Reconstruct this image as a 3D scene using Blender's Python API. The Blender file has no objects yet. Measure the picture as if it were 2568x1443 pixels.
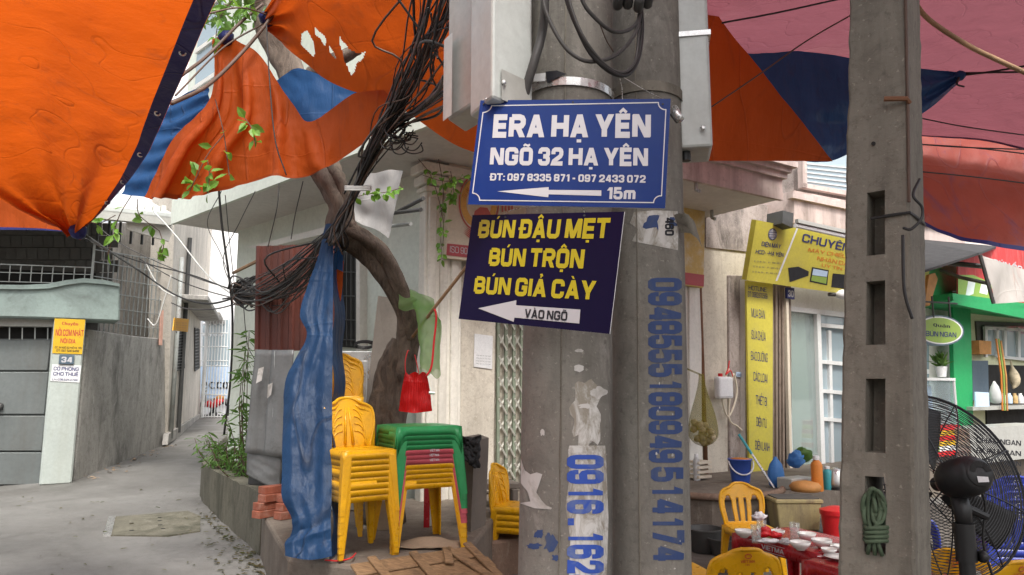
import bpy, bmesh, math, random
from mathutils import Vector, Matrix, noise
V = Vector
random.seed(7)
sc = bpy.context.scene
COL = sc.collection

# ---------------------------------------------------------------- camera, sky, sun, exposure
FPX = 1850.0; CX, CY = 1284.0, 721.5; CAMZ = 1.5
PITCH = math.atan(254 / 1850.0)
cam = bpy.data.cameras.new('camera'); camo = bpy.data.objects.new('camera', cam); COL.objects.link(camo)
cam.sensor_fit = 'HORIZONTAL'; cam.sensor_width = 36.0; cam.lens = 36.0 * FPX / 2568.0
cam.clip_start = 0.05; cam.clip_end = 2000
camo.location = (0, 0, CAMZ); camo.rotation_euler = (math.pi / 2 + PITCH, 0, 0)
sc.camera = camo
SUN_EL, SUN_AZ = math.radians(58), math.radians(160)      # azimuth of the sun: clockwise from +Y
wd = bpy.data.worlds.new('World'); sc.world = wd; wd.use_nodes = True
wn = wd.node_tree
bg = wn.nodes['Background']
sky = wn.nodes.new('ShaderNodeTexSky'); sky.sky_type = 'NISHITA'; sky.sun_disc = False
sky.sun_elevation = SUN_EL; sky.sun_rotation = SUN_AZ
sky.air_density = 1.0; sky.dust_density = 6.0; sky.ozone_density = 1.0
hz = wn.nodes.new('ShaderNodeHueSaturation'); hz.inputs['Saturation'].default_value = 0.35
wn.links.new(sky.outputs[0], hz.inputs['Color']); wn.links.new(hz.outputs[0], bg.inputs['Color'])
bg.inputs['Strength'].default_value = 0.15
sl = bpy.data.lights.new('sun', 'SUN'); sl.energy = 1.5; sl.angle = math.radians(12); sl.color = (1.0, 0.96, 0.9)
so = bpy.data.objects.new('sun', sl); COL.objects.link(so)
sd = V((math.sin(SUN_AZ) * math.cos(SUN_EL), math.cos(SUN_AZ) * math.cos(SUN_EL), math.sin(SUN_EL)))
so.rotation_euler = (-sd).to_track_quat('-Z', 'Y').to_euler(); so.location = (0, 0, 12)
sc.view_settings.view_transform = 'Standard'; sc.view_settings.look = 'None'
sc.view_settings.exposure = 1.0; sc.view_settings.gamma = 1.0
sc.render.engine = 'CYCLES'
try:
    sc.cycles.use_denoising = True
    sc.cycles.max_bounces = 8; sc.cycles.transparent_max_bounces = 12
    sc.cycles.caustics_reflective = False; sc.cycles.caustics_refractive = False
    sc.cycles.sample_clamp_indirect = 6.0
except Exception:
    pass

# ---------------------------------------------------------------- measuring: from a pixel of the photograph to a point of the place
_c, _s = math.cos(PITCH), math.sin(PITCH)
CAM = V((0, 0, CAMZ))
def ray(u, v):
    x = (u - CX) / FPX; y = (CY - v) / FPX
    return V((x, _c - _s * y, _s + _c * y))
def at(u, v, Y):
    r = ray(u, v); return CAM + r * (Y / r.y)
def onz(u, v, z):
    r = ray(u, v); return CAM + r * ((z - CAMZ) / r.z)
def onpl(u, v, p, n):
    r = ray(u, v); return CAM + r * ((V(p) - CAM).dot(n) / r.dot(n))
def sstep(a, b, x):
    t = max(0, min(1, (x - a) / (b - a))); return t * t * (3 - 2 * t)
def gz(x, y):
    return 0.037 * max(0, min(y, 60) - 4) * sstep(0.0, -1.0, x + 0.15 * y)
def gnd(u, v):
    z = 0.1
    for i in range(12):
        p = onz(u, v, z); z = gz(p.x, p.y)
    return onz(u, v, z)
def lerp(a, b, t): return a + (b - a) * t

# ---------------------------------------------------------------- objects
ORG = {}
def link(o): COL.objects.link(o); return o
def tag(o, label, cat=None, group=None, kind=None):
    if label: o['label'] = label
    if cat: o['category'] = cat
    if group: o['group'] = group
    if kind: o['kind'] = kind
    return o
def thing(name, label, cat, loc=(0, 0, 0), group=None):
    o = bpy.data.objects.new(name, None); o.empty_display_size = 0.1
    o.location = loc; ORG[o.name] = V(loc); link(o)
    return tag(o, label, cat, group)
class MB:
    def __init__(s): s.v = []; s.f = []
    def add(s, vs, fs):
        b = len(s.v); s.v += [V(p) for p in vs]; s.f += [tuple(i + b for i in f) for f in fs]; return s
    def obox(s, p, ux, uy, uz):
        p, ux, uy, uz = V(p), V(ux), V(uy), V(uz)
        return s.add([p, p + ux, p + ux + uy, p + uy, p + uz, p + ux + uz, p + ux + uy + uz, p + uy + uz],
                     [(0, 3, 2, 1), (4, 5, 6, 7), (0, 1, 5, 4), (1, 2, 6, 5), (2, 3, 7, 6), (3, 0, 4, 7)])
    def box(s, c, d, rz=0):
        R = Matrix.Rotation(rz, 3, 'Z'); c = V(c); h = V(d) / 2
        ux, uy, uz = R @ V((d[0], 0, 0)), R @ V((0, d[1], 0)), V((0, 0, d[2]))
        return s.obox(c - ux / 2 - uy / 2 - uz / 2, ux, uy, uz)
    def hexa(s, q, q2):
        return s.add(list(q) + list(q2), [(0, 3, 2, 1), (4, 5, 6, 7), (0, 1, 5, 4), (1, 2, 6, 5), (2, 3, 7, 6), (3, 0, 4, 7)])
    def prism(s, poly, vec):
        n = len(poly); vec = V(vec); poly = [V(p) for p in poly]
        return s.add(poly + [p + vec for p in poly],
                     [tuple(range(n))[::-1], tuple(range(n, 2 * n))] + [(i, (i + 1) % n, n + (i + 1) % n, n + i) for i in range(n)])
    def tube(s, path, r, n=8, cap=True, flat=None, prof=None):
        path = [V(p) for p in path]; m = len(path)
        if not hasattr(r, '__len__'): r = [r] * m
        t = (path[1] - path[0]).normalized()
        a = t.orthogonal().normalized() if flat is None else (V(flat) - t * t.dot(V(flat))).normalized()
        vs = []; fs = []
        for i in range(m):
            t2 = (path[min(i + 1, m - 1)] - path[max(i - 1, 0)])
            t2 = t2.normalized() if t2.length > 1e-9 else t
            a = (a - t2 * a.dot(t2))
            a = a.normalized() if a.length > 1e-6 else t2.orthogonal().normalized()
            b = t2.cross(a); t = t2
            for k in range(n):
                w = 2 * math.pi * k / n
                rr = r[i] * (prof(w, i / (m - 1)) if prof else 1)
                vs.append(path[i] + (a * math.cos(w) + b * math.sin(w)) * rr)
        for i in range(m - 1):
            for k in range(n):
                k2 = (k + 1) % n
                fs.append((i * n + k, i * n + k2, (i + 1) * n + k2, (i + 1) * n + k))
        if cap: fs += [tuple(range(n))[::-1], tuple((m - 1) * n + k for k in range(n))]
        return s.add(vs, fs)
    def lathe(s, prof, c=(0, 0, 0), n=20, M=None, cap=(True, True)):
        c = V(c); vs = []; fs = []; m = len(prof)
        for (r, z) in prof:
            for k in range(n):
                w = 2 * math.pi * k / n; p = V((r * math.cos(w), r * math.sin(w), z))
                vs.append(c + (M @ p if M else p))
        for i in range(m - 1):
            for k in range(n):
                k2 = (k + 1) % n; fs.append((i * n + k, i * n + k2, (i + 1) * n + k2, (i + 1) * n + k))
        if cap[0]: fs.append(tuple(range(n))[::-1])
        if cap[1]: fs.append(tuple((m - 1) * n + k for k in range(n)))
        return s.add(vs, fs)
    def grid(s, fn, nu, nv, skip=None):
        vs = [fn(i / nu, j / nv) for j in range(nv + 1) for i in range(nu + 1)]
        fs = [(j * (nu + 1) + i, j * (nu + 1) + i + 1, (j + 1) * (nu + 1) + i + 1, (j + 1) * (nu + 1) + i)
              for j in range(nv) for i in range(nu) if not (skip and skip((i + .5) / nu, (j + .5) / nv))]
        return s.add(vs, fs)
    def build(s, name, mat, parent=None, smooth=False, bevel=0.0, seg=1, recalc=True, origin=None, local=False, auto=None, solid=0.0):
        me = bpy.data.meshes.new(name)
        if local: org = V((0, 0, 0))
        elif origin is not None: org = V(origin)
        else:
            lo = V((min(p.x for p in s.v), min(p.y for p in s.v), min(p.z for p in s.v)))
            hi = V((max(p.x for p in s.v), max(p.y for p in s.v), max(p.z for p in s.v)))
            org = V(((lo.x + hi.x) / 2, (lo.y + hi.y) / 2, lo.z))
        me.from_pydata([p - org for p in s.v], [], s.f)
        if recalc:
            bm = bmesh.new(); bm.from_mesh(me); bmesh.ops.recalc_face_normals(bm, faces=bm.faces); bm.to_mesh(me); bm.free()
        if smooth or auto:
            me.polygons.foreach_set('use_smooth', [True] * len(me.polygons))
        if auto:
            me.set_sharp_from_angle(angle=math.radians(auto))
        me.materials.append(M(mat) if isinstance(mat, str) else mat)
        o = bpy.data.objects.new(name, me); link(o)
        ORG[o.name] = org.copy()
        if parent is not None:
            o.parent = parent; o.location = org - (V((0, 0, 0)) if local else ORG[parent.name])
        else: o.location = org
        if solid:
            m = o.modifiers.new('solid', 'SOLIDIFY'); m.thickness = solid; m.offset = 0
        if bevel:
            m = o.modifiers.new('bevel', 'BEVEL'); m.width = bevel; m.segments = seg; m.limit_method = 'ANGLE'; m.angle_limit = math.radians(40)
        return o
def copy_tree(o, parent=None, mat=None):
    c = o.copy(); link(c)
    if parent is not None: c.parent = parent
    if mat and c.type == 'MESH':
        c.material_slots[0].link = 'OBJECT'; c.material_slots[0].material = mat(o) if callable(mat) else mat
    for ch in list(o.children): copy_tree(ch, c, mat)
    return c
def crom(P, t):
    n = len(P)
    if n == 1: return P[0]
    x = max(0, min(n - 1 - 1e-6, t * (n - 1))); i = int(x); f = x - i
    a, b = P[i], P[i + 1]
    p0 = P[i - 1] if i > 0 else a * 2 - b
    p3 = P[i + 2] if i + 2 < n else b * 2 - a
    return (0.5 * ((a * 2) + (b - p0) * f + (p0 * 2 - a * 5 + b * 4 - p3) * f * f + (a * 3 - p0 - b * 3 + p3) * f ** 3))
def spline(P, n): return [crom([V(p) for p in P], i / n) for i in range(n + 1)]
def surf(rows):
    rows = [[V(p) for p in r] for r in rows]
    return lambda u, v: crom([crom(r, u) for r in rows], v)

# ---------------------------------------------------------------- materials
MATS = {}
def M(name): return MATS[name]
class NT:
    def __init__(s, name):
        s.m = bpy.data.materials.new(name); s.m.use_nodes = True; s.t = s.m.node_tree; s.b = s.t.nodes['Principled BSDF']
        s.out = s.t.nodes['Material Output']; MATS[name] = s.m; s._co = None
    def n(s, typ, **kw):
        x = s.t.nodes.new('ShaderNode' + typ)
        for k, v in kw.items(): setattr(x, k, v)
        return x
    def l(s, a, b): s.t.links.new(a, b)
    def co(s, scale=(1, 1, 1), rot=(0, 0, 0)):
        if s._co is None:
            tc = s.n('TexCoord'); oi = s.n('ObjectInfo'); ad = s.n('VectorMath', operation='MULTIPLY_ADD')
            ad.inputs[0].default_value = (7.3, 3.1, 5.7)
            cb = s.n('CombineXYZ'); s.l(oi.outputs['Random'], cb.inputs[0]); s.l(oi.outputs['Random'], cb.inputs[1]); s.l(oi.outputs['Random'], cb.inputs[2])
            s.l(cb.outputs[0], ad.inputs[1]); s.l(tc.outputs['Object'], ad.inputs[2])
            ad.inputs[0].default_value = (17.3, 13.1, 15.7); s._co = ad.outputs[0]
        mp = s.n('Mapping'); mp.inputs['Scale'].default_value = scale; mp.inputs['Rotation'].default_value = rot
        s.l(s._co, mp.inputs['Vector']); return mp.outputs[0]
    def noise(s, sc_, detail=4, rough=.6, scale=(1, 1, 1), dist=0.0, rot=(0, 0, 0)):
        x = s.n('TexNoise'); x.inputs['Scale'].default_value = sc_; x.inputs['Detail'].default_value = detail
        x.inputs['Roughness'].default_value = rough; x.inputs['Distortion'].default_value = dist
        s.l(s.co(scale, rot), x.inputs['Vector']); return x.outputs['Fac']
    def ramp(s, fac, a, b, lo=0.0, hi=1.0):
        r = s.n('MapRange'); r.inputs['From Min'].default_value = a; r.inputs['From Max'].default_value = b
        r.inputs['To Min'].default_value = lo; r.inputs['To Max'].default_value = hi; s.l(fac, r.inputs['Value']); return r.outputs[0]
    def mix(s, fac, a, b, mode='MIX'):
        x = s.n('Mix', data_type='RGBA', blend_type=mode)
        for sock, val in ((x.inputs[0], fac), (x.inputs[6], a), (x.inputs[7], b)):
            if isinstance(val, (int, float)): sock.default_value = val
            elif isinstance(val, (tuple, list)): sock.default_value = tuple(val) + ((1,) if len(val) == 3 else ())
            else: s.l(val, sock)
        return x.outputs[2]
    def bump(s, h, strength=.3, dist=.02, prev=None):
        x = s.n('Bump'); x.inputs['Strength'].default_value = strength; x.inputs['Distance'].default_value = dist
        s.l(h, x.inputs['Height'])
        if prev is not None: s.l(prev, x.inputs['Normal'])
        return x.outputs[0]
def lin(r, g, b):
    f = lambda c: (c / 255 / 12.92) if c <= 10.3 else ((c / 255 + .055) / 1.055) ** 2.4
    return (f(r), f(g), f(b))
def surfmat(name, col, rough=.6, var=.18, scale=3.0, bump=.15, bscale=60, metal=0.0, dirt=None, damt=.5, dscale=1.5, streak=False,
            spec=.4, fine=.08, bdist=.004, coat=0.0, dthr=.5):
    t = NT(name); b = t.b
    c1 = tuple(x * (1 - var) for x in col); c2 = tuple(min(1, x * (1 + var)) for x in col)
    f1 = t.ramp(t.noise(scale, 5, .6), .3, .7)
    c = t.mix(f1, c1, c2)
    if fine:
        ff = t.ramp(t.noise(scale * 14, 4, .7), .3, .7, 1 - fine, 1 + fine)
        cb = t.n('CombineColor'); t.l(ff, cb.inputs[0]); t.l(ff, cb.inputs[1]); t.l(ff, cb.inputs[2])
        c = t.mix(1.0, c, cb.outputs[0], 'MULTIPLY')
    if dirt:
        sc_ = (1, 1, .12) if streak else (1, 1, 1)
        d1 = t.ramp(t.noise(dscale, 6, .65, sc_, .6), dthr, dthr + .22, 0, damt)
        c = t.mix(d1, c, dirt)
        d2 = t.ramp(t.noise(dscale * 5.3, 5, .7), .56, .72, 0, damt * .6)
        c = t.mix(d2, c, dirt)
    t.l(c, b.inputs['Base Color'])
    rr = t.ramp(t.noise(scale * 4, 3), .3, .7, max(.03, rough - .1), min(1, rough + .1)); t.l(rr, b.inputs['Roughness'])
    b.inputs['Metallic'].default_value = metal; b.inputs['Specular IOR Level'].default_value = spec
    b.inputs['Coat Weight'].default_value = coat
    if bump:
        n1 = t.bump(t.noise(bscale, 4, .6), bump, bdist)
        n1 = t.bump(t.noise(bscale / 9, 3, .6), bump * .8, bdist * 3, n1)
        t.l(n1, b.inputs['Normal'])
    return t
def tarpmat(name, col, back=None, trans=.45, weave=True, stain=(.12, .03, .01), samt=.35, wr=.5, tcol=None, gloss=.45):
    t = NT(name); b = t.b
    f1 = t.ramp(t.noise(1.2, 6, .65, (1, 1, .5), .8), .3, .72)
    c = t.mix(f1, tuple(x * .62 for x in col), tuple(min(1, x * 1.12) for x in col))
    st = t.ramp(t.noise(2.3, 7, .7, (1, 1, .35), 1.2), .56, .78, 0, samt); c = t.mix(st, c, stain)
    fl = t.ramp(t.noise(26, 3, .7), .6, .8, 0, .18); c = t.mix(fl, c, stain)
    rd = t.n('Math', operation='SUBTRACT'); t.l(t.noise(1.0, 1, .4, (2.6, 2.6, .14), .15), rd.inputs[0]); rd.inputs[1].default_value = .5
    ra = t.n('Math', operation='ABSOLUTE'); t.l(rd.outputs[0], ra.inputs[0]); cl_ = t.ramp(ra.outputs[0], 0, .012, 1, 0)
    rd2 = t.n('Math', operation='SUBTRACT'); t.l(t.noise(1.0, 1, .4, (.2, .2, 2.0), .12, (.1, .12, .3)), rd2.inputs[0]); rd2.inputs[1].default_value = .47
    ra2 = t.n('Math', operation='ABSOLUTE'); t.l(rd2.outputs[0], ra2.inputs[0]); cl2 = t.ramp(ra2.outputs[0], 0, .008, .7, 0)
    c = t.mix(t.ramp(cl_, 0, 1, 0, .35), c, stain); c = t.mix(t.ramp(cl2, 0, 1, 0, .2), c, tuple(min(1, x * 1.3) for x in col))
    if back:
        bk = t.mix(f1, tuple(x * .75 for x in back), tuple(min(1, x * 1.15) for x in back)); bk = t.mix(st, bk, (.05, .04, .04))
        g = t.n('NewGeometry'); c = t.mix(g.outputs['Backfacing'], c, bk)
    t.l(c, b.inputs['Base Color']); b.inputs['Roughness'].default_value = gloss; b.inputs['Specular IOR Level'].default_value = .22
    w1 = t.noise(4, 5, .6, (1.4, 1.4, .45), .15); w2 = t.noise(190, 2, .5)
    n1 = t.bump(w2, .10, .002); n1 = t.bump(w1, wr, .03, n1); vo = t.n('TexVoronoi', feature='DISTANCE_TO_EDGE'); vo.inputs['Scale'].default_value = 3.2
    wv = t.n('VectorMath', operation='MULTIPLY_ADD'); nz = t.n('TexNoise'); nz.inputs['Scale'].default_value = 2.0; t.l(t.co(), nz.inputs['Vector'])
    t.l(nz.outputs['Color'], wv.inputs[0]); wv.inputs[1].default_value = (.25, .25, .25); t.l(t.co((1, 1, .6)), wv.inputs[2]); t.l(wv.outputs[0], vo.inputs['Vector'])
    n1 = t.bump(vo.outputs['Distance'], wr * .45, .05, n1); n1 = t.bump(cl_, .35, .02, n1); n1 = t.bump(cl2, .25, .015, n1)
    t.l(n1, b.inputs['Normal'])
    tr = t.n('BsdfTranslucent'); t.l(t.mix(st, tcol or tuple(min(1, x * 1.1) for x in col), stain) , tr.inputs['Color']); t.l(n1, tr.inputs['Normal'])
    mx = t.n('MixShader'); mx.inputs[0].default_value = trans
    t.l(b.outputs[0], mx.inputs[1]); t.l(tr.outputs[0], mx.inputs[2]); t.l(mx.outputs[0], t.out.inputs[0])
    return t
def glassmat(name, col=(.8, .9, .88), rough=.03, alpha=.25):
    t = NT(name); b = t.b
    b.inputs['Base Color'].default_value = (*col, 1); b.inputs['Roughness'].default_value = rough
    b.inputs['Specular IOR Level'].default_value = .8
    tp = t.n('BsdfTransparent'); tp.inputs[0].default_value = (*col, 1)
    mx = t.n('MixShader'); mx.inputs[0].default_value = alpha
    gl = t.n('BsdfGlossy'); gl.inputs['Roughness'].default_value = rough
    m2 = t.n('MixShader'); m2.inputs[0].default_value = .3
    t.l(b.outputs[0], m2.inputs[1]); t.l(gl.outputs[0], m2.inputs[2])
    t.l(tp.outputs[0], mx.inputs[1]); t.l(m2.outputs[0], mx.inputs[2]); t.l(mx.outputs[0], t.out.inputs[0])
    return t
def leafmat(name, col, col2):
    t = NT(name); b = t.b
    c = t.mix(t.ramp(t.noise(9, 3), .35, .65), col, col2); t.l(c, b.inputs['Base Color']); b.inputs['Roughness'].default_value = .5
    tr = t.n('BsdfTranslucent'); t.l(t.mix(.5, c, (.25, .4, .05)), tr.inputs['Color'])
    mx = t.n('MixShader'); mx.inputs[0].default_value = .4
    t.l(b.outputs[0], mx.inputs[1]); t.l(tr.outputs[0], mx.inputs[2]); t.l(mx.outputs[0], t.out.inputs[0])

def filmmat(name, src, a):
    t = MATS[src].node_tree; tp = t.nodes.new('ShaderNodeBsdfTransparent'); mx = t.nodes.new('ShaderNodeMixShader'); mx.inputs[0].default_value = a
    out = t.nodes['Material Output']; l0 = out.inputs[0].links[0].from_socket
    t.links.new(tp.outputs[0], mx.inputs[1]); t.links.new(l0, mx.inputs[2]); t.links.new(mx.outputs[0], out.inputs[0])
DARK = (.02, .018, .015)
def ground_mat():
    t = NT('lane_concrete'); b = t.b
    f1 = t.ramp(t.noise(.7, 7, .65, dist=.5), .3, .7)
    c = t.mix(f1, (.12, .115, .106), (.195, .189, .178))
    c = t.mix(t.ramp(t.noise(3.5, 7, .72, dist=1.0), .52, .7, 0, .55), c, (.10, .094, .084))
    c = t.mix(t.ramp(t.noise(30, 4, .7), .6, .75, 0, .4), c, (.062, .058, .05))
    c = t.mix(t.ramp(t.noise(1.1, 5, .6, rot=(0, 0, 1.2)), .6, .75, 0, .5), c, (.21, .206, .198))
    c = t.mix(t.ramp(t.noise(.45, 6, .7, dist=.8), .54, .70, 0, .6), c, (.062, .058, .05))
    vo = t.n('TexVoronoi', feature='DISTANCE_TO_EDGE'); vo.inputs['Scale'].default_value = .55; vo.inputs['Randomness'].default_value = 1
    t.l(t.co(), vo.inputs['Vector'])
    cr = t.ramp(vo.outputs['Distance'], .0, .004, .22, 0); c = t.mix(cr, c, (.06, .055, .05))
    t.l(c, b.inputs['Base Color'])
    t.l(t.ramp(t.noise(2, 5), .35, .7, .55, .95), b.inputs['Roughness'])
    n1 = t.bump(t.noise(70, 5, .7), .35, .006); n1 = t.bump(t.noise(6, 5, .7), .25, .02, n1); t.l(n1, b.inputs['Normal'])
ground_mat()
def concrete(name, col, dark, light=None, streak=True, damt=.7, bump=.4, sz=.22):
    t = NT(name); b = t.b
    c = t.mix(t.ramp(t.noise(2.0, 6, .65, (1, 1, .5)), .3, .7), tuple(x * .8 for x in col), tuple(x * 1.18 for x in col))
    c = t.mix(t.ramp(t.noise(1.6, 7, .7, (1.6, 1.6, sz) if streak else (1, 1, 1), .5), .48, .68, 0, damt), c, dark)
    if light: c = t.mix(t.ramp(t.noise(4.5, 7, .72, (1.3, 1.3, .5), 1.0), .56, .66, 0, .6), c, light)
    c = t.mix(t.ramp(t.noise(11, 6, .72, dist=.6), .5, .72, 0, .5), c, dark)
    c = t.mix(t.ramp(t.noise(45, 4, .7), .55, .70, 0, .5), c, dark)
    c = t.mix(t.ramp(t.noise(70, 2, .7), .64, .72, 0, .5), c, tuple(min(1, x * 1.7) for x in col))
    t.l(c, b.inputs['Base Color']); b.inputs['Roughness'].default_value = .85; b.inputs['Specular IOR Level'].default_value = .25
    n1 = t.bump(t.noise(110, 4, .7), bump, .003); n1 = t.bump(t.noise(9, 6, .7), bump, .012, n1); t.l(n1, b.inputs['Normal'])
concrete('pole_concrete', (.255, .24, .21), (.11, .103, .09), (.35, .335, .30), damt=.8)
concrete('post_concrete', (.215, .197, .162), (.08, .072, .058), (.26, .24, .20), damt=.7)
concrete('wall_concrete', (.42, .40, .37), (.12, .115, .105), (.56, .54, .51), damt=.75, sz=.6)
concrete('kerb_concrete', (.15, .14, .108), (.055, .055, .038), (.23, .215, .175), damt=.85, sz=.7)
concrete('pave_concrete', (.19, .16, .13), (.085, .068, .055), (.28, .245, .205), streak=False)
concrete('forecourt', (.13, .115, .10), (.055, .047, .04), (.20, .18, .16), streak=False)
concrete('mould_wall', (.40, .345, .315), (.09, .078, .07), (.50, .44, .41), damt=.85, bump=.2, sz=.6)
concrete('beige_wall', (.62, .57, .48), (.27, .22, .17), (.60, .55, .47), damt=.45, bump=.2)
concrete('lane_wall', (.66, .61, .54), (.30, .26, .21), (.66, .61, .54), damt=.5, bump=.2)
concrete('step_concrete', (.24, .16, .115), (.10, .07, .055), (.33, .26, .20), streak=False)
surfmat('pale_green_wall', (.66, .70, .62), .8, .07, 1.2, .12, 50, dirt=(.36, .36, .30), damt=.4, dscale=.9, streak=True)
surfmat('slab_white', (.63, .60, .565), .8, .06, 1.0, .1, 50, dirt=(.36, .33, .29), damt=.3, dscale=.8)
surfmat('pink_fascia', (.58, .47, .43), .8, .08, 1.5, .15, 50, dirt=(.19, .15, .13), damt=.75, dthr=.46, dscale=1.6, streak=True)
surfmat('white_paint', (.70, .68, .63), .7, .06, 2, .1, 60, dirt=(.4, .36, .3), damt=.35, dscale=1.8, streak=True)
surfmat('pilaster_paint', (.74, .71, .63), .7, .08, 2, .12, 60, dirt=(.33, .29, .23), damt=.45, dscale=2.0, streak=True)
surfmat('teal_paint', (.25, .31, .29), .8, .1, 2, .2, 40, dirt=(.10, .11, .10), damt=.55, dscale=2.2)
surfmat('pillar_paint', (.40, .44, .41), .8, .07, 2, .15, 50, dirt=(.3, .3, .24), damt=.45, dscale=1.6, streak=True)
surfmat('steel_gate', (.135, .15, .148), .55, .14, 1.3, .1, 30, dirt=(.10, .09, .075), damt=.45, dscale=1.8, streak=True, metal=.1)
surfmat('bar_paint', (.38, .40, .385), .55, .15, 5, .05, 60, dirt=(.2, .12, .08), damt=.5, dscale=6)
surfmat('dark_tile', (.115, .11, .10), .7, .12, 2, .1, 40, dirt=(.06, .055, .05), damt=.5)
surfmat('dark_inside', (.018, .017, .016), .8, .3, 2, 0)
surfmat('grey_metal', (.42, .42, .39), .42, .06, 2, .04, 30, metal=.15, dirt=(.27, .24, .2), damt=.3, dscale=3, streak=True)
surfmat('grey_metal_light', (.52, .545, .52), .42, .05, 2, .04, 30, metal=.1, dirt=(.33, .31, .27), damt=.25, dscale=3, streak=True)
surfmat('galvanised', (.23, .235, .23), .5, .16, 2.2, .1, 30, metal=.4, dirt=(.09, .083, .07), damt=.6, dscale=2, streak=True)
surfmat('strap_steel', (.66, .66, .64), .3, .1, 12, .05, 60, metal=.8)
surfmat('stainless', (.60, .60, .58), .32, .1, 3, .05, 30, metal=.85)
surfmat('brown_sheet', (.125, .038, .027), .5, .14, 2, .08, 40, dirt=(.05, .03, .022), damt=.55, dscale=2, streak=True)
surfmat('rust', (.16, .075, .04), .8, .3, 9, .3, 60)
surfmat('dark_steel', (.06, .06, .058), .5, .2, 6, .08, 60)
surfmat('cable_black', (.022, .021, .021), .5, .25, 8, .05, 60)
surfmat('cable_grey', (.055, .052, .05), .5, .25, 8, .05, 60)
surfmat('cable_brown', (.10, .062, .045), .6, .25, 8, .05, 60)
surfmat('cable_white', (.55, .55, .52), .5, .1, 8, .05, 60)
surfmat('wood_pole', (.32, .20, .11), .75, .3, 5, .3, 50, dirt=(.12, .07, .04), damt=.5, dscale=6)
surfmat('sign_blue', (.003, .025, .15), .45, .10, 1.5, .02, 30, spec=.18, fine=.03, dirt=(.03, .055, .15), damt=.3, dscale=5, streak=True)
surfmat('sign_purple', (.006, .003, .030), .45, .10, 1.5, .02, 30, spec=.15, fine=.03, dirt=(.018, .014, .04), damt=.3, dscale=5, streak=True)
surfmat('sign_core', (.75, .75, .76), .5, .03, 3, 0)
surfmat('print_white', (.50, .50, .52), .4, .03, 3, 0, fine=.02)
surfmat('print_yellow', (.50, .41, .01), .4, .04, 3, 0, fine=.03)
surfmat('print_black', (.015, .015, .02), .5, .1, 3, 0)
surfmat('print_navy', (.03, .035, .14), .5, .1, 3, 0)
surfmat('print_red', (.45, .05, .035), .5, .1, 3, 0)
surfmat('print_orange', (.60, .20, .03), .5, .1, 3, 0)
surfmat('sign_yellow', (.56, .49, .07), .45, .07, 2, .03, 30, dirt=(.42, .36, .12), damt=.4, dscale=3)
surfmat('poster_yellow', (.62, .38, .02), .5, .06, 3, .03, 30)
surfmat('note_orange', (.85, .40, .01), .6, .05, 3, .03, 30)
surfmat('plate_slate', (.09, .13, .17), .5, .1, 3, .02, 30)
surfmat('paper', (.72, .72, .72), .8, .05, 4, .05, 40, dirt=(.5, .48, .44), damt=.3, dscale=6)
surfmat('board_cream', (.68, .61, .49), .55, .05, 2, .03, 30, dirt=(.45, .36, .22), damt=.35, dscale=2.5)
surfmat('board_stained', (.60, .42, .14), .6, .1, 2, .03, 30, dirt=(.66, .62, .48), damt=.8, dscale=5)
surfmat('board_red', (.42, .075, .085), .5, .08, 3, .02, 30)
surfmat('logo_orange', (.72, .42, .12), .5, .08, 3, 0)
surfmat('logo_pink', (.55, .14, .12), .5, .08, 3, 0)
surfmat('gate_green', (.24, .28, .21), .5, .12, 4, .06, 50, dirt=(.14, .09, .05), damt=.4, dscale=6)
surfmat('gate_cream', (.62, .61, .54), .5, .1, 4, .06, 50)
surfmat('gate_brown', (.24, .19, .15), .5, .14, 4, .08, 50, dirt=(.08, .05, .03), damt=.5, dscale=5)
surfmat('plastic_yellow', (.70, .36, .004), .33, .08, 4, .03, 40, dirt=(.33, .17, .02), damt=.45, dscale=6, spec=.5, fine=.04)
surfmat('plastic_green', (.02, .24, .075), .38, .1, 3, .05, 40, dirt=(.05, .14, .05), damt=.4, dscale=5, fine=.1)
surfmat('plastic_pink', (.50, .085, .11), .45, .1, 3, .05, 40, dirt=(.22, .05, .05), damt=.45, dscale=5)
surfmat('plastic_red', (.33, .012, .018), .28, .1, 3, .03, 40, dirt=(.12, .012, .012), damt=.35, dscale=5, spec=.5)
surfmat('plastic_blue', (.022, .04, .28), .35, .1, 3, .03, 40)
surfmat('bucket_blue', (.05, .12, .50), .4, .08, 3, .04, 40)
surfmat('black_plastic', (.022, .022, .022), .42, .1, 8, .06, 80)
surfmat('black_wire', (.03, .03, .032), .4, .1, 8, 0)
surfmat('black_cloth', (.02, .02, .022), .95, .3, 8, .8, 60, bdist=.01)
surfmat('porcelain', (.78, .78, .74), .18, .04, 4, 0, spec=.6)
surfmat('soup', (.5, .33, .14), .4, .3, 20, .3, 60)
surfmat('bright_red', (.62, .02, .025), .4, .1, 5, .1, 50)
surfmat('bright_white', (.74, .74, .75), .5, .04, 4, .05, 50)
surfmat('rope_green', (.075, .11, .065), .75, .15, 14, .5, 160)
surfmat('soil', (.075, .06, .045), .95, .3, 8, .8, 40, bdist=.02)
surfmat('brick_red', (.30, .095, .055), .85, .25, 6, .5, 60, dirt=(.42, .30, .24), damt=.5, dscale=7)
surfmat('foam_dirty', (.42, .35, .17), .7, .15, 4, .1, 40, dirt=(.13, .10, .09), damt=.7, dscale=5, streak=True)
surfmat('cardboard', (.30, .22, .15), .85, .15, 4, .1, 40)
surfmat('plywood', (.15, .13, .11), .7, .25, 3, .15, 40)
surfmat('net_yellow', (.42, .36, .03), .6, .2, 10, .3, 90)
surfmat('shells', (.50, .42, .29), .7, .3, 14, .3, 60)
surfmat('shop_green', (.015, .30, .095), .45, .07, 2, .03, 30)
surfmat('shop_cream', (.66, .68, .45), .7, .06, 2, .05, 40)
surfmat('oval_green', (.26, .38, .07), .45, .06, 3, .02, 30)
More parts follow.
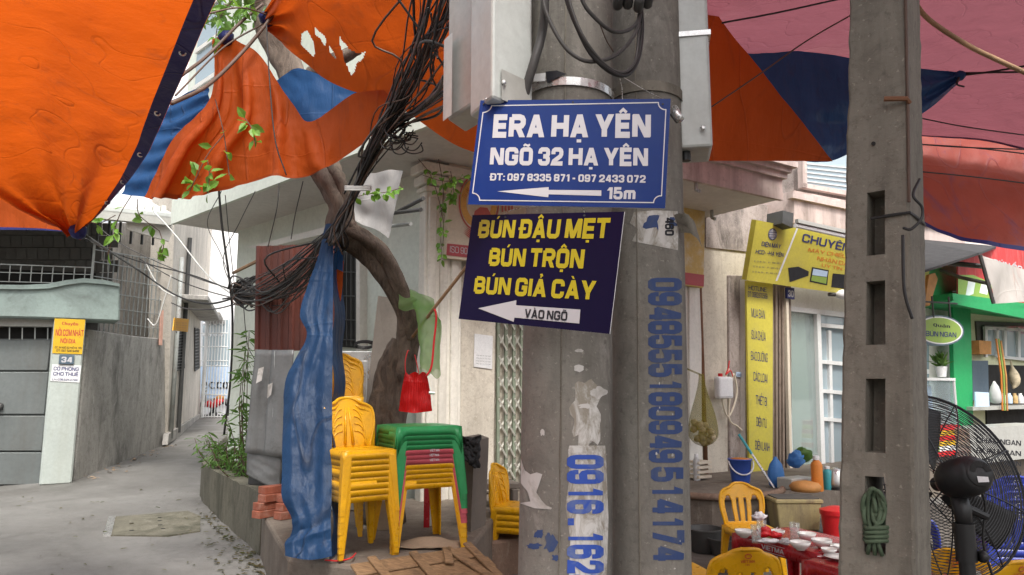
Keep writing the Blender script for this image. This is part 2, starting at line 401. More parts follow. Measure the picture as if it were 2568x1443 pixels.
surfmat('awning_grey', (.03, .029, .029), .7, .15, 3, .2, 40)
surfmat('white_alu', (.70, .71, .70), .4, .04, 3, .03, 40)
surfmat('far_white', (.82, .83, .85), .8, .04, 1, .05, 20)
surfmat('banner_blue', (.50, .64, .82), .6, .05, 2, .03, 30)
surfmat('skin_orange', (.55, .26, .08), .6, .2, 8, .1, 40)
surfmat('teal_plastic', (.05, .32, .36), .35, .1, 4, .03, 40)
surfmat('pot_white', (.75, .76, .76), .4, .05, 4, .03, 40)
surfmat('fur', (.05, .04, .04), .9, .3, 8, .4, 80)
def fluor():
    t = NT('peel_paper'); b = t.b
    c = t.mix(t.ramp(t.noise(9, 6, .7, dist=1), .45, .6), (.60, .58, .55), (.40, .38, .34)); t.l(c, b.inputs['Base Color']); b.inputs['Roughness'].default_value = .7
    t = NT('stencil_blue'); b = t.b
    c = t.mix(t.ramp(t.noise(7, 6, .7, dist=1), .5, .72), (.035, .065, .18), (.085, .105, .15)); t.l(c, b.inputs['Base Color']); b.inputs['Roughness'].default_value = .75
    t = NT('stencil_bright'); b = t.b
    c = t.mix(t.ramp(t.noise(9, 6, .7, dist=1), .5, .64), (.03, .085, .42), (.12, .17, .36)); t.l(c, b.inputs['Base Color']); b.inputs['Roughness'].default_value = .7
    t = NT('whitewash'); b = t.b
    c = t.mix(t.ramp(t.noise(14, 6, .75, (1, 1, .6), 1), .42, .58), (.62, .61, .58), (.30, .27, .22)); t.l(c, b.inputs['Base Color']); b.inputs['Roughness'].default_value = .8
    t = NT('bark'); b = t.b
    w = t.noise(14, 7, .7, (1, 1, .35), 1.5)
    c = t.mix(t.ramp(w, .3, .7), (.038, .028, .021), (.17, .13, .098)); c = t.mix(t.ramp(t.noise(3, 5), .5, .7, 0, .5), c, (.26, .21, .17))
    t.l(c, b.inputs['Base Color']); b.inputs['Roughness'].default_value = .9
    n1 = t.bump(w, .7, .02); n1 = t.bump(t.noise(80, 4, .7), .4, .004, n1); t.l(n1, b.inputs['Normal'])
    t = NT('plank_wood'); b = t.b
    w = t.noise(5, 6, .65, (1, 14, 14), .4)
    c = t.mix(t.ramp(w, .3, .7), (.13, .075, .035), (.34, .215, .11)); c = t.mix(t.ramp(t.noise(7, 5, .7), .55, .7, 0, .6), c, (.07, .045, .028))
    t.l(c, b.inputs['Base Color']); b.inputs['Roughness'].default_value = .7
    t.l(t.bump(w, .4, .004), b.inputs['Normal'])
fluor()
tarpmat('tarp_orange', (.50, .085, .012), None, .45, stain=(.15, .045, .022), samt=.75, tcol=(.60, .095, .006), wr=.8, gloss=.62)
tarpmat('tarp_orange_dark', (.46, .085, .015), None, .38, stain=(.15, .045, .02), samt=.55, tcol=(.50, .08, .008), wr=.7, gloss=.62)
tarpmat('tarp_hem', (.03, .035, .16), None, .15, stain=(.02, .02, .05))
tarpmat('tarp_blue', (.022, .085, .23), None, .3, stain=(.04, .05, .08), samt=.6, tcol=(.03, .13, .36), wr=.7)
tarpmat('tarp_navy', (.028, .078, .20), None, .28, stain=(.06, .055, .06), samt=.5, tcol=(.035, .11, .29), gloss=.22, wr=1.1)
tarpmat('tarp_post_blue', (.012, .046, .118), None, .05, stain=(.03, .027, .025), samt=1.0, wr=.8, gloss=.5)
tarpmat('tarp_pink', (.225, .072, .088), None, .45, stain=(.14, .045, .055), samt=.65, tcol=(.215, .072, .09), wr=.6)
tarpmat('tarp_red', (.42, .09, .07), None, .5, stain=(.20, .085, .15), samt=.95, tcol=(.46, .11, .075), wr=.5)
tarpmat('grey_cloth', (.40, .39, .38), None, .25, stain=(.22, .2, .19), samt=.5, tcol=(.5, .5, .5))
tarpmat('bag_green', (.30, .52, .20), None, .55, stain=(.2, .35, .12), samt=.4, tcol=(.45, .75, .28), gloss=.25)
tarpmat('bag_red', (.62, .015, .015), None, .4, stain=(.25, .01, .01), samt=.5, tcol=(.8, .03, .02), gloss=.25)
tarpmat('bag_blue', (.10, .28, .62), None, .4, stain=(.6, .7, .8), samt=.6, gloss=.25)
tarpmat('bag_white', (.75, .75, .75), None, .4, stain=(.6, .6, .6), samt=.4, gloss=.3)
tarpmat('banner_print', (.62, .58, .54), None, .3, stain=(.48, .22, .18), samt=.7)
tarpmat('banner_red', (.75, .10, .10), None, .35, stain=(.8, .65, .6), samt=.3)
tarpmat('net_green', (.36, .31, .04), None, .5, stain=(.2, .17, .02), samt=.5)
filmmat('f', 'bag_green', .6); filmmat('f', 'net_green', .45)
glassmat('glass', (.75, .85, .83), .04, .35); glassmat('window_glass', (.55, .68, .74), .06, .75); glassmat('clear_glass', (.92, .95, .94), .02, .16)
glassmat('case_glass', (.82, .92, .95), .05, .3)
leafmat('leaf_bright', (.10, .26, .03), (.20, .38, .05)); leafmat('leaf_mid', (.05, .13, .025), (.11, .22, .045)); leafmat('leaf_dry', (.035, .025, .016), (.13, .09, .045))

# ---------------------------------------------------------------- lettering: flat print lifted off its board
_TX = {}
import os, unicodedata
FONT = None
try:
    FONT = bpy.data.fonts.load(os.path.join(bpy.utils.resource_path('LOCAL'), 'datafiles', 'fonts', 'DejaVuSansMono.woff2'))
except Exception:
    pass
# block letters drawn as strokes: p = bent stroke, c = closed stroke, d = straight stroke cut level at both ends (x0,y0,x1,y1)
_RO = [(0, .2), (.06, .07), (.22, 0), (.78, 0), (.94, .07), (1, .2), (1, .8), (.94, .93), (.78, 1), (.22, 1), (.06, .93), (0, .8)]
_CC = [(1, .68), (1, .82), (.94, .93), (.78, 1), (.22, 1), (.06, .93), (0, .82), (0, .18), (.06, .07), (.22, 0), (.78, 0), (.94, .07), (1, .18), (1, .32)]
_P = [(0, .46), (.66, .46), (.9, .52), (1, .64), (1, .82), (.9, .94), (.66, 1), (0, 1)]
GL = {
 'A': (.66, [('d', .0, 0, .5, 1), ('d', 1., 0, .5, 1), ('p', [(.22, .24), (.78, .24)])]),
 'B': (.62, [('p', [(0, 0), (0, 1)]), ('p', [(0, .5), (.62, .5), (.88, .56), (.96, .66), (.96, .84), (.88, .95), (.62, 1), (0, 1)]), ('p', [(0, 0), (.66, 0), (.92, .06), (1, .18), (1, .34), (.92, .45), (.66, .5)])]),
 'C': (.60, [('p', _CC)]), 'D': (.62, [('c', [(0, 0), (.66, 0), (.92, .08), (1, .24), (1, .76), (.92, .92), (.66, 1), (0, 1)])]),
 'E': (.50, [('p', [(1.22, 1), (0, 1), (0, 0), (1.22, 0)]), ('p', [(0, .5), (1.12, .5)])]), 'F': (.48, [('p', [(1.22, 1), (0, 1), (0, -.1)]), ('p', [(0, .5), (1.1, .5)])]),
 'G': (.62, [('p', [(1, .7), (1, .82), (.94, .93), (.78, 1), (.22, 1), (.06, .93), (0, .82), (0, .18), (.06, .07), (.22, 0), (.78, 0), (.94, .07), (1, .18), (1, .46), (.55, .46)])]),
 'H': (.64, [('p', [(0, -.1), (0, 1.1)]), ('p', [(1, -.1), (1, 1.1)]), ('p', [(0, .5), (1, .5)])]), 'I': (.0, [('p', [(.5, -.1), (.5, 1.1)])]),
 'J': (.5, [('p', [(1, 1.1), (1, .2), (.9, .06), (.7, 0), (.3, 0), (.1, .06), (0, .2), (0, .34)])]),
 'K': (.64, [('p', [(0, -.1), (0, 1.1)]), ('d', .18, .38, 1, 1), ('d', .42, .62, 1.05, 0)]), 'L': (.46, [('p', [(0, 1.1), (0, 0), (1.22, 0)])]),
 'M': (.80, [('p', [(0, -.1), (0, 1.1)]), ('p', [(1, -.1), (1, 1.1)]), ('d', .06, 1, .5, 0), ('d', .94, 1, .5, 0)]),
 'N': (.66, [('p', [(0, -.1), (0, 1.1)]), ('p', [(1, -.1), (1, 1.1)]), ('d', .06, 1, .94, 0)]), 'O': (.62, [('c', _RO)]), 'Q': (.62, [('c', _RO), ('d', .6, .25, 1, -.1)]),
 'P': (.60, [('p', [(0, -.1), (0, 1)]), ('p', _P)]), 'R': (.62, [('p', [(0, -.1), (0, 1)]), ('p', _P), ('d', .55, .46, .98, 0)]),
 'S': (.60, [('p', [(1, .7), (1, .82), (.94, .93), (.78, 1), (.22, 1), (.06, .93), (0, .82), (0, .7), (.08, .6), (.92, .4), (1, .3), (1, .18), (.94, .07), (.78, 0), (.22, 0), (.06, .07), (0, .18), (0, .3)])]),
 'T': (.56, [('p', [(-.22, 1), (1.22, 1)]), ('p', [(.5, -.1), (.5, 1)])]), 'U': (.62, [('p', [(0, 1.1), (0, .2), (.06, .07), (.22, 0), (.78, 0), (.94, .07), (1, .2), (1, 1.1)])]),
 'V': (.66, [('d', 0, 1, .5, 0), ('d', 1, 1, .5, 0)]), 'W': (.9, [('d', 0, 1, .28, 0), ('d', .5, 1, .28, 0), ('d', .5, 1, .72, 0), ('d', 1, 1, .72, 0)]), 'X': (.64, [('d', 0, 1, 1, 0), ('d', 1, 1, 0, 0)]),
 'Y': (.66, [('d', 0, 1, .5, .36), ('d', 1, 1, .5, .36), ('p', [(.5, -.1), (.5, .46)])]), 'Z': (.58, [('p', [(0, 1), (1, 1)]), ('p', [(0, 0), (1, 0)]), ('d', 1, .9, 0, .1)]),
 '0': (.52, [('c', _RO)]), '1': (.22, [('p', [(1, -.1), (1, 1.1)]), ('d', .0, .72, .9, 1)]), '2': (.52, [('p', [(0, .66), (0, .82), (.06, .93), (.22, 1), (.78, 1), (.94, .93), (1, .82), (1, .66), (.9, .52), (.1, .16), (0, 0), (1.2, 0)])]),
 '3': (.52, [('p', [(0, .7), (0, .82), (.06, .93), (.22, 1), (.78, 1), (.94, .93), (1, .82), (1, .66), (.9, .55), (.7, .5), (.4, .5)]), ('p', [(.7, .5), (.9, .45), (1, .34), (1, .18), (.94, .07), (.78, 0), (.22, 0), (.06, .07), (0, .18), (0, .3)])]),
 '4': (.56, [('p', [(.8, -.1), (.8, 1.1)]), ('p', [(-.1, .24), (1.1, .24)]), ('d', .66, 1, .0, .24)]), '5': (.52, [('p', [(.95, 1), (.05, 1), (.02, .54), (.3, .6), (.75, .6), (.93, .53), (1, .42), (1, .18), (.94, .07), (.78, 0), (.22, 0), (.06, .07), (0, .18), (0, .28)])]),
 '6': (.52, [('p', [(1, .74), (1, .84), (.94, .94), (.78, 1), (.22, 1), (.06, .93), (0, .82), (0, .18), (.06, .07), (.22, 0), (.78, 0), (.94, .07), (1, .18), (1, .42), (.92, .53), (.75, .58), (.05, .56)])]),
 '7': (.5, [('p', [(-.1, 1), (1, 1)]), ('d', .95, .94, .35, 0)]), '8': (.52, [('c', [(.2, .52), (.04, .6), (0, .7), (0, .84), (.06, .94), (.22, 1), (.78, 1), (.94, .94), (1, .84), (1, .7), (.96, .6), (.8, .52)]), ('c', [(.2, .52), (.04, .44), (0, .32), (0, .16), (.06, .06), (.22, 0), (.78, 0), (.94, .06), (1, .16), (1, .32), (.96, .44), (.8, .52)])]),
 '9': (.52, [('p', [(0, .26), (0, .16), (.06, .06), (.22, 0), (.78, 0), (.94, .07), (1, .18), (1, .82), (.94, .93), (.78, 1), (.22, 1), (.06, .93), (0, .82), (0, .58), (.08, .47), (.25, .42), (.95, .44)])]),
 '-': (.26, [('p', [(-.2, .42), (1.2, .42)])]), '.': (.0, [('p', [(.5, -.12), (.5, .1)])]), ':': (.0, [('p', [(.5, -.12), (.5, .1)]), ('p', [(.5, .5), (.5, .72)])]),
 'm': (.72, [('p', [(0, -.1), (0, .72)]), ('p', [(0, .56), (.1, .68), (.4, .68), (.5, .56), (.5, -.1)]), ('p', [(.5, .56), (.6, .68), (.9, .68), (1, .56), (1, -.1)])]),
}
def _ribbon(pts, t, closed):
    n = len(pts); L = []; R = []
    for i in range(n):
        a = pts[i - 1] if (i > 0 or closed) else None; c = pts[(i + 1) % n] if (i < n - 1 or closed) else None; b = pts[i]
        def nrm(p, q):
            dx, dy = q[0] - p[0], q[1] - p[1]; d = math.hypot(dx, dy) or 1; return (-dy / d, dx / d)
        if a is None: nx = nrm(b, c); s = 1
        elif c is None: nx = nrm(a, b); s = 1
        else:
            n1, n2 = nrm(a, b), nrm(b, c); mx, my = n1[0] + n2[0], n1[1] + n2[1]; d = math.hypot(mx, my) or 1; mx, my = mx / d, my / d
            s = min(1.6, 1 / max(.2, mx * n1[0] + my * n1[1])); nx = (mx, my)
        L.append((b[0] + nx[0] * s * t / 2, b[1] + nx[1] * s * t / 2)); R.append((b[0] - nx[0] * s * t / 2, b[1] - nx[1] * s * t / 2))
    m = n if closed else n - 1
    return L + R, [(i, (i + 1) % n, n + (i + 1) % n, n + i) for i in range(m)]
def block_geo(s, t):
    vs = []; fs = []; x = 0; k = 0
    def put(v, f):
        nonlocal k
        b = len(vs); vs.extend([V((p[0], p[1], k * 3e-5)) for p in v]); fs.extend([tuple(i + b for i in q) for q in f]); k = (k + 1) % 7
    for ch in s:
        if ch == ' ': x += .26; continue
        d = unicodedata.normalize('NFD', ch); base = d[0]; bar = False
        if ch in 'Đ': base = 'D'; bar = True
        if base not in GL: x += .3; continue
        w, st = GL[base]; iw = w; W = w + t * .92 if w > .01 else t
        if w > .01: iw = max(.02, W - t)
        X = lambda q: x + t / 2 + q * iw if w > .01 else x + t / 2
        ty = t * .8; Yf = lambda q: ty / 2 + q * (1 - ty)
        for e in st:
            if e[0] == 'd':
                _, x0, y0, x1, y1 = e; a0, a1 = X(x0), X(x1); dx, dy = a1 - a0, (y1 - y0); h = t * .5 * math.hypot(dx, dy) / max(.2, abs(dy)) * .98
                put([(a0 - h, y0), (a0 + h, y0), (a1 + h, y1), (a1 - h, y1)], [(0, 1, 2, 3)])
            else:
                P_ = [(X(p[0]), min(1, max(0, Yf(p[1]))) if -.2 < p[1] < 1.2 else Yf(p[1])) for p in e[1]]
                put(*_ribbon(P_, t if True else ty, e[0] == 'c'))
        cx = x + W / 2; mt = t * .6
        if bar: put([(x - .1, .43), (x + W * .5, .43), (x + W * .5, .43 + mt), (x - .1, .43 + mt)], [(0, 1, 2, 3)])
        up = 1.06
        mk = d[1:]
        if chr(0x302) in mk:
            put(*_ribbon([(cx - .17, up + .01), (cx, up + .15), (cx + .17, up + .01)], mt * .8, False)); up += .18
        if chr(0x303) in mk: put(*_ribbon([(cx - .2, up + .04), (cx - .1, up + .12), (cx, up + .08), (cx + .1, up + .04), (cx + .2, up + .13)], mt * .8, False))
        ox = .12 if chr(0x302) in mk else 0
        if chr(0x301) in mk: put([(cx - .06 + ox, up), (cx + .06 + ox, up), (cx + .18 + ox, up + .16), (cx + .03 + ox, up + .16)], [(0, 1, 2, 3)])
        if chr(0x300) in mk: put([(cx - .04 - ox, up), (cx + .07 - ox, up), (cx - .03 - ox, up + .16), (cx - .18 - ox, up + .16)], [(0, 1, 2, 3)])
        if chr(0x309) in mk: put(*_ribbon([(cx - .08, up + .17), (cx + .05, up + .19), (cx + .08, up + .12), (cx, up + .07), (cx, up)], mt * .6, False))
        if chr(0x323) in mk: put([(cx - t * .42, -.22), (cx + t * .42, -.22), (cx + t * .42, -.09), (cx - t * .42, -.09)], [(0, 1, 2, 3)])
        if chr(0x31b) in mk: put(*_ribbon([(x + W - t * .5, .92), (x + W + .06, .98), (x + W + .08, 1.1)], mt * .7, False)); x += .06
        x += W + .085
    return vs, fs
def text_geo(s, bold=.0, serif=False):
    key = (s, bold)
    if key in _TX: return _TX[key]
    if all(unicodedata.normalize('NFD', c)[0] in GL or c in ' Đ' for c in s):
        vs, fs = block_geo(s, .11 + bold * 2.3); x0 = min(v.x for v in vs); x1 = max(v.x for v in vs)
        vs = [V(((v.x - x0) / (x1 - x0), v.y, v.z)) for v in vs]
        _TX[key] = (vs, fs); return _TX[key]
    cu = bpy.data.curves.new('txt', 'FONT'); cu.body = s; cu.size = 1.0; cu.resolution_u = 3; cu.fill_mode = 'FRONT'
    if FONT: cu.font = FONT
    o = bpy.data.objects.new('txt', cu); link(o)
    dg = bpy.context.evaluated_depsgraph_get()
    me = bpy.data.meshes.new_from_object(o.evaluated_get(dg))
    vs = [v.co.copy() for v in me.vertices]; fs = [tuple(p.vertices) for p in me.polygons]
    bpy.data.objects.remove(o); bpy.data.curves.remove(cu); bpy.data.meshes.remove(me)
    x0 = min(v.x for v in vs); x1 = max(v.x for v in vs)
    vs0 = [V(((v.x - x0) / (x1 - x0), v.y / .73, 0)) for v in vs]; vs = []; F_ = []
    for k, dx in enumerate((0, .05, .1) if bold else (0,)):
        b = len(vs); vs += [V((v.x + dx / max(2, len(s)) * 1.2, v.y, k * 4e-5)) for v in vs0]; F_ += [tuple(i + b for i in f) for f in fs]
    _TX[key] = (vs, F_); return _TX[key]
def text3(parent, s, bl, br, tl, mat, n, lift=.0015, bold=.035, name='lettering'):
    """letters of s between the 3D points bl, br (baseline) and tl (top of the capitals)"""
    vs, fs = text_geo(s, bold); m = MB(); n = V(n)
    m.add([bl + (br - bl) * p.x + (tl - bl) * p.y + n * (lift + p.z) for p in vs], fs)
    return m.build(name, mat, parent, recalc=False)
def textpx(parent, s, pl, bl, br, tl, mat, lift=.0015, bold=.035, name='lettering'):
    p, n = pl; return text3(parent, s, onpl(*bl, p, n), onpl(*br, p, n), onpl(*tl, p, n), mat, n, lift, bold, name)
def polypx(pl, pts, mat, name, parent, lift=.001, th=0.0):
    p, n = pl; P = [onpl(u, v, p, n) + V(n) * lift for u, v in pts]
    m = MB()
    if th: m.prism(P, -V(n) * th)
    else: m.add(P, [tuple(range(len(P)))])
    return m.build(name, mat, parent, recalc=bool(th))
Z = V((0, 0, 1))

# ================================================================ THE SETTING
eF = V((.836, .549, 0)).normalized(); nF = V((.549, -.836, 0)).normalized()
eL = V((-.719, .695, 0)).normalized(); nL = V((-.695, -.719, 0)).normalized()
C0 = V((-.81, 7.35, 0))
def plF(off=0): return (C0 + nF * off, nF)
def plL(off=0): return (C0 + nL * off, nL)
def onF(u, v, off=0): return onpl(u, v, *plF(off))
def onL(u, v, off=0): return onpl(u, v, *plL(off))
def slabpx(pl, pts, th, mat, name, parent=None, **kw):
    """a plate whose face, traced in pixels, lies in the plane pl; it is th thick behind that face"""
    p, n = pl; P = [onpl(u, v, p, n) for u, v in pts]
    return MB().prism(P, -V(n) * th).build(name, mat, parent, **kw)

m = MB()
def gfun(a, b):
    x = math.sinh((a - .5) * 7.0) * 6.0; y = math.sinh((b - .22) * 6.2) * 3.2
    if y > 400: y = 400
    return V((x, y, gz(x, y) + .006 * noise.noise(V((x * .8, y * .8, 0)))))
m.grid(gfun, 150, 150)
g = m.build('ground', 'lane_concrete', smooth=True, recalc=False, local=True); tag(g, 'grey concrete lane and street ground', kind='structure')

# kerb and planter wall along the lane
kpx = [(500, 1243), (508, 1262), (556, 1308), (600, 1349), (652, 1394)]
kb = [gnd(*p) for p in kpx]
far = gnd(566, 1120); far2 = gnd(572, 1096)
def strip(path, w, ztops, zdown=.1):
    """wall on the right-hand side of path"""
    m = MB(); n = len(path); off = []
    for i in range(n):
        t = (path[min(i + 1, n - 1)] - path[max(i - 1, 0)]); t.z = 0; t.normalize(); off.append(V((-t.y, t.x, 0)) * w)
    vs = []
    for i, p in enumerate(path):
        a = V((p.x, p.y, p.z - zdown)); b = V((p.x, p.y, ztops[i])); vs += [a, b, b + off[i], a + off[i]]
    fs = []
    for i in range(n - 1):
        for k in range(4): fs.append((i * 4 + k, i * 4 + (k + 1) % 4, i * 4 + 4 + (k + 1) % 4, i * 4 + 4 + k))
    fs += [(3, 2, 1, 0), ((n - 1) * 4, (n - 1) * 4 + 1, (n - 1) * 4 + 2, (n - 1) * 4 + 3)]
    return m.add(vs, fs)
def refine(path, k=4):
    out = []
    for i in range(len(path) - 1):
        for j in range(k): out.append(lerp(path[i], path[i + 1], j / k))
    return out + [path[-1]]
pk = [far] + kb
pk = refine(pk, 9)
pk = [p + V((noise.noise(p * 3) * .02 + noise.noise(p * 11) * .008, noise.noise(p * 3 + V((5, 0, 0))) * .02, 0)) for p in pk]
zt = [.60 + .015 * noise.noise(p * 4) + .012 * noise.noise(p * 13) for p in pk]
tag(strip(pk, .16, zt).build('kerb', 'kerb_concrete', auto=50), 'weathered raised concrete kerb holding the planting bed beside the lane', kind='structure')
# planting bed soil
C1 = C0 + eL * 4.3
soil = [far + V((.1, 0, 0))] + [p + V((.1, .05, 0)) for p in kb] + [V((-1.5, 7.4, 0)), C0 + eL * .3 + nL * .05, C1 + nL * .05]
m = MB(); m.prism([V((p.x, p.y, .3)) for p in soil], (0, 0, .25)); tag(m.build('planting_bed', 'soil'), 'dark soil bed between the kerb and the pale green wall', kind='structure')
# raised pavement
A0 = kb[-1]
A1 = onz(722, 1397, .45); P1 = onz(892, 1420, .45); P2 = onz(1190, 1362, .45)
pts = [A0 + V((.0, 0, 0)), onz(690, 1345, .45), A1, P1, P2, V((-.12, 6.55, 0)), V((.9, 7.1, 0)), V((1.72, 7.55, 0)), V((1.95, 7.42, 0)), V((2.25, 7.45, 0)), V((2.55, 7.6, 0)), V((2.8, 7.9, 0)), V((2.93, 8.3, 0)), V((2.98, 8.66, 0)),
       V((13.1, 15.3, 0)), C0 + eF * 16 - nF * .02, C0 + V((.0, .05, 0)), V((-1.6, 7.2, 0))]
m = MB(); m.prism([V((p.x, p.y, -.15)) for p in pts], (0, 0, .60))
tag(m.build('pavement', 'pave_concrete', bevel=.025, seg=2), 'raised concrete pavement in front of the corner building', kind='structure')
fc = [V((.35, 1.0, 0)), V((14, 1.0, 0)), V((14, 14.5, 0)), V((2.9, 8.5, 0)), V((2.2, 7.5, 0)), V((.9, 7.15, 0)), V((-.1, 6.6, 0)), V((-.3, 5.4, 0)), V((-.2, 4.2, 0))]
m = MB(); m.prism([p + Z * (-.05) for p in fc], Z * .056); tag(m.build('forecourt', 'forecourt'), 'dark worn paving of the eating area', kind='structure')
# red-brown step nosing round the bulging step
nose = [V((1.72, 7.55, 0)), V((1.95, 7.42, 0)), V((2.25, 7.45, 0)), V((2.55, 7.6, 0)), V((2.8, 7.9, 0)), V((2.93, 8.3, 0)), V((2.98, 8.66, 0))]
nose = [p + V((0, -.03, .455)) for p in spline(nose, 24)]
m = MB(); m.tube(nose, .035, 8); tag(m.build('step_nosing', 'step_concrete', smooth=True), 'red-brown rounded nosing of the curved step', kind='structure')

# drain cover in the lane
dq = [(262, 1345), (274, 1300), (470, 1284), (503, 1297), (502, 1334), (420, 1346)]
t = thing('drain_cover', 'cast concrete drain cover with small holes and a steel edge, set in the lane', 'drain cover', gnd(380, 1315))
P = [gnd(*p) + Z * .012 for p in dq]; m = MB(); m.prism(P, (0, 0, -.06)); m.build('cover_slab', 'kerb_concrete', t)
P = [gnd(*p) + Z * .017 for p in [(259, 1346), (272, 1299), (290, 1298), (279, 1345)]]; m = MB(); m.prism(P, (0, 0, -.05)); m.build('steel_edge', 'strap_steel', t)
hp = MB().lathe([(.022, 0), (.022, .0015)], (0, 0, 0), 12)
for k, (u, v) in enumerate([(330, 1316), (330, 1334), (401, 1301), (401, 1309), (402, 1320), (409, 1329)]):
    hp2 = MB(); p = gnd(u, v) + Z * .0125; hp2.add([q + p for q in hp.v], hp.f); hp2.build('drain_hole', 'dark_inside', t)

# ---------------------------------------------------------------- house 34 on the left
H0 = gnd(180, 1205)
def plH(off=0): return (H0 + nF * off, nF)
def onH(u, v, off=0): return onpl(u, v, *plH(off))
hs = thing('house', 'grey house with number 34 on its gate pillar and a wavy teal lintel', 'house', H0)
slabpx(plH(-1.3), [(-260, 1150), (250, 1110), (250, 520), (-260, 520)], .2, 'dark_tile', 'back_wall', hs)
# block courses on the dark upper wall, each a thin slab
pl = plH(-1.29)
bx0, by0, bw, bh = -40, 560, 27, 31
for r in range(5):
    for k in range(12):
        u = bx0 + k * bw + (bw / 2 if r % 2 else 0); v = by0 + r * bh
        slabpx(plH(-1.27 + random.uniform(-.006, .006)), [(u, v + bh - 1.5), (u + bw - 1.5, v + bh - 1.2), (u + bw - 1.5, v + .3), (u, v)], .03, 'dark_tile', 'wall_block', hs)
slabpx(plH(-1.2), [(-100, 795), (240, 808), (240, 686), (-100, 670)], .05, 'dark_inside', 'window_opening', hs)
lint = slabpx(plH(.30), [(-200, 792), (100, 798), (300, 806), (301, 716), (262, 708), (210, 704), (165, 709), (120, 718), (60, 720), (-200, 718)], .55, 'teal_paint', 'lintel', hs, bevel=.02)
slabpx(plH(.34), [(-200, 722), (60, 726), (120, 724), (165, 715), (210, 709), (262, 713), (300, 719), (300, 712), (262, 702), (210, 698), (165, 703), (120, 712), (60, 715), (-200, 712)], .04, 'teal_paint', 'lintel_moulding', lint)
slabpx(plH(.10), [(-200, 815), (135, 820), (135, 800), (-200, 795)], .2, 'grey_metal', 'gate_head', hs)
slabpx(plH(-.1), [(-200, 852), (133, 856), (133, 815), (-200, 812)], .05, 'dark_inside', 'transom_opening', hs)
for u in range(-170, 130, 32):
    slabpx(plH(.05), [(u, 852), (u + 3, 852), (u + 3.5, 816), (u + .5, 816)], .02, 'bar_paint', 'transom_bar', hs)
gate = thing('gate', 'grey sheet-steel gate with horizontal panels beside the number 34 pillar', 'gate', onH(0, 1215, .02))
for (v0, v1) in ((853, 930), (933, 1040), (1043, 1132), (1135, 1217)):
    slabpx(plH(.04), [(-200, v1), (125 - (v1 - 850) * .07, v1), (129 - (v0 - 850) * .07, v0), (-200, v0)], .05, 'steel_gate', 'gate_panel', gate, bevel=.012)
slabpx(plH(-.02), [(-210, 1219), (100, 1214), (131, 850), (-210, 850)], .04, 'steel_gate', 'gate_backing', gate)
slabpx(plH(.09), [(104, 1216), (110, 1216), (137, 812), (131, 812)], .08, 'steel_gate', 'gate_jamb', gate)
m = MB(); m.lathe([(.05, 0), (.05, .03), (.03, .05)], onH(0, 1020, .05), 12, Matrix.Rotation(math.pi / 2, 3, 'X')); m.build('handle', 'dark_steel', gate, smooth=True)
pil = slabpx(plH(.28), [(98, 1219), (180, 1214), (216, 800), (136, 800)], .45, 'pillar_paint', 'gate_pillar', hs, bevel=.02)
# vertical pipe and window bars on the upper storey
slabpx(plH(.1), [(226, 706), (233, 706), (241, 610), (235, 610)], .05, 'bar_paint', 'upright', hs)
gr = thing('window_grille', 'welded steel window grille above the teal lintel of house 34', 'window grille', onH(100, 700, .1))
for k in range(13):
    u = -60 + k * 27
    if u < 232: slabpx(plH(.08), [(u, 708), (u + 2.4, 708), (u + 5, 672), (u + 2.6, 672)], .012, 'bar_paint', 'bar', gr)
    if u < 232: slabpx(plH(.08), [(u + 2.6, 672), (u + 5, 672), (u + 5.5, 680 - 2), (u + 3, 678)], .012, 'bar_paint', 'bar', gr) if False else None
for v in (680, 705 - 2):
    slabpx(plH(.095), [(-80, v + 2), (232, v + 10), (232, v + 8), (-80, v)], .012, 'bar_paint', 'bar', gr)
slabpx(plH(.095), [(-80, 661), (236, 673), (236, 670.5), (-80, 658.5)], .012, 'bar_paint', 'bar', gr)
for k in range(13):
    u = -58 + k * 27
    if u < 232: slabpx(plH(.085), [(u, 690), (u + 2.4, 690), (u + 4, 662 + k), (u + 1.6, 662 + k)], .012, 'bar_paint', 'bar', gr)
# roof of house 34
Ra = onH(190, 538, .9); Rb = onH(432, 548, .9); Rz = V((0, 0, .07))
m = MB(); bk = -nF * 3.5 + Z * 1.0
m.hexa([Ra - eF * 4, Rb, Rb + bk, Ra - eF * 4 + bk], [Ra - eF * 4 + Rz, Rb + Rz, Rb + bk + Rz, Ra - eF * 4 + bk + Rz]); rf = m.build('roof', 'grey_metal_light', hs)
m = MB(); m.obox(Ra - eF * 4 - Z * .10, Rb - Ra + eF * 4, -nF * .12, Z * .12); m.build('gutter', 'grey_metal', rf)
slabpx(plH(.75), [(318, 575), (424, 606), (434, 582), (434, 560), (318, 548)], .06, 'white_paint', 'eave_panel', hs)
for k in range(9):
    slabpx(plH(.80), [(245 + k * 20, 533), (257 + k * 20, 534), (257 + k * 20, 516), (245 + k * 20, 515)], .2, 'white_paint', 'roof_curb_block', rf)
for k in range(7):
    p = onH(215 + k * 28, 606 + k * 1.5, -.3); m = MB(); m.tube([p, p + Z * .55], .02, 6); m.build('rafter', 'dark_steel', hs)

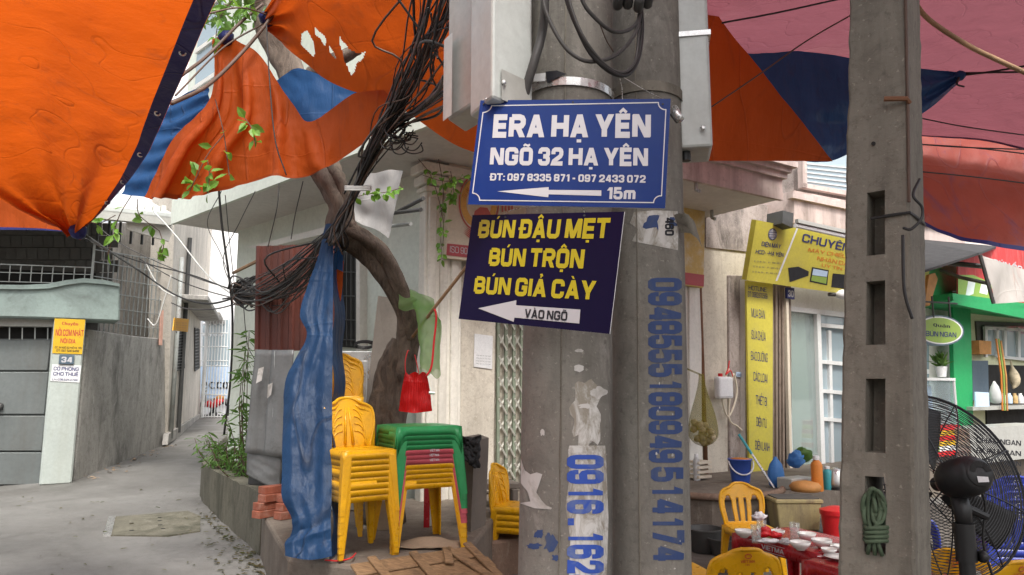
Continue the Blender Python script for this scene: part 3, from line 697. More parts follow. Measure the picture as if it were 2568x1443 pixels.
# posters on the pillar
pp = plH(.285)
pt = slabpx(plH(.29), [(131, 886), (206, 889), (214, 802), (137, 799)], .006, 'poster_yellow', 'poster')
tag(pt, 'yellow poster with red lettering for rice cookers on the gate pillar', 'poster')
q = plH(.29)
textpx(pt, 'Chuyên', q, (155, 815), (195, 817), (156, 805), 'print_red')
textpx(pt, 'NỒI CƠM NHẬT', q, (139, 842), (209, 844), (140, 826), 'print_red')
textpx(pt, 'NỘI ĐỊA', q, (151, 860), (189, 862), (152, 849), 'print_red')
textpx(pt, 'ĐC: 34 NGÕ 32 PHỐ HẠ YÊN', q, (137, 874), (205, 876), (137.5, 869), 'print_black', bold=.02)
textpx(pt, 'ĐT: 097 526 9468', q, (141, 882), (198, 884), (141.5, 876.5), 'print_black', bold=.02)
np_ = slabpx(plH(.31), [(147, 913), (185, 914), (187, 891), (149, 890)], .025, 'plate_slate', 'number_plate', bevel=.004)
tag(np_, 'slate blue house number plate reading 34 on the gate pillar', 'number plate')
textpx(np_, '34', plH(.31), (153, 909), (180, 910), (154.5, 895), 'print_white', bold=.05)
nt = slabpx(plH(.287), [(126, 956), (199, 960), (204, 917), (131, 914)], .004, 'paper', 'notice')
tag(nt, 'white paper notice offering a room to rent, under the number 34 plate', 'notice')
q = plH(.287)
textpx(nt, 'CÓ PHÒNG', q, (134, 929), (197, 931), (135, 920), 'print_navy'); textpx(nt, 'CHO THUÊ', q, (133, 942), (196, 944), (134, 933), 'print_navy')
textpx(nt, 'LH: 036.525.2789', q, (131, 954), (194, 956), (131.5, 949), 'print_navy', bold=.02)

# ---------------------------------------------------------------- grey boundary wall along the lane
G0 = gnd(190, 1204); G1 = gnd(417, 1114)
eG = (G1 - G0); eG.z = 0; eG.normalize(); nG = V((eG.y, -eG.x, 0))
def plG(off=0): return (G0 + nG * off, nG)
bw_ = slabpx(plG(), [(186, 1212), (420, 1118), (434, 853), (330, 842), (222, 826)], .18, 'wall_concrete', 'boundary_wall', bevel=.015)
tag(bw_, 'bare grey stained concrete boundary wall between the gate pillar and the lane house', 'wall')
gg = thing('wall_grille', 'tall welded steel bar grille standing on the grey boundary wall', 'grille', onpl(330, 842, *plG(-.1)))
for k in range(17):
    f = k / 16; u = lerp(246, 425, f ** .92); v0 = lerp(830, 852, f); v1 = lerp(628, 648, f)
    a = onpl(u, v0, *plG(-.08)); b = onpl(u + 6 - f * 2, v1, *plG(-.08)); b = V((a.x, a.y, b.z))
    m = MB(); m.tube([a, b], .011, 5); m.build('bar', 'bar_paint', gg)
for f in (.12, .3, .48, .66, .84, .99):
    a = onpl(236, lerp(828, 624, f), *plG(-.06)); b = onpl(427, lerp(852, 655, f), *plG(-.06)); m = MB(); m.tube([a, b], .009, 5); m.build('bar', 'bar_paint', gg)
cloth = MB(); a = onpl(405, 778, *plG(.03)); b = onpl(401, 866, *plG(.03))
cloth.grid(lambda s, r: lerp(a, b, r) + eG * (s - .5) * .16 + nG * .03 * math.sin(s * 9), 6, 12)
tag(cloth.build('hanging_cloth', 'grey_cloth', smooth=True, recalc=False), 'pale pink cloth strip hung over the grille of the boundary wall', 'cloth')
MATS['pink_rag'] = None; surfmat('pink_rag', (.72, .42, .33), .8, .2, 6, .3, 60); bpy.data.objects['hanging_cloth'].data.materials[0] = M('pink_rag')
# pale back building seen through the grille
bb = slabpx(plG(-1.0), [(236, 960), (422, 960), (422, 560), (236, 560)], .2, 'wall_concrete', 'courtyard_wall'); tag(bb, 'mouldy courtyard wall behind the bar grille', 'wall')

# ---------------------------------------------------------------- beige lane house
K0 = gnd(421, 1113); K1 = gnd(503, 1056)
eK = (K1 - K0); eK.z = 0; eK.normalize(); nK = V((eK.y, -eK.x, 0))
def plK(off=0): return (K0 + nK * off, nK)
lh = thing('house', 'beige rendered lane house with louvred windows and concrete awnings', 'house', K0)
slabpx(plK(), [(419, 1118), (503, 1058), (503, 742), (560, 742), (560, 500), (440, 470)], .4, 'lane_wall', 'wall', lh)
slabpx(plK(.06), [(420, 1116), (502, 1058), (503, 1038), (424, 1088)], .1, 'wall_concrete', 'plinth', lh)
def louvre(u0, u1, v0, v1):
    w = slabpx(plK(.02), [(u0, v1), (u1, v1 - 8), (u1, v0 + 4), (u0, v0)], .03, 'dark_inside', 'window', lh)
    n = 14
    for k in range(n):
        va = lerp(v0, v1, (k + .2) / n); vb = lerp(v0, v1, (k + .62) / n)
        slabpx(plK(.05), [(u0 + 1, vb), (u1 - 1, vb - 4), (u1 - 1, va - 1), (u0 + 1, va)], .02, 'dark_steel', 'slat', w)
louvre(443, 464, 830, 932); louvre(489, 501, 822, 932)
def awning(u0, u1, v, dn):
    a = onpl(u0, v, *plK(0)); b = onpl(u1, v + 6, *plK(0)); m = MB(); b.z = a.z
    m.obox(a, b - a, nK * .55, Z * .12); m.build('awning_slab', 'wall_concrete', lh, bevel=.02)
awning(452, 503, 752, 0); awning(498, 520, 792, 0)
m = MB(); a = onpl(447, 1085, *plK(.06)); b = onpl(459, 560, *plK(.06)); b = V((a.x, a.y, b.z)); m.tube([a, b], .05, 8); m.build('drain_pipe', 'dark_steel', lh)
m = MB(); a = onpl(428, 1100, *plG(.06)); b = V((a.x, a.y, 4.2)); m.tube([a, b], .045, 8); tag(m.build('steel_pipe', 'bar_paint', smooth=True), 'tall grey steel pipe where the boundary wall meets the lane house', 'pipe')
no = slabpx(plK(.62), [(434, 829), (471, 833), (474, 801), (438, 797)], .01, 'note_orange', 'note_board'); tag(no, 'orange paper note on the corner of the lane house', 'note')
for k in range(4): textpx(no, 'nhận sửa điện nước', plK(.62), (441, 810 + k * 6), (468, 812 + k * 6), (441.3, 806.5 + k * 6), 'print_red', bold=.0)

# ---------------------------------------------------------------- the end of the lane
YE = 22.0
def plE(off=0): return (V((0, YE - off, 0)), V((0, -1, 0)))
fb = thing('shop_building', 'bright shopfront with a pale blue banner at the end of the lane', 'building', at(530, 1050, YE + 1.2))
slabpx(plE(-1.2), [(380, 1060), (720, 1060), (720, 380), (380, 380)], .3, 'far_white', 'wall', fb)
slabpx(plE(-1.1), [(508, 918), (575, 918), (575, 800), (508, 800)], .05, 'window_glass', 'window', fb)
slabpx(plE(-1.0), [(502, 1000), (580, 1000), (580, 920), (502, 918)], .05, 'banner_blue', 'banner', fb)
textpx(fb, 'ecco', plE(-1.0), (506, 975), (572, 975), (506, 944), 'print_black', lift=.02, bold=.03)
for k in range(8):
    u = 512 + (k % 4) * 14; v = 812 + (k // 4) * 28
    m = MB(); m.lathe([(.001, -.06), (.05, -.03), (.06, 0), (.05, .03), (.001, .06)], at(u, v, YE + .9), 8); o = m.build('lamp_globe', 'far_white', fb, smooth=True)
fg = thing('lane_gate', 'white barred steel gate closing the far end of the lane', 'gate', at(530, 1052, YE))
for k in range(9):
    u = 507 + k * 7.6; m = MB(); p = at(u, 1054, YE); m.tube([p, V((p.x, p.y, at(u, 800, YE).z))], .014, 5); m.build('bar', 'white_alu', fg)
for v in (802, 836, 870, 905, 918, 990, 1045):
    m = MB(); m.tube([at(504, v, YE - .01), at(572, v, YE - .01)], .016, 5); m.build('rail', 'white_alu', fg)
m = MB(); p = at(506, 1055, YE); m.tube([p, V((p.x, p.y, at(506, 795, YE).z))], .06, 8); m.build('gate_post', 'white_alu', fg)
# parked scooter behind the gate
sct = thing('scooter', 'scooter parked in front of the blue banner at the end of the lane', 'scooter', at(535, 1048, YE + .6))
def S(u, v): return at(u, v, YE + .6)
for u in (514, 556):
    m = MB(); c = S(u, 1028); m.tube([c + V((math.cos(w) * .22, 0, math.sin(w) * .22)) for w in [k * math.pi / 8 for k in range(17)]], .05, 6); m.build('wheel', 'black_plastic', sct)
m = MB(); m.tube([S(512, 1018), S(524, 1012), S(534, 1020), S(545, 1010), S(560, 1004)], [.05, .12, .07, .13, .07], 8); m.build('body', 'bright_red', sct, smooth=True)
m = MB(); m.tube([S(538, 1004), S(550, 998), S(562, 998)], [.06, .09, .05], 8); m.build('seat', 'skin_orange', sct, smooth=True)
m = MB(); m.tube([S(516, 1014), S(513, 985), S(519, 980)], .03, 6); m.build('handlebar', 'dark_steel', sct)
# tall white house beyond
wb = thing('building', 'tall sunlit white building rising behind the lane house', 'building', at(560, 1000, 30))
slabpx((V((0, 30, 0)), V((0, -1, 0))), [(300, 1000), (760, 1000), (760, -200), (300, -200)], 3, 'far_white', 'wall', wb)
for u, v in ((545, 640), (560, 700)):
    m = MB(); a = at(u, v, 29.8); b = at(u + 22, v + 48, 29.8); m.tube([a, b], .12, 4); m.build('antenna_arm', 'dark_steel', wb)

# ---------------------------------------------------------------- corner building
cb = thing('corner_building', 'pale green corner building with white roof slab and folding gate', 'building', C0)
ZS = onL(585, 583).z
LW = 4.32
m = MB(); m.obox(C0 - nL * .25 + Z * 0, eL * LW, nL * .25, Z * ZS); m.build('side_wall', 'pale_green_wall', cb)
m = MB(); m.obox(C1 - nL * .25, V((-.2, 1, 0)).normalized() * 9, V((1, .2, 0)) * .3, Z * ZS); m.build('rear_wall', 'pale_green_wall', cb)
m = MB(); m.obox(C0 + Z * 0, eF * 6.05, -nF * .3, Z * ZS); m.build('front_wall', 'beige_wall', cb)
# roof slab with its overhangs and stepped end moulding
So = onz(430, 560, ZS); Sn = onz(1705, 453, ZS); Se = onz(1962, 499, ZS)
cs = C0 + nL * ((So - C0).dot(nL)) ; cs.z = 0
# meeting point of the two outer edges
a1 = V((So.x, So.y, 0)); d1 = -eL; a2 = V((Se.x, Se.y, 0)); d2 = -eF
den = d1.x * d2.y - d1.y * d2.x; tt = ((a2.x - a1.x) * d2.y - (a2.y - a1.y) * d2.x) / den; Sc = a1 + d1 * tt
back = C0 - (nF + nL) * 2.5
slab = [a1, Sc, a2, a2 - nF * 3.0, back, a1 - nL * 3]
m = MB(); m.prism([V((p.x, p.y, ZS)) for p in slab], Z * .30); sl_ = m.build('roof_slab', 'slab_white', cb)
def fascia(off, z0, h, mat):
    m = MB(); p = [a1 + nL * off, Sc + (nF + nL).normalized() * off, a2 + nF * off + eF * off, a2 - nF * 2.0 + eF * off]
    for i in range(3):
        d = (p[i + 1] - p[i]).normalized(); n_ = V((d.y, -d.x, 0))
        m.obox(V((p[i].x, p[i].y, z0)), p[i + 1] - p[i], -n_ * .08, Z * h)
    return m.build('cornice', mat, sl_)
m = MB(); m.obox(V((Sc.x, Sc.y, ZS - .02)) + nF * .012, a2 - Sc, -nF * .05, Z * .34); m.build('fascia', 'pink_fascia', sl_)
m = MB(); m.obox(V((a1.x, a1.y, ZS - .02)) + nL * .012, Sc - a1, -nL * .05, Z * .34); m.build('fascia', 'pale_green_wall', sl_)
for i, (o_, z_, h_) in enumerate(((.05, .24, .07), (.09, .31, .06), (.14, .37, .07))):
    m = MB(); m.obox(V((Sc.x, Sc.y, ZS + z_)) + nF * o_, a2 - Sc + eF * o_, -nF * (.2 + o_), Z * h_); m.build('cornice', 'pink_fascia', sl_)
# upper storey above the slab
m = MB(); m.obox(V((a1.x, a1.y, ZS + .30)) - nL * .10, Sc - a1, -nL * .25, Z * 5); up = m.build('upper_wall', 'pale_green_wall', cb)
pu = (V((a1.x, a1.y, 0)) - nL * .10, nL)
wq = onpl(492, 225, *pu); wq2 = onpl(530, 20, *pu)
m = MB(); m.obox(V((wq.x, wq.y, wq.z)) - nL * .02, -eL * .75, nL * .04, Z * (wq2.z - wq.z)); w_ = m.build('upper_window', 'window_glass', cb)
for zz in (0, .5, 1):
    m = MB(); m.obox(V((wq.x, wq.y, lerp(wq.z, wq2.z, zz) - .03)) + nL * .02, -eL * .75, nL * .03, Z * .06); m.build('frame', 'white_paint', w_)
m = MB(); m.obox(V((Sc.x, Sc.y, ZS + .44)) - nF * .6, (a2 - Sc), -nF * .25, Z * 4); m.build('upper_front_wall', 'white_paint', cb)
# window with bars on the side wall
w = slabpx(plL(.03), [(818, 868), (893, 873), (893, 640), (818, 620)], .05, 'dark_inside', 'window', cb)
for k in range(7):
    u = 824 + k * 11; slabpx(plL(.08), [(u, 868), (u + 2, 868), (u + 2, 628), (u, 628)], .015, 'dark_steel', 'bar', w)
for v in (680, 740, 800, 850):
    slabpx(plL(.095), [(818, v + 2), (893, v + 4), (893, v + 2), (818, v)], .015, 'dark_steel', 'bar', w)
slabpx(plL(.10), [(893, 880), (902, 880), (902, 640), (893, 638)], .1, 'white_paint', 'window_frame', cb)
slabpx(plL(.16), [(650, 625), (850, 578), (850, 560), (620, 620)], .14, 'white_paint', 'window_hood', cb)
# fluted pilaster at the corner
m = MB(); m.obox(C0 - eF * .16 + nF * .02, eF * .42, nF * .14, Z * (ZS - .02)); pl_ = m.build('pilaster', 'pilaster_paint', cb, bevel=.012)
for k in range(3):
    m = MB(); m.obox(C0 - eF * (.13 - k * .13) + nF * .155, eF * .09, nF * .03, Z * (ZS - .35)); m.build('flute', 'pilaster_paint', pl_, bevel=.01)
m = MB()
for (o_, z_, h_) in ((.03, -.30, .05), (.06, -.24, .10), (.10, -.13, .1)):
    m.obox(C0 - eF * (.16 + o_) + nF * (.0) + Z * (ZS + z_), eF * (.42 + 2 * o_), nF * (.19 + o_), Z * h_)
m.build('capital', 'pilaster_paint', pl_, bevel=.012)
# rendered pier left of the folding gate
slabpx(plF(.10), [(1142, 1222), (1238, 1236), (1246, 640), (1140, 640)], .15, 'beige_wall', 'pier', cb, bevel=.01)
slabpx(plF(.13), [(1120, 1216), (1134, 1218), (1140, 650), (1124, 650)], .12, 'pilaster_paint', 'pier_edge', cb, bevel=.01)
slabpx(plF(.16), [(1716, 1225), (1762, 1225), (1760, 700), (1712, 700)], .2, 'white_paint', 'white_pier', cb, bevel=.01)
slabpx(plF(.19), [(1730, 1225), (1745, 1225), (1744, 720), (1729, 720)], .05, 'white_paint', 'pier_rib', cb, bevel=.006)
m = MB()
for u, v in ((1785, 528), (1745, 455)):
    p = onz(u, v, ZS); m = MB(); m.tube([p, p - Z * .10, p - Z * .12 - nF * -.05], .022, 8); m.build('drain_spout', 'bar_paint', cb)
# folding gate
fgate = thing('folding_gate', 'green folding lattice gate behind the round concrete poles', 'gate', onF(1240, 1230, .06))
g0 = onF(1246, 1232, .06); g1 = onF(1700, 1290, .06)
g0.z = .46; L = (V((g1.x, g1.y, .46)) - g0).length; ztop = 2.55; nb = 26; sp = L / nb
for k in range(nb + 1):
    m = MB(); p = g0 + eF * (k * sp); m.obox(p - eF * .017, eF * .034, nF * .03, Z * (ztop - .46)); m.build('bar', 'gate_green', fgate, bevel=.004)
for k in range(nb):
    m = MB(); p = g0 + eF * (k * sp) - nF * .012
    for i in range(9):
        za = .58 + i * .22
        a, b = p + Z * (za - .46), p + eF * sp + Z * (za - .46 + .16); c, d = p + eF * sp + Z * (za - .46), p + Z * (za - .46 + .16)
        m.tube([a, b], .011, 4); m.tube([c + nF * .045, d + nF * .045], .011, 4)
    o = m.build('lattice', 'gate_cream', fgate)
slabpx(plF(-.05), [(1240, 1240), (1715, 1300), (1715, 640), (1240, 640)], .03, 'gate_green', 'backing', fgate)
# long sign board over the gate
sb = thing('sign_board', 'long cream shop sign board with a round orange emblem and a red ISO strip', 'sign', onF(1440, 690, .25))
pS = plF(.25)
slabpx(pS, [(1118, 647), (1330, 672), (1330, 400), (1128, 386)], .06, 'board_cream', 'panel', sb)
slabpx(pS, [(1330, 672), (1660, 706), (1660, 490), (1330, 400)], .06, 'board_cream', 'panel', sb)
slabpx(pS, [(1660, 706), (1764, 722), (1768, 527), (1660, 490)], .06, 'board_stained', 'panel', sb)
slabpx(plF(.256), [(1120, 640), (1330, 665), (1330, 632), (1122, 611)], .004, 'board_red', 'strip', sb)
slabpx(plF(.256), [(1330, 665), (1765, 719), (1766, 690), (1330, 632)], .004, 'board_red', 'strip', sb)
textpx(sb, 'ISO 9001', plF(.257), (1128, 633), (1186, 640), (1128.5, 617), 'print_white', bold=.0)
q = plF(.254)
cx, cy, rr = 1201, 508, 50
def ring(r0, r1, a0=0, a1=360, n=40):
    pts = [(cx + r1 * math.cos(math.radians(lerp(a0, a1, k / n))), cy + 1.45 * r1 * math.sin(math.radians(lerp(a0, a1, k / n)))) for k in range(n + 1)]
    pts += [(cx + r0 * math.cos(math.radians(lerp(a1, a0, k / n))), cy + 1.45 * r0 * math.sin(math.radians(lerp(a1, a0, k / n)))) for k in range(n + 1)]
    return pts
polypx(q, [(cx + 46 * math.cos(k * .157), cy + 1.4 * 46 * math.sin(k * .157)) for k in range(40)], 'logo_orange', 'emblem', sb, .001)
polypx(q, [(cx + 32 * math.cos(k * .157), cy + 1.4 * 32 * math.sin(k * .157)) for k in range(40)], 'board_cream', 'emblem', sb, .002)
polypx(q, ring(48, 51), 'logo_pink', 'emblem_ring', sb, .002)
polypx(q, [(1184, 560), (1190, 530), (1204, 520), (1222, 522), (1232, 540), (1222, 548), (1230, 560), (1236, 576), (1200, 580)], 'logo_pink', 'emblem_figure', sb, .003)
for k in range(5): polypx(q, [(1168 - k * 2, 570 + k * 3), (1186, 580 + k * 5), (1184, 584 + k * 5)], 'logo_pink', 'emblem_ray', sb, .003)
textpx(sb, 'UY TÍN', q, (1158, 492), (1172, 470), (1168, 500), 'print_orange', lift=.003, bold=0)
for k in range(4): polypx(q, [(1258 + k * 8, 532 - k * 2), (1262 + k * 8, 532 - k * 2), (1262 + k * 8, 512), (1258 + k * 8, 512)], 'logo_pink', 'emblem_ray', sb, .002)
# white paper on the pier (its code is left out)
pz = slabpx(plF(.11), [(1188, 920), (1234, 926), (1236, 843), (1190, 837)], .004, 'paper', 'paper_notice'); tag(pz, 'white paper notice taped to the rendered pier beside the folding gate', 'notice')
for k in range(4): textpx(pz, 'thông báo thu tiền điện', plF(.11), (1194, 892 + k * 7), (1230, 895 + k * 7), (1194, 889 + k * 7), 'print_black', bold=0)
# rusty riser pipe
m = MB(); p = onF(1772, 1230, .14); m.tube([V((p.x, p.y, .45)), V((p.x, p.y, ZS))], .03, 8); tag(m.build('riser_pipe', 'rust', smooth=True), 'rusty vertical pipe between the white pier and the mouldy wall', 'pipe')

# ---------------------------------------------------------------- house 30, the electronics shop
s0 = C0 + eF * 6.1
sh = thing('shop_house', 'pinkish mould-stained shop house number 30 with a glass door', 'building', s0)
m = MB(); m.obox(s0 - nF * .05, eF * 1.02, -nF * .3, Z * 3.6); m.build('party_wall', 'mould_wall', sh)
slabpx(plF(.04), [(1832, 1228), (1872, 1232), (1872, 692), (1828, 690)], .1, 'mould_wall', 'wall_panel', sh, bevel=.01)
slabpx(plF(.12), [(1870, 1232), (1878, 1233), (1876, 700), (1868, 700)], .14, 'white_paint', 'door_jamb', sh)
slabpx(plF(.02), [(1770, 620), (2400, 690), (2400, 560), (1770, 500)], .3, 'mould_wall', 'upper_band', sh)
slabpx(plF(.45), [(1992, 560), (2420, 650), (2420, 560), (1992, 478)], .7, 'pink_fascia', 'balcony_band', sh)
slabpx(plF(.50), [(1988, 496), (2420, 585), (2420, 570), (1988, 480)], .1, 'pink_fascia', 'balcony_moulding', sh)
slabpx(plF(.15), [(1990, 500), (2420, 590), (2420, 300), (1990, 380)], .3, 'mould_wall', 'upper_wall', sh)
w = slabpx(plF(.30), [(2024, 462), (2300, 512), (2300, 380), (2022, 395)], .04, 'window_glass', 'window', sh)
for k in range(6): slabpx(plF(.32), [(2024, 412 + k * 11), (2300, 440 + k * 13), (2300, 437 + k * 13), (2024, 410 + k * 11)], .02, 'white_alu', 'slat', w)
slabpx(plF(.34), [(2014, 470), (2025, 472), (2023, 385), (2012, 385)], .08, 'pink_fascia', 'window_frame', w)
slabpx(plF(.34), [(2014, 470), (2300, 522), (2300, 510), (2014, 459)], .08, 'pink_fascia', 'window_frame', w)
# yellow shop sign leaning out
ns = (nF + Z * -.28).normalized(); pY = (onF(1872, 704, .35), ns)
ys = slabpx(pY, [(1872, 703), (2330, 768), (2330, 640), (1897, 552)], .08, 'sign_yellow', 'shop_sign'); tag(ys, 'yellow electronics shop sign leaning out over door number 30', 'sign')
def yt(s, a, b, c, mat='print_navy', bold=.02): textpx(ys, s, pY, a, b, c, mat, .004, bold)
yt('ĐIỆN MÁY', (1908, 617), (1957, 624), (1910, 606)); yt('HCD- -HẠ YÊN', (1894, 636), (1964, 645), (1896, 626))
for k in range(3): yt('Số 32 Hạ Yên - ĐT: 0982 670 5', (1890 - k * 2, 657 + k * 13), (1958 - k * 3, 663 + k * 13), (1891 - k * 2, 652 + k * 13), 'print_navy', 0)
yt('CHUYÊN KINH DOANH', (2010, 606), (2290, 668), (2014, 586), bold=.03)
yt('MÁY CHIẾU - TIVI LED - ÂM LY', (2026, 631), (2260, 672), (2028, 622), 'print_orange', .015); yt('NHẬN ĐÀO TẠO NGHỀ', (2048, 653), (2220, 685), (2050, 643), 'print_orange', .015); yt('UY TÍN - CHẤT LƯỢNG', (2060, 669), (2220, 700), (2061, 661), 'print_orange', .015)
polypx(pY, [(1944, 707 - 2), (1949, 707 - 2), (2002, 571), (1998, 570)], 'bright_white', 'divider', ys, .003)
gl = [(1937 + 11 * math.cos(k * .4), 588 + 15 * math.sin(k * .4)) for k in range(16)]
polypx(pY, gl, 'print_white', 'globe', ys, .003)
for r_ in (.35, .7, 1.0): polypx(pY, [(1937 + 11 * r_ * math.cos(k * .4), 588 + 15 * math.sin(k * .4)) for k in range(16)] + [(1937 + 9.6 * r_ * math.cos(-k * .4), 588 + 13.5 * math.sin(-k * .4)) for k in range(16)], 'print_navy', 'globe_line', ys, .004)
for dv in (-6, 0, 6): polypx(pY, [(1927, 588 + dv), (1947, 589 + dv), (1947, 590 + dv), (1927, 589.5 + dv)], 'print_navy', 'globe_line', ys, .004)
polypx(pY, [(1976, 672), (2002, 669), (2028, 681), (2027, 692), (1980, 708)], 'print_black', 'speaker_picture', ys, .003)
polypx(pY, [(2036, 670), (2078, 678), (2074, 716), (2030, 707)], 'print_black', 'screen_picture', ys, .003)
polypx(pY, [(2039, 674), (2075, 681), (2073, 695), (2036, 690)], 'banner_blue', 'screen_picture', ys, .005); polypx(pY, [(2036, 691), (2073, 696), (2071, 712), (2033, 704)], 'oval_green', 'screen_picture', ys, .005)
polypx(pY, [(2088, 686), (2150, 692), (2150, 730), (2084, 720)], 'print_black', 'amplifier_picture', ys, .003)
# tube lamp, bulb, black bracket
tl = thing('tube_lamp', 'white tube lamp fixed above the yellow shop sign', 'lamp', onF(2050, 590, .75))
a = onF(1994, 566, .75); b = onF(2250, 622, .75); m = MB(); m.tube([a, b], .03, 8); m.build('tube', 'bright_white', tl); m = MB(); m.obox(a + Z * .03, b - a, nF * .05, Z * .05); m.build('fitting', 'grey_metal', tl)
slabpx(plF(.7), [(1962, 560), (1988, 572), (1990, 535), (1964, 528)], .25, 'dark_steel', 'lamp_bracket', tl)
bl = thing('light_bulb', 'pale light bulb hanging below the yellow shop sign', 'lamp', onF(2108, 738, .4))
Mx = Matrix.Rotation(math.radians(90), 3, 'Y'); m = MB(); m.lathe([(.02, -.10), (.05, -.06), (.075, 0), (.06, .06), (.02, .09)], onF(2112, 739, .4), 12, Mx); m.build('bulb', 'bright_white', bl, smooth=True)
m = MB(); m.lathe([(.025, -.2), (.03, -.1)], onF(2112, 739, .4), 10, Mx); m.build('socket', 'dark_steel', bl)
# vertical yellow banner
pV = plF(.2)
vb = slabpx(pV, [(1880, 1185), (1938, 1195), (1938, 712), (1872, 704)], .03, 'sign_yellow', 'vertical_sign'); tag(vb, 'tall narrow yellow sign listing repairs beside the shop gate', 'sign')
def vt(s, x0, x1, y, h, bold=.01): textpx(vb, s, pV, (x0, y), (x1, y + 6), (x0, y - h), 'print_navy', .003, bold)
vt('HOTLINE', 1877, 1922, 727, 11); vt('ĐT: 0982.670.569', 1875, 1924, 744, 13)
for s, y, x0, x1 in (('MUA BÁN', 795, 1884, 1918), ('SỬA CHỮA', 850, 1884, 1920), ('BẢO DƯỠNG', 903, 1883, 1925), ('CÁC LOẠI', 955, 1889, 1924), ('THIẾT BỊ', 1013, 1895, 1923), ('ĐIỆN TỬ', 1068, 1896, 1923), ('ĐIỆN LẠNH', 1127, 1893, 1930)):
    vt(s, x0, x1, y, 22, .0)
# stacked brown folding gate and glass front
fg2 = thing('folding_gate', 'brown folding gate pushed together at the shop door', 'gate', onF(1960, 1200, .12))
for k in range(6):
    u = 1937 + k * 8.5
    slabpx(plF(.14 + .03 * (k % 2)), [(u + 2, 1198 + k), (u + 6.5, 1199 + k), (u + 5, 716), (u, 715)], .05, 'gate_brown' if k % 2 == 0 else 'gate_brown', 'bar', fg2, bevel=.005)
slabpx(plF(.2), [(1982, 1205), (1988, 1206), (1977, 722), (1971, 721)], .05, 'board_cream', 'jamb', fg2)
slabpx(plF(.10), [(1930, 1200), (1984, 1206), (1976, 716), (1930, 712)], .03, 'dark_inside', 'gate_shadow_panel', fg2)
gd = thing('glass_door', 'white framed glass shop door under the number 30 plate', 'door', onF(2050, 1220, .05))
def fr(pts, mat='white_alu', name='frame', off=.08, th=.06, **kw): return slabpx(plF(off), pts, th, mat, name, gd, **kw)
fr([(1978, 780), (2330, 818), (2330, 740), (1972, 712)], 'white_paint', 'head_panel', .05)
fr([(1978, 780), (2330, 820), (2330, 806), (1978, 768)])
fr([(2062, 1212), (2072, 1214), (2058, 786), (2049, 785)])
fr([(1985, 1206), (1990, 1207), (1978, 770), (1973, 770)])
for v in (820, 912, 985, 1055, 1172): fr([(2060, v), (2330, v + 26), (2330, v + 15), (2060, v - 9)], off=.07)
for u in (2080, 2150): fr([(u + 6, 1180), (u + 13, 1181), (u + 5, 830), (u - 2, 829)], off=.06)
fr([(1984, 1206), (2066, 1214), (2056, 790), (1976, 780)], 'glass', 'pane', .02, .01)
fr([(2066, 1214), (2330, 1230), (2330, 830), (2056, 790)], 'window_glass', 'pane', .02, .01)
fr([(1975, 1225), (2400, 1260), (2400, 700), (1975, 700)], 'dark_tile', 'room_back', -2.2, .1)
for k in range(4): fr([(1985, 930 + k * 60), (2060, 936 + k * 60), (2060, 930 + k * 60), (1985, 924 + k * 60)], 'white_paint', 'shelf', -.6, .3)
# things behind the glass: lamp, hourglass stand
m = MB(); c = onF(2003, 850, -.5); m.lathe([(.18, -.35), (.12, -.3), (.04, 0), (.14, .28), (.2, .34)], c - Z * .1, 14); tag(m.build('display_stand', 'print_orange', smooth=True), 'orange waisted stand behind the shop glass', 'stand')
m = MB(); m.lathe([(.02, -.2), (.22, -.12), (.26, 0), (.2, .13), (.02, .2)], c + Z * .35, 14); tag(m.build('lantern', 'bright_red', smooth=True), 'round red lantern hung behind the shop glass', 'lantern')
pn = slabpx(plF(.24), [(1974, 748), (1993, 751), (1992, 723), (1973, 721)], .03, 'print_navy', 'number_plate'); tag(pn, 'small navy number plate reading 30 beside the shop gate', 'number plate')
textpx(pn, '30', plF(.24), (1976, 744), (1990, 746), (1976, 728), 'print_white', .003, .05)
cw = slabpx(plF(.055), [(1847, 945), (1868, 947), (1868, 935), (1847, 933)], .006, 'banner_blue', 'sticker'); tag(cw, 'small blue sticker on the mouldy wall panel', 'sticker')
textpx(cw, 'KHOAN', plF(.055), (1849, 944), (1866, 945), (1849, 937), 'print_navy', .002, .02)

# ---------------------------------------------------------------- green eating house on the right
gs = thing('eating_house', 'eating house with bright green fascia and column, cream walls and hatch', 'building', onF(2440, 1230, .2))
def sg(pts, mat, name, off, th, parent=None, **kw): return slabpx(plF(off), pts, th, mat, name, parent or gs, **kw)
sg([(2420, 1240), (2700, 1260), (2700, 760), (2420, 740)], 'shop_cream', 'wall', .0, .15)
sg([(2300, 1240), (2430, 1245), (2430, 620), (2300, 600)], 'white_paint', 'side_wall', .0, .15)
sg([(2402, 1245), (2446, 1247), (2434, 735), (2388, 730)], 'shop_green', 'column', .35, .08, bevel=.01)
sg([(2380, 760), (2720, 830), (2720, 790), (2408, 744)], 'shop_green', 'fascia', .9, .06)
a = onF(2380, 745, .9); 
m = MB(); m.obox(onF(2390, 752, .9), eF * 5, -nF * .9, Z * .10); m.build('canopy', 'shop_green', gs)
sg([(2310, 740), (2402, 755), (2400, 668), (2310, 650)], 'shop_green', 'upper_panel', .3, .05)
sg([(2300, 700), (2720, 780), (2720, 560), (2300, 540)], 'white_paint', 'upper_wall', .1, .2)
sg([(2348, 618), (2392, 624), (2392, 600), (2348, 597)], 'shop_green', 'upper_block', .3, .1); sg([(2415, 628), (2446, 632), (2446, 618), (2415, 614)], 'shop_green', 'upper_block', .3, .1)
pr = plF(.6)
rb = slabpx(pr, [(2402, 762), (2720, 830), (2720, 640), (2402, 610)], .02, 'banner_red', 'banner'); tag(rb, 'red and white printed banner over the green fascia', 'banner')
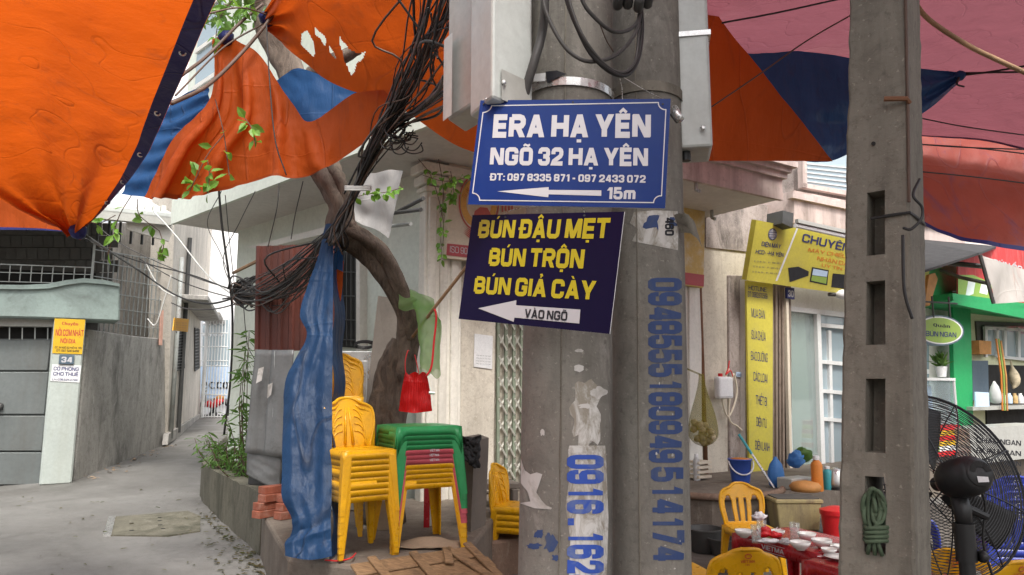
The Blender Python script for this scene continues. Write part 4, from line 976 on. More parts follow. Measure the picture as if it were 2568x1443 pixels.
polypx(pr, [(2402, 748), (2480, 752), (2490, 712), (2440, 690), (2402, 690)], 'oval_green', 'banner_picture', rb, .004); polypx(pr, [(2420, 745), (2440, 738), (2446, 705), (2428, 700)], 'bright_white', 'banner_picture', rb, .006)
polypx(pr, [(2455, 735), (2475, 740), (2478, 715), (2460, 712)], 'paper', 'banner_picture', rb, .006)
textpx(rb, 'BÚN ỐC NGAN', pr, (2490, 668), (2620, 700), (2490, 650), 'print_white', .006, .04)
# dark hatch with sliding windows
sg([(2480, 1230), (2700, 1245), (2700, 920), (2472, 915)], 'dark_inside', 'hatch', .03, .04)
sg([(2452, 860), (2700, 890), (2700, 815), (2448, 806)], 'dark_tile', 'window_surround', .03, .03)
wn_ = sg([(2472, 890), (2700, 915), (2700, 825), (2470, 816)], 'window_glass', 'window', .06, .02)
for u in (2472, 2500, 2520, 2554): slabpx(plF(.1), [(u, 896), (u + 6, 897), (u + 5, 822), (u - 1, 821)], .04, 'white_alu', 'frame', wn_)
slabpx(plF(.1), [(2512, 899), (2700, 918), (2700, 911), (2512, 892)], .04, 'white_alu', 'frame', wn_); slabpx(plF(.1), [(2470, 826), (2700, 838), (2700, 832), (2470, 819)], .04, 'white_alu', 'frame', wn_)
sg([(2440, 1005), (2480, 1008), (2478, 905), (2438, 905)], 'plate_slate', 'hatch_side', .12, .1)
ow = slabpx(plF(.2), [(2457, 888), (2486, 889), (2486, 856), (2455, 854)], .2, 'skin_orange', 'wooden_box'); tag(ow, 'orange wooden box fixed to the wall of the green eating house', 'box')
# dark awning with printed hanging flap
aw = thing('awning', 'dark grey awning with folding arms and a faded printed hanging flap', 'awning', onF(2400, 650, 1.2))
A_ = onF(2290, 612, .5); B_ = onF(2445, 640, 1.8); 
m = MB(); c1 = onF(2250, 600, .5); c2 = onF(2300, 690, 2.0); c3 = onF(2455, 640, 2.0); c4 = onF(2500, 622, .5)
m.hexa([c1, c2, c3, c4], [p + Z * .03 for p in (c1, c2, c3, c4)]); m.build('canopy_cloth', 'awning_grey', aw)
fl = [onF(2458, 640, 2.0), onF(2640, 700, 2.0)]; f2 = [onF(2492, 762, 2.05), onF(2660, 752, 2.05)]
m = MB(); m.grid(lambda s, r: lerp(lerp(fl[0], fl[1], s), lerp(f2[0], f2[1], s), r) + nF * .05 * math.sin(s * 14 + r * 3) * r, 30, 14); m.build('flap', 'banner_print', aw, smooth=True, recalc=False)
m = MB(); m.tube([onF(2320, 655, 1.2), onF(2462, 668, 1.9)], .035, 6); m.build('arm', 'dark_steel', aw)
m = MB(); m.tube([onF(2360, 678, .6), onF(2408, 696, 1.2), onF(2480, 712, 1.9)], .03, 6); m.build('arm', 'dark_steel', aw)
m = MB(); m.tube([fl[0], f2[0]], .025, 6); m.build('flap_rod', 'dark_steel', aw)
# oval sign
ov = thing('oval_sign', 'oval green hanging sign reading Quan Bun Ngan beside the green column', 'sign', onF(2358, 865, .9))
po = plF(.9)
def ell(a, b, n=36): return [(2356 + a * math.cos(2 * math.pi * k / n), 829 + (b + 0) * math.sin(2 * math.pi * k / n) + a * math.cos(2 * math.pi * k / n) * .05) for k in range(n)]
slabpx(po, ell(62, 38), .10, 'plate_slate', 'sign_box', ov); polypx(po, ell(58, 34.5), 'bright_white', 'rim', ov, .003); polypx(po, ell(54, 31.5), 'oval_green', 'face', ov, .006)
textpx(ov, 'Quán', po, (2339, 819), (2380, 823), (2339, 808), 'print_black', .008, .03); textpx(ov, 'BÚN NGAN', po, (2320, 843), (2397, 847), (2320, 830), 'print_navy', .008, .025)
for u in (2341, 2383):
    m = MB(); a = onF(u, 797, .9); m.tube([a, a + Z * .32], .014, 6); m.build('hanger', 'dark_steel', ov)
m = MB(); m.tube([onF(2318, 757, .9), onF(2400, 762, .9)], .014, 6); m.build('hanger_rail', 'dark_steel', ov)

# ================================================================ POLES, SIGNS, TARPAULINS, TREE, CABLES
def depth(p): return p.y * _c + (p.z - CAMZ) * _s
def proj(p):
    d = depth(p); yc = -(p.y) * _s + (p.z - CAMZ) * _c
    return (CX + FPX * p.x / d, CY - FPX * yc / d)
class Pole:
    def __init__(s, ub, ut, Y, wb, wt):
        s.B = at(ub, 1443, Y); s.T = at(ut, 0, Y); s.rb = .5 * wb / FPX * depth(s.B); s.rt = .5 * wt / FPX * depth(s.T)
        s.d = (s.T - s.B); s.h = s.d.z
    def c(s, z): return s.B + s.d * ((z - s.B.z) / s.h)
    def r(s, z): return lerp(s.rb, s.rt, (z - s.B.z) / s.h)
    def hit(s, u, v, lift=0.0):
        r_ = ray(u, v); t = s.B.y * .8
        for k in range(60):
            p = CAM + r_ * t; c = s.c(p.z); d = V((p.x - c.x, p.y - c.y, 0)).length - (s.r(p.z) + lift)
            if abs(d) < 1e-5: break
            t += d * .7
            if t > 6: return None
        return CAM + r_ * t
PL = Pole(1417, 1432, 2.3, 236, 204); PR = Pole(1634, 1617, 2.46, 198, 166)
def make_pole(P, label, seams):
    t = thing('concrete_pole', label, 'utility pole', V((P.c(0).x, P.c(0).y, -.05)))
    zs = [-.05 + k * .1 for k in range(64)]
    m = MB(); m.tube([P.c(z) for z in zs], [P.r(z) * (1 + .004 * noise.noise(V((z * 3, P.rb * 50, 0)))) for z in zs], 40)
    m.build('shaft', 'pole_concrete', t, smooth=False, auto=40)
    for u in seams:
        m = MB(); path = []
        q = P.hit(u, 900); a0 = math.atan2(q.y - P.c(q.z).y, q.x - P.c(q.z).x)
        for k in range(130):
            z = -.05 + k * .045; c = P.c(z); a = a0 + .03 * noise.noise(V((z * 6, u, 0)))
            path.append(c + V((math.cos(a), math.sin(a), 0)) * P.r(z))
        m.tube(path, [.0025 + .0025 * abs(noise.noise(V((k * .35, u, 3)))) for k in range(130)], 5); m.build('mould_seam', 'post_concrete', t)
    return t
pole_l = make_pole(PL, 'thick round concrete pole carrying the purple sign and a whitewashed patch', [1408])
pole_r = make_pole(PR, 'round concrete pole with the long blue stencilled phone number and torn paper', [1600])
def pole_flat(P, polys, name, mat, parent, lift=.0012, step=9):
    """flat marks following the round face of a pole; polys: list of (verts, faces) in pixels"""
    bm = bmesh.new()
    for vs, fs in polys:
        bv = [bm.verts.new((q[0], q[1], q[2] if len(q) > 2 else 0)) for q in vs]
        for f in fs:
            try: bm.faces.new([bv[i] for i in f])
            except ValueError: pass
    bmesh.ops.triangulate(bm, faces=bm.faces)
    xs = [v.co.x for v in bm.verts]; x = min(xs) + step
    while x < max(xs):
        bmesh.ops.bisect_plane(bm, geom=bm.verts[:] + bm.edges[:] + bm.faces[:], plane_co=(x, 0, 0), plane_no=(1, 0, 0)); x += step
    bm.verts.index_update(); m = MB()
    pts = [P.hit(v.co.x, v.co.y, lift + v.co.z) for v in bm.verts]
    fs = [tuple(v.index for v in f.verts) for f in bm.faces]
    fs = [f for f in fs if all(pts[i] is not None for i in f)]
    m.add([p if p is not None else V((0, 0, 0)) for p in pts], fs); bm.free()
    return m.build(name, mat, parent, recalc=False)
def stencil(P, s, u_base, u_top, v0, v1, mat, parent, lean=0.0, lift=.0015):
    out = []
    n = len(s); step = (v1 - v0) / n
    for k, ch in enumerate(s):
        if ch == ' ': continue
        vs, fs = text_geo(ch, .055)
        b = v0 + step * (k + .03); e = v0 + step * (k + .97); dx = lean * (k / n)
        if ch in '1.': b, e = lerp(b, e, .25), lerp(b, e, .75)
        pv = [(dx + lerp(u_base, u_top, p.y), lerp(b, e, p.x), p.z) for p in vs]
        out.append((pv, fs))
    for o_ in out: pole_flat(P, [o_], 'stencil_digit', mat, parent, lift)
stencil(PR, '0948555180949', 1627, 1708, 696, 1162, 'stencil_blue', pole_r, 2, .0015)
stencil(PR, '514174', 1634, 1712, 1170, 1408, 'stencil_blue', pole_r, 4, .0015)
stencil(PL, '0916.1623', 1424, 1512, 1140, 1478, 'stencil_bright', pole_l, 0, .0024)
def rough_poly(cx, cy, rx, ry, n=28, amp=.35, seed=0):
    out = []
    for k in range(n):
        a = 2 * math.pi * k / n; f = 1 + amp * noise.noise(V((math.cos(a) * 2.1 + seed, math.sin(a) * 2.1, seed * 1.7))) + amp * .5 * noise.noise(V((math.cos(a) * 7 + seed, math.sin(a) * 7, 1)))
        out.append((cx + rx * f * math.cos(a), cy + ry * f * math.sin(a)))
    return out
def patch(P, poly, mat, parent, lift, name): return pole_flat(P, [(poly, [tuple(range(len(poly)))])], name, mat, parent, lift)
patch(PL, [(1425, 1130)] + [(1428 + k * 10, 1118 + 14 * noise.noise(V((k, 2, 0)))) for k in range(10)] + [(1520, 1150), (1526, 1300), (1520, 1500), (1425, 1500), (1430, 1350), (1418, 1270), (1428, 1200)], 'whitewash', pole_l, .0010, 'paint_patch')
patch(PL, rough_poly(1470, 1040, 40, 80, 34, .5, 3), 'whitewash', pole_l, .0008, 'paint_patch')
for (x, y, a, b, sd_) in ((1452, 925, 12, 9, 2), (1452, 880, 10, 4, 4), (1500, 985, 18, 13, 5), (1470, 1018, 18, 6, 6), (1360, 1085, 5, 8, 7)):
    patch(PL, rough_poly(x, y, a, b, 22, .6, sd_), 'peel_paper', pole_l, .0016, 'paper_scrap')
patch(PL, [(1306, 1150), (1316, 1180), (1330, 1190), (1346, 1185), (1360, 1190), (1352, 1215), (1345, 1235), (1358, 1255), (1370, 1268), (1384, 1274), (1382, 1278), (1340, 1275), (1303, 1262), (1330, 1258), (1340, 1255), (1322, 1232), (1306, 1212)], 'peel_paper', pole_l, .0018, 'torn_poster')
for (x, y, a, b, sd_) in ((1350, 1340, 12, 10, 11), (1380, 1360, 14, 22, 12), (1340, 1370, 18, 7, 13), (1395, 1400, 10, 8, 14)):
    patch(PL, rough_poly(x, y, a, b, 22, .7, sd_), 'stencil_blue', pole_l, .0010, 'paint_stain')
patch(PR, [(1590, 532), (1640, 528), (1699, 530), (1702, 560), (1700, 628), (1640, 616), (1585, 605), (1600, 575), (1580, 560)], 'whitewash', pole_r, .0012, 'torn_poster')
patch(PR, rough_poly(1655, 560, 38, 18, 26, .5, 21), 'stencil_blue', pole_r, .0016, 'print_smudge')
stencil(PR, '460', 1668, 1690, 545, 592, 'print_black', pole_r, 0, .0026)
patch(PR, rough_poly(1665, 575, 16, 36, 26, .4, 25), 'peel_paper', pole_r, .0022, 'paper_scrap')
for k in range(12):
    patch(PR, rough_poly(random.uniform(1640, 1720), random.uniform(900, 1430), random.uniform(1, 3), random.uniform(1, 4), 10, .7, k), 'peel_paper', pole_r, .002, 'paper_scrap')
# curled flap of the torn poster
q0 = PR.hit(1690, 540, .003); m = MB()
def cf(s, r):
    p = q0 + V((.05 * s * 1.3 + .02 * r, -.035 * math.sin(s * 2.6), -.06 * r - .055 * s * s + .02 * s * (1 - r)))
    return p + V((0, 0, .008 * noise.noise(V((s * 9, r * 9, 2)))))
m.grid(cf, 10, 8); m.build('torn_flap', 'post_concrete', pole_r, smooth=True, recalc=False)
# steel strap, clip, paper on it
def strap(P, v, w, parent, tilt=.0, mat='strap_steel', name='steel_strap'):
    z = P.hit(P.c(1.5).x and proj(P.c(2.3))[0], v).z; m = MB(); n = 40; vs = []; 
    for k in range(n):
        a = 2 * math.pi * k / n; d = V((math.cos(a), math.sin(a), 0)); zz = z + tilt * math.cos(a)
        c = P.c(zz); r_ = P.r(zz) + .004
        for (dr, dz) in ((0, -w / 2), (.002, -w / 2), (.002, w / 2), (0, w / 2)): vs.append(c + d * (r_ + dr) + Z * (dz + zz - z * 0 - zz) + Z * 0 if False else V((c.x, c.y, zz)) + d * (r_ + dr) + Z * dz)
    fs = [(k * 4 + j, k * 4 + (j + 1) % 4, ((k + 1) % n) * 4 + (j + 1) % 4, ((k + 1) % n) * 4 + j) for k in range(n) for j in range(4)]
    m.add(vs, fs); return m.build(name, mat, parent)
sp_ = strap(PL, 205, .026, pole_l, -.008); 
patch(PL, [(1338, 186), (1368, 183), (1368, 204), (1338, 205)], 'paper', pole_l, .009, 'strap_label')
patch(PL, [(1368, 180), (1396, 177), (1422, 186), (1400, 194), (1372, 208)], 'print_black', pole_l, .010, 'strap_clip')
strap(PR, 216, .035, pole_r, -.006, 'post_concrete', 'cement_collar')

# ---------------------------------------------------------------- H-section post on the right
hp_ = thing('concrete_post', 'square concrete post with tall slots and green rope tied into it', 'utility post', V((at(2229, 1443, 2.05).x, 2.05, -.05)))
hb = at(2196, 1443, 2.0); ht = at(2199, 0, 2.0)
wB, wT = .186, .150                                   # width of the slotted face
ax = (ht - hb); al = math.radians(-38); fx = V((math.cos(al), math.sin(al), 0)); fy = V((-math.sin(al), math.cos(al), 0))
DP = .22
def hpt(x, y, z):
    """x along the face (-.5 .. .5 of its width), y into the post in metres, z world height"""
    f = (z - hb.z) / ax.z; c = hb + ax * f; w = lerp(wB, wT, f); c.z = z
    return c + fx * (x * w) + fy * y
def hz(v): return at(2200, v, 2.0).z
slots = sorted([(hz(1388), hz(1196)), (hz(1136), hz(950)), (hz(865), hz(705)), (hz(640), hz(480)), (.22, .50), (hz(-60), hz(-190))])
m = MB(); zb, zt_ = -.05, 5.2
zs_ = []
z = zb
brk = sorted([zb, zt_] + [q for s_ in slots for q in s_])
for i in range(len(brk) - 1):
    k = max(1, int((brk[i + 1] - brk[i]) / .025))
    zs_ += [lerp(brk[i], brk[i + 1], j / k) for j in range(k)]
zs_.append(zt_)
xs_ = [-.5, -.46, -.3, -.15, .0, .13, .3, .46, .5]
def isslot(xa, xb, za, zb2): return any(s_[0] - 1e-4 <= za and zb2 <= s_[1] + 1e-4 for s_ in slots) and xa >= -.16 and xb <= .14
def jp(x, y, z):
    p = hpt(x, y, z); d = .0035 * noise.noise(p * 22) + .002 * noise.noise(p * 70); e = .006 + .010 * max(0, noise.noise(p * 16)) if abs(x) == .5 else 0
    return p + fy * (d + (e if y == 0 else 0)) + fx * (.8 * d if abs(x) >= .46 else 0)
for (yy, flip) in ((0, False), (DP, True)):
    for i in range(len(zs_) - 1):
        for j in range(len(xs_) - 1):
            if isslot(xs_[j], xs_[j + 1], zs_[i], zs_[i + 1]): continue
            q = [jp(xs_[j], yy, zs_[i]), jp(xs_[j + 1], yy, zs_[i]), jp(xs_[j + 1], yy, zs_[i + 1]), jp(xs_[j], yy, zs_[i + 1])]
            m.add(q, [(3, 2, 1, 0)] if flip else [(0, 1, 2, 3)])
for x in (-.5, .5):
    for i in range(len(zs_) - 1):
        m.add([jp(x, 0, zs_[i]), jp(x, DP, zs_[i]), jp(x, DP, zs_[i + 1]), jp(x, 0, zs_[i + 1])], [(0, 1, 2, 3)])
m.add([hpt(-.5, 0, zt_), hpt(.5, 0, zt_), hpt(.5, DP, zt_), hpt(-.5, DP, zt_)], [(0, 1, 2, 3)])
for (za, zc_) in slots:
    zz = [z_ for z_ in zs_ if za - 1e-4 <= z_ <= zc_ + 1e-4]
    for x, xi in ((-.15, -.13), (.13, .11)):
        for i in range(len(zz) - 1): m.add([jp(x, 0, zz[i]), hpt(xi, .5 * DP, zz[i]), hpt(xi, .5 * DP, zz[i + 1]), jp(x, 0, zz[i + 1])], [(0, 1, 2, 3)]); m.add([jp(x, DP, zz[i]), hpt(xi, .5 * DP, zz[i]), hpt(xi, .5 * DP, zz[i + 1]), jp(x, DP, zz[i + 1])], [(0, 1, 2, 3)])
    if za > hz(1190):
        m.add([hpt(-.14, .085, za - .003), hpt(.12, .085, za - .003), hpt(.12, .085, zc_ + .003), hpt(-.14, .085, zc_ + .003)], [(0, 1, 2, 3)])
    for z_ in (za, zc_):
        for (xa, xb, ia, ib) in ((-.15, 0, -.13, 0), (0, .13, 0, .11)):
            m.add([jp(xa, 0, z_), jp(xb, 0, z_), hpt(ib, .5 * DP, z_), hpt(ia, .5 * DP, z_)], [(0, 1, 2, 3)]); m.add([jp(xa, DP, z_), jp(xb, DP, z_), hpt(ib, .5 * DP, z_), hpt(ia, .5 * DP, z_)], [(0, 1, 2, 3)])
m.build('shaft', 'post_concrete', hp_, auto=50, recalc=False)
# cable clipped down the post's edge and loose bits of wire
def cab(name, label, pts, r, mat, n=None, cat='cable', group=None, parent=None, sides=6):
    P_ = [at(*p) if len(p) == 3 and not isinstance(p, V) else p for p in pts]
    m = MB(); m.tube(spline(P_, n or max(12, len(P_) * 6)), r, sides); o = m.build(name, mat, parent, smooth=True)
    if parent is None: tag(o, label, cat, group)
    return o
m = MB(); m.tube([hpt(.505, -.004 + .003 * math.sin(z * 9), z) for z in [2.0 + k * .05 for k in range(60)]], .0045, 6); m.build('clipped_cable', 'cable_brown', hp_)
cab('loose_wire', 'loose black wire looped round the square concrete post', [(2306, 450, 1.93), (2290, 490, 1.9), (2312, 520, 1.9), (2310, 550, 1.9), (2285, 575, 1.9), (2265, 572, 1.9)], .004, 'cable_black')
m = MB(); m.tube([hpt(-.08, -.006, hz(548)), hpt(.2, -.006, hz(546)), hpt(.51, -.005, hz(545)), hpt(.53, .06, hz(544)), hpt(.53, .2, hz(543))], .004, 6); tag(m.build('tie_wire', 'cable_black'), 'black tie wire stretched across the square concrete post', 'wire')
cab('hanging_wire', 'black wire end hanging down the edge of the square concrete post', [(2264, 590, 1.88), (2266, 700, 1.88), (2272, 750, 1.88), (2288, 800, 1.88)], .004, 'cable_black')
m = MB(); m.tube([hpt(.16, -.03, hz(262)), hpt(.5, -.012, hz(268)), hpt(.53, 0, hz(276))], .007, 6); m.build('iron_stub', 'rust', hp_)
m = MB(); m.lathe([(.006, 0), (.006, .002)], hpt(-.05, -.003, hz(360)), 10, Matrix.Rotation(math.pi / 2, 3, 'X')); m.build('bolt_hole', 'dark_inside', hp_)
# green rope coil in the lowest slot
rp = thing('rope', 'green rope bundled into the lowest slot of the square concrete post', 'rope', hpt(0, -.02, hz(1390)))
zc = hz(1270)
def loop(cx, cz, rx, rz, y0, ph, n=26):
    return [hpt(cx + rx * math.cos(2 * math.pi * k / n), y0 + .010 * math.sin(4 * math.pi * k / n + ph), cz + rz * math.sin(2 * math.pi * k / n)) for k in range(n + 1)]
for k, (cx_, cz_, rx, rz, y0) in enumerate(((-.05, zc - .01, .12, .046, -.006), (-.02, zc - .005, .08, .052, -.012), (.04, zc + .0, .08, .042, -.008), (.02, zc - .02, .10, .05, .004), (-.07, zc - .015, .08, .042, .0))):
    m = MB(); m.tube(loop(cx_, cz_, rx, rz, y0, k), .0056, 8); m.build('loop', 'rope_green', rp, smooth=True)
for k in range(4):
    zz = hz(1322) - k * .011; m = MB(); m.tube([hpt(-.15, .0, zz), hpt(-.08, -.028, zz - .002), hpt(.05, -.03, zz + .003), hpt(.15, .0, zz + .002), hpt(.1, .03, zz), hpt(-.1, .03, zz), hpt(-.15, 0, zz)], .0056, 8); m.build('wrap', 'rope_green', rp, smooth=True)
for x in (-.06, .0, .06):
    m = MB(); m.tube([hpt(x * .6, -.012, hz(1345)), hpt(x, -.018, hz(1365)), hpt(x * 1.6, -.01, hz(1390))], .0055, 8); m.build('tail', 'rope_green', rp, smooth=True)

# ---------------------------------------------------------------- the two hanging signs
def sign(name, label, n, Y0, corners, mat):
    n = V(n).normalized(); cx = sum(p[0] for p in corners) / 4; cy = sum(p[1] for p in corners) / 4
    p = at(cx, cy, Y0); pl = (p, n)
    t = thing(name, label, 'sign', onpl(corners[3][0], corners[3][1], p, n))
    slabpx((p - n * .0015, n), corners, .004, 'sign_core', 'core', t)
    c2 = corners
    slabpx((p, n), c2, .0014, mat, 'printed_face', t)
    return t, pl
bs, pb = sign('blue_sign', 'blue sign with white lettering ERA HA YEN and an arrow, wired to the poles', (-.189, -.972, .139), 1.95, [(1205, 252), (1682, 248), (1668, 523), (1173, 513)], 'sign_blue')
textpx(bs, 'ERA HẠ YÊN', pb, (1235, 345), (1632, 345.5), (1239, 289), 'print_white', .001, .068)
textpx(bs, 'NGÕ 32 HẠ YÊN', pb, (1228, 414), (1625, 417), (1231, 371), 'print_white', .001, .062)
textpx(bs, 'ĐT: 097 8335 871 - 097 2433 072', pb, (1227, 453), (1619, 459), (1228.5, 435.5), 'print_white', .001, .05)
textpx(bs, '15m', pb, (1521, 500), (1593, 500.5), (1523, 470.5), 'print_white', .001, .05)
polypx(pb, [(1247, 480.6), (1376, 470), (1376, 477), (1508, 478.2), (1508, 492), (1376, 488), (1375, 495.5)], 'print_white', 'arrow', bs, .001)
def arc(c, a, b, n=6):
    # quarter arc round the corner c from a to b
    return [(c[0] + (a[0] - c[0]) * math.cos(k / n * math.pi / 2) + (b[0] - c[0]) * math.sin(k / n * math.pi / 2), c[1] + (a[1] - c[1]) * math.cos(k / n * math.pi / 2) + (b[1] - c[1]) * math.sin(k / n * math.pi / 2)) for k in range(n + 1)]
bd = arc((1213, 267), (1211.5, 283), (1233, 266)) + arc((1671, 257), (1651, 258), (1670, 276)) + arc((1658, 511), (1659, 492), (1639, 509)) + arc((1184, 502), (1203, 503), (1185.6, 485))
for k in range(len(bd)):
    a, b = bd[k], bd[(k + 1) % len(bd)]; d = math.hypot(b[0] - a[0], b[1] - a[1]); nx, ny = -(b[1] - a[1]) / d * 1.3, (b[0] - a[0]) / d * 1.3
    ex, ey = (b[0] - a[0]) / d * .8, (b[1] - a[1]) / d * .8
    polypx(pb, [(a[0] + nx - ex, a[1] + ny - ey), (b[0] + nx + ex, b[1] + ny + ey), (b[0] - nx + ex, b[1] - ny + ey), (a[0] - nx - ex, a[1] - ny - ey)], 'print_white', 'border_line', bs, .0008 + .00002 * k)
for u, v in ((1437, 257), (1213, 262), (1662, 262)):
    m = MB(); m.lathe([(.003, 0), (.003, .001)], onpl(u, v, *pb) + pb[1] * .001, 10, Matrix.Rotation(math.pi / 2, 3, 'X')); m.build('nail_hole', 'print_black', bs)
ps, pp_ = sign('purple_sign', 'dark purple sign with yellow noodle dish names and a white arrow, below the blue sign', (-.642, -.7656, .035), 1.9, [(1185, 540), (1565, 531), (1528, 838), (1150, 800)], 'sign_purple')
textpx(ps, 'BÚN ĐẬU MẸT', pp_, (1198, 596.5), (1526, 598.5), (1204, 553), 'print_yellow', .001, .058)
textpx(ps, 'BÚN TRỘN', pp_, (1225, 666.5), (1463, 674), (1230, 623), 'print_yellow', .001, .058)
textpx(ps, 'BÚN GIẢ CÀY', pp_, (1188, 735.5), (1492, 753), (1193, 694), 'print_yellow', .001, .058)
polypx(pp_, [(1199.8, 773.7), (1295.8, 753.6), (1294.7, 766), (1456, 777), (1453.4, 812), (1290.6, 797), (1288.8, 807.7)], 'print_white', 'arrow', ps, .001)
textpx(ps, 'VÀO NGÕ', pp_, (1316, 797), (1423, 805), (1318, 775.5), 'print_black', .002, .045)
for u, v in ((1268, 545), (1466, 541)):
    m = MB(); m.lathe([(.003, 0), (.003, .001)], onpl(u, v, *pp_) + pp_[1] * .001, 10, Matrix.Rotation(math.pi / 2, 3, 'X')); m.build('nail_hole', 'print_black', ps)
def wire(label, pts, r=.0012, mat='strap_steel'): cab('tie_wire', label, pts, r, mat, 24, 'wire')
wire('thin steel wire holding the left corner of the blue sign to the meter box', [onpl(1213, 262, *pb) - pb[1] * .002, at(1218, 248, 2.0), at(1245, 243, 2.03), at(1290, 236, 2.06), at(1310, 225, 2.1)])
wire('thin steel wire tying the blue sign to the pole with the stencilled number', [onpl(1662, 262, *pb) - pb[1] * .002, at(1668, 252, 2.05), at(1655, 245, 2.2), at(1615, 225, 2.3), at(1560, 192, 2.3)])
m = MB(); m.tube([at(1561, 250, 2.0), at(1560, 220, 2.1), at(1552, 185, 2.2)], .0012, 5); tag(m.build('tie_wire', 'strap_steel'), 'straight steel wire rising from the top edge of the blue sign', 'wire')
wire('thin steel wire holding the left hole of the purple sign to the thick pole', [onpl(1268, 545, *pp_) - pp_[1] * .002, at(1275, 530, 2.05), at(1320, 520, 2.15), at(1360, 518, 2.2)])
wire('thin steel wire holding the right hole of the purple sign to the thick pole', [onpl(1466, 541, *pp_) - pp_[1] * .002, at(1464, 528, 1.98), at(1455, 518, 2.06), at(1440, 512, 2.14)])
cl = thing('cable_clamp', 'small shiny cable clamp beside the right edge of the blue sign', 'clamp', at(1700, 300, 2.25))
m = MB(); m.tube([at(1690, 272, 2.28), at(1706, 300, 2.25)], .013, 10); m.build('clamp_body', 'strap_steel', cl, smooth=True); m = MB(); m.tube([at(1685, 285, 2.27), at(1700, 305, 2.26)], .009, 8); m.build('clamp_jaw', 'dark_steel', cl)

# ---------------------------------------------------------------- meter boxes on the poles
def meter(name, label, ku, kY, lu, lY, ru, rY, vbot, mat, ztop=3.6, wid=None):
    k1 = at(ku, vbot, kY); k2 = at(lu, vbot, lY); k3 = at(ru, vbot, rY); zb_ = k1.z
    f = lambda p: V((p.x, p.y, zb_))
    t = thing(name, label, 'meter box', f(k1))
    a, b, c = f(k1), f(k2), f(k3); m = MB(); m.obox(a, b - a, c - a, Z * (ztop - zb_)); m.build('body', mat, t, bevel=.010, seg=2)
    return t, a, b, c
mb1, a, b, c = meter('meter_box', 'tall grey sheet-metal meter box on the pole above the blue sign', 1234, 1.97, 1178, 2.12, 1336, 2.10, 246, 'grey_metal_light')
m = MB(); m.obox(a + (c - a) * .22 + Z * .004 - V((0, .006, 0)), (c - a) * .7, V((0, -.004, 0)), Z * .09); m.build('bottom_plate', 'grey_metal', mb1)
m = MB(); m.lathe([(.007, 0), (.007, .008), (.004, .012)], a + (c - a) * .28 + Z * .055 - V((0, .01, 0)), 10, Matrix.Rotation(math.pi / 2, 3, 'X')); m.build('bolt', 'strap_steel', mb1)
mb2, a, b, c = meter('meter_box', 'grey meter box with its door edge showing, behind the tall box', 1184, 2.20, 1122, 2.34, 1230, 2.32, 262, 'grey_metal', 3.6)
m = MB(); m.obox(b + V((-.012, -.02, -.01)), (a - b) * .25, V((.01, -.02, 0)), Z * .28); m.build('door_flap', 'grey_metal_light', mb2)
mb3, a, b, c = meter('meter_box', 'narrow pale grey meter box strapped to the right side of the pole', 1705, 2.42, 1700, 2.60, 1788, 2.40, 372, 'grey_metal_light', 3.7)
zz = at(1745, 88, 2.4).z; m = MB(); m.obox(V((a.x - .006, a.y - .006, zz)), (c - a) + V((.012, 0, 0)), (b - a) * .9, Z * .018); m.build('band', 'strap_steel', mb3)
m = MB(); m.lathe([(.009, 0), (.009, .006), (.005, .01)], at(1762, 322, 2.395), 10, Matrix.Rotation(math.pi / 2, 3, 'X')); m.build('bolt', 'strap_steel', mb3)
m = MB(); m.lathe([(.016, -.02), (.016, .02)], V((a.x + .03, a.y + .04, a.z - .012)), 12); m.build('cable_gland', 'black_plastic', mb3)
# conduit and cable loops
cab('conduit', 'thick black conduit bending down behind the blue sign beside the meter box', [(1366, -80, 2.03), (1366, 20, 2.04), (1358, 90, 2.06), (1338, 160, 2.06), (1318, 230, 2.08), (1312, 290, 2.1)], .0135, 'cable_grey', 30, 'conduit', sides=10)
L_ = 'black power cable hanging in a loop across the front of the round poles'
cab('power_cable', 'grey power cable whose loop reaches the meter box conduit', [(1358, -80, 2.02), (1364, 10, 2.02), (1392, 80, 2.02), (1430, 132, 2.02), (1480, 155, 2.03), (1545, 138, 2.1), (1592, 85, 2.16), (1608, 20, 2.2)], .0062, 'cable_grey', 40, group='cable loops on the round poles', sides=8)
cab('power_cable', 'thickest black power cable, lowest loop across the round poles', [(1412, -80, 2.0), (1422, 0, 2.0), (1448, 70, 2.0), (1482, 135, 2.02), (1530, 180, 2.06), (1572, 188, 2.12), (1600, 150, 2.16), (1610, 80, 2.2), (1608, 20, 2.2)], .0068, 'cable_black', 40, group='cable loops on the round poles', sides=8)
cab('power_cable', 'grey power cable, uppermost loop across the round poles', [(1444, -80, 2.02), (1460, 0, 2.02), (1492, 45, 2.04), (1535, 78, 2.08), (1575, 76, 2.14), (1600, 50, 2.18), (1606, 10, 2.2)], .0062, 'cable_grey', 40, group='cable loops on the round poles', sides=8)
cab('power_cable', 'thin grey power cable lying just inside the lowest loop', [(1414, -60, 1.99), (1436, 30, 1.99), (1470, 105, 2.0), (1520, 165, 2.05), (1562, 182, 2.1), (1594, 150, 2.15), (1604, 60, 2.19)], .005, 'cable_grey', 40, group='cable loops on the round poles', sides=8)
cab('thin_wire', 'thin brown wire slanting across the left round pole', [(1504, 60, 2.05), (1520, 100, 2.1), (1538, 130, 2.15)], .002, 'cable_brown', 10, 'wire')
for k, (u, v) in enumerate(((1550, 8), (1575, 6), (1602, 14), (1625, 4))):
    m = MB(); p = at(u, v, 2.16); m.lathe([(.012, -.02), (.016, -.012), (.016, .02), (.011, .03)], p, 12, Matrix.Rotation(math.radians(70), 3, 'X')); o = m.build('cable_connector', 'dark_steel', smooth=True); tag(o, 'dark grey cable connector fixed high between the two round poles', 'connector', 'connectors between the round poles')

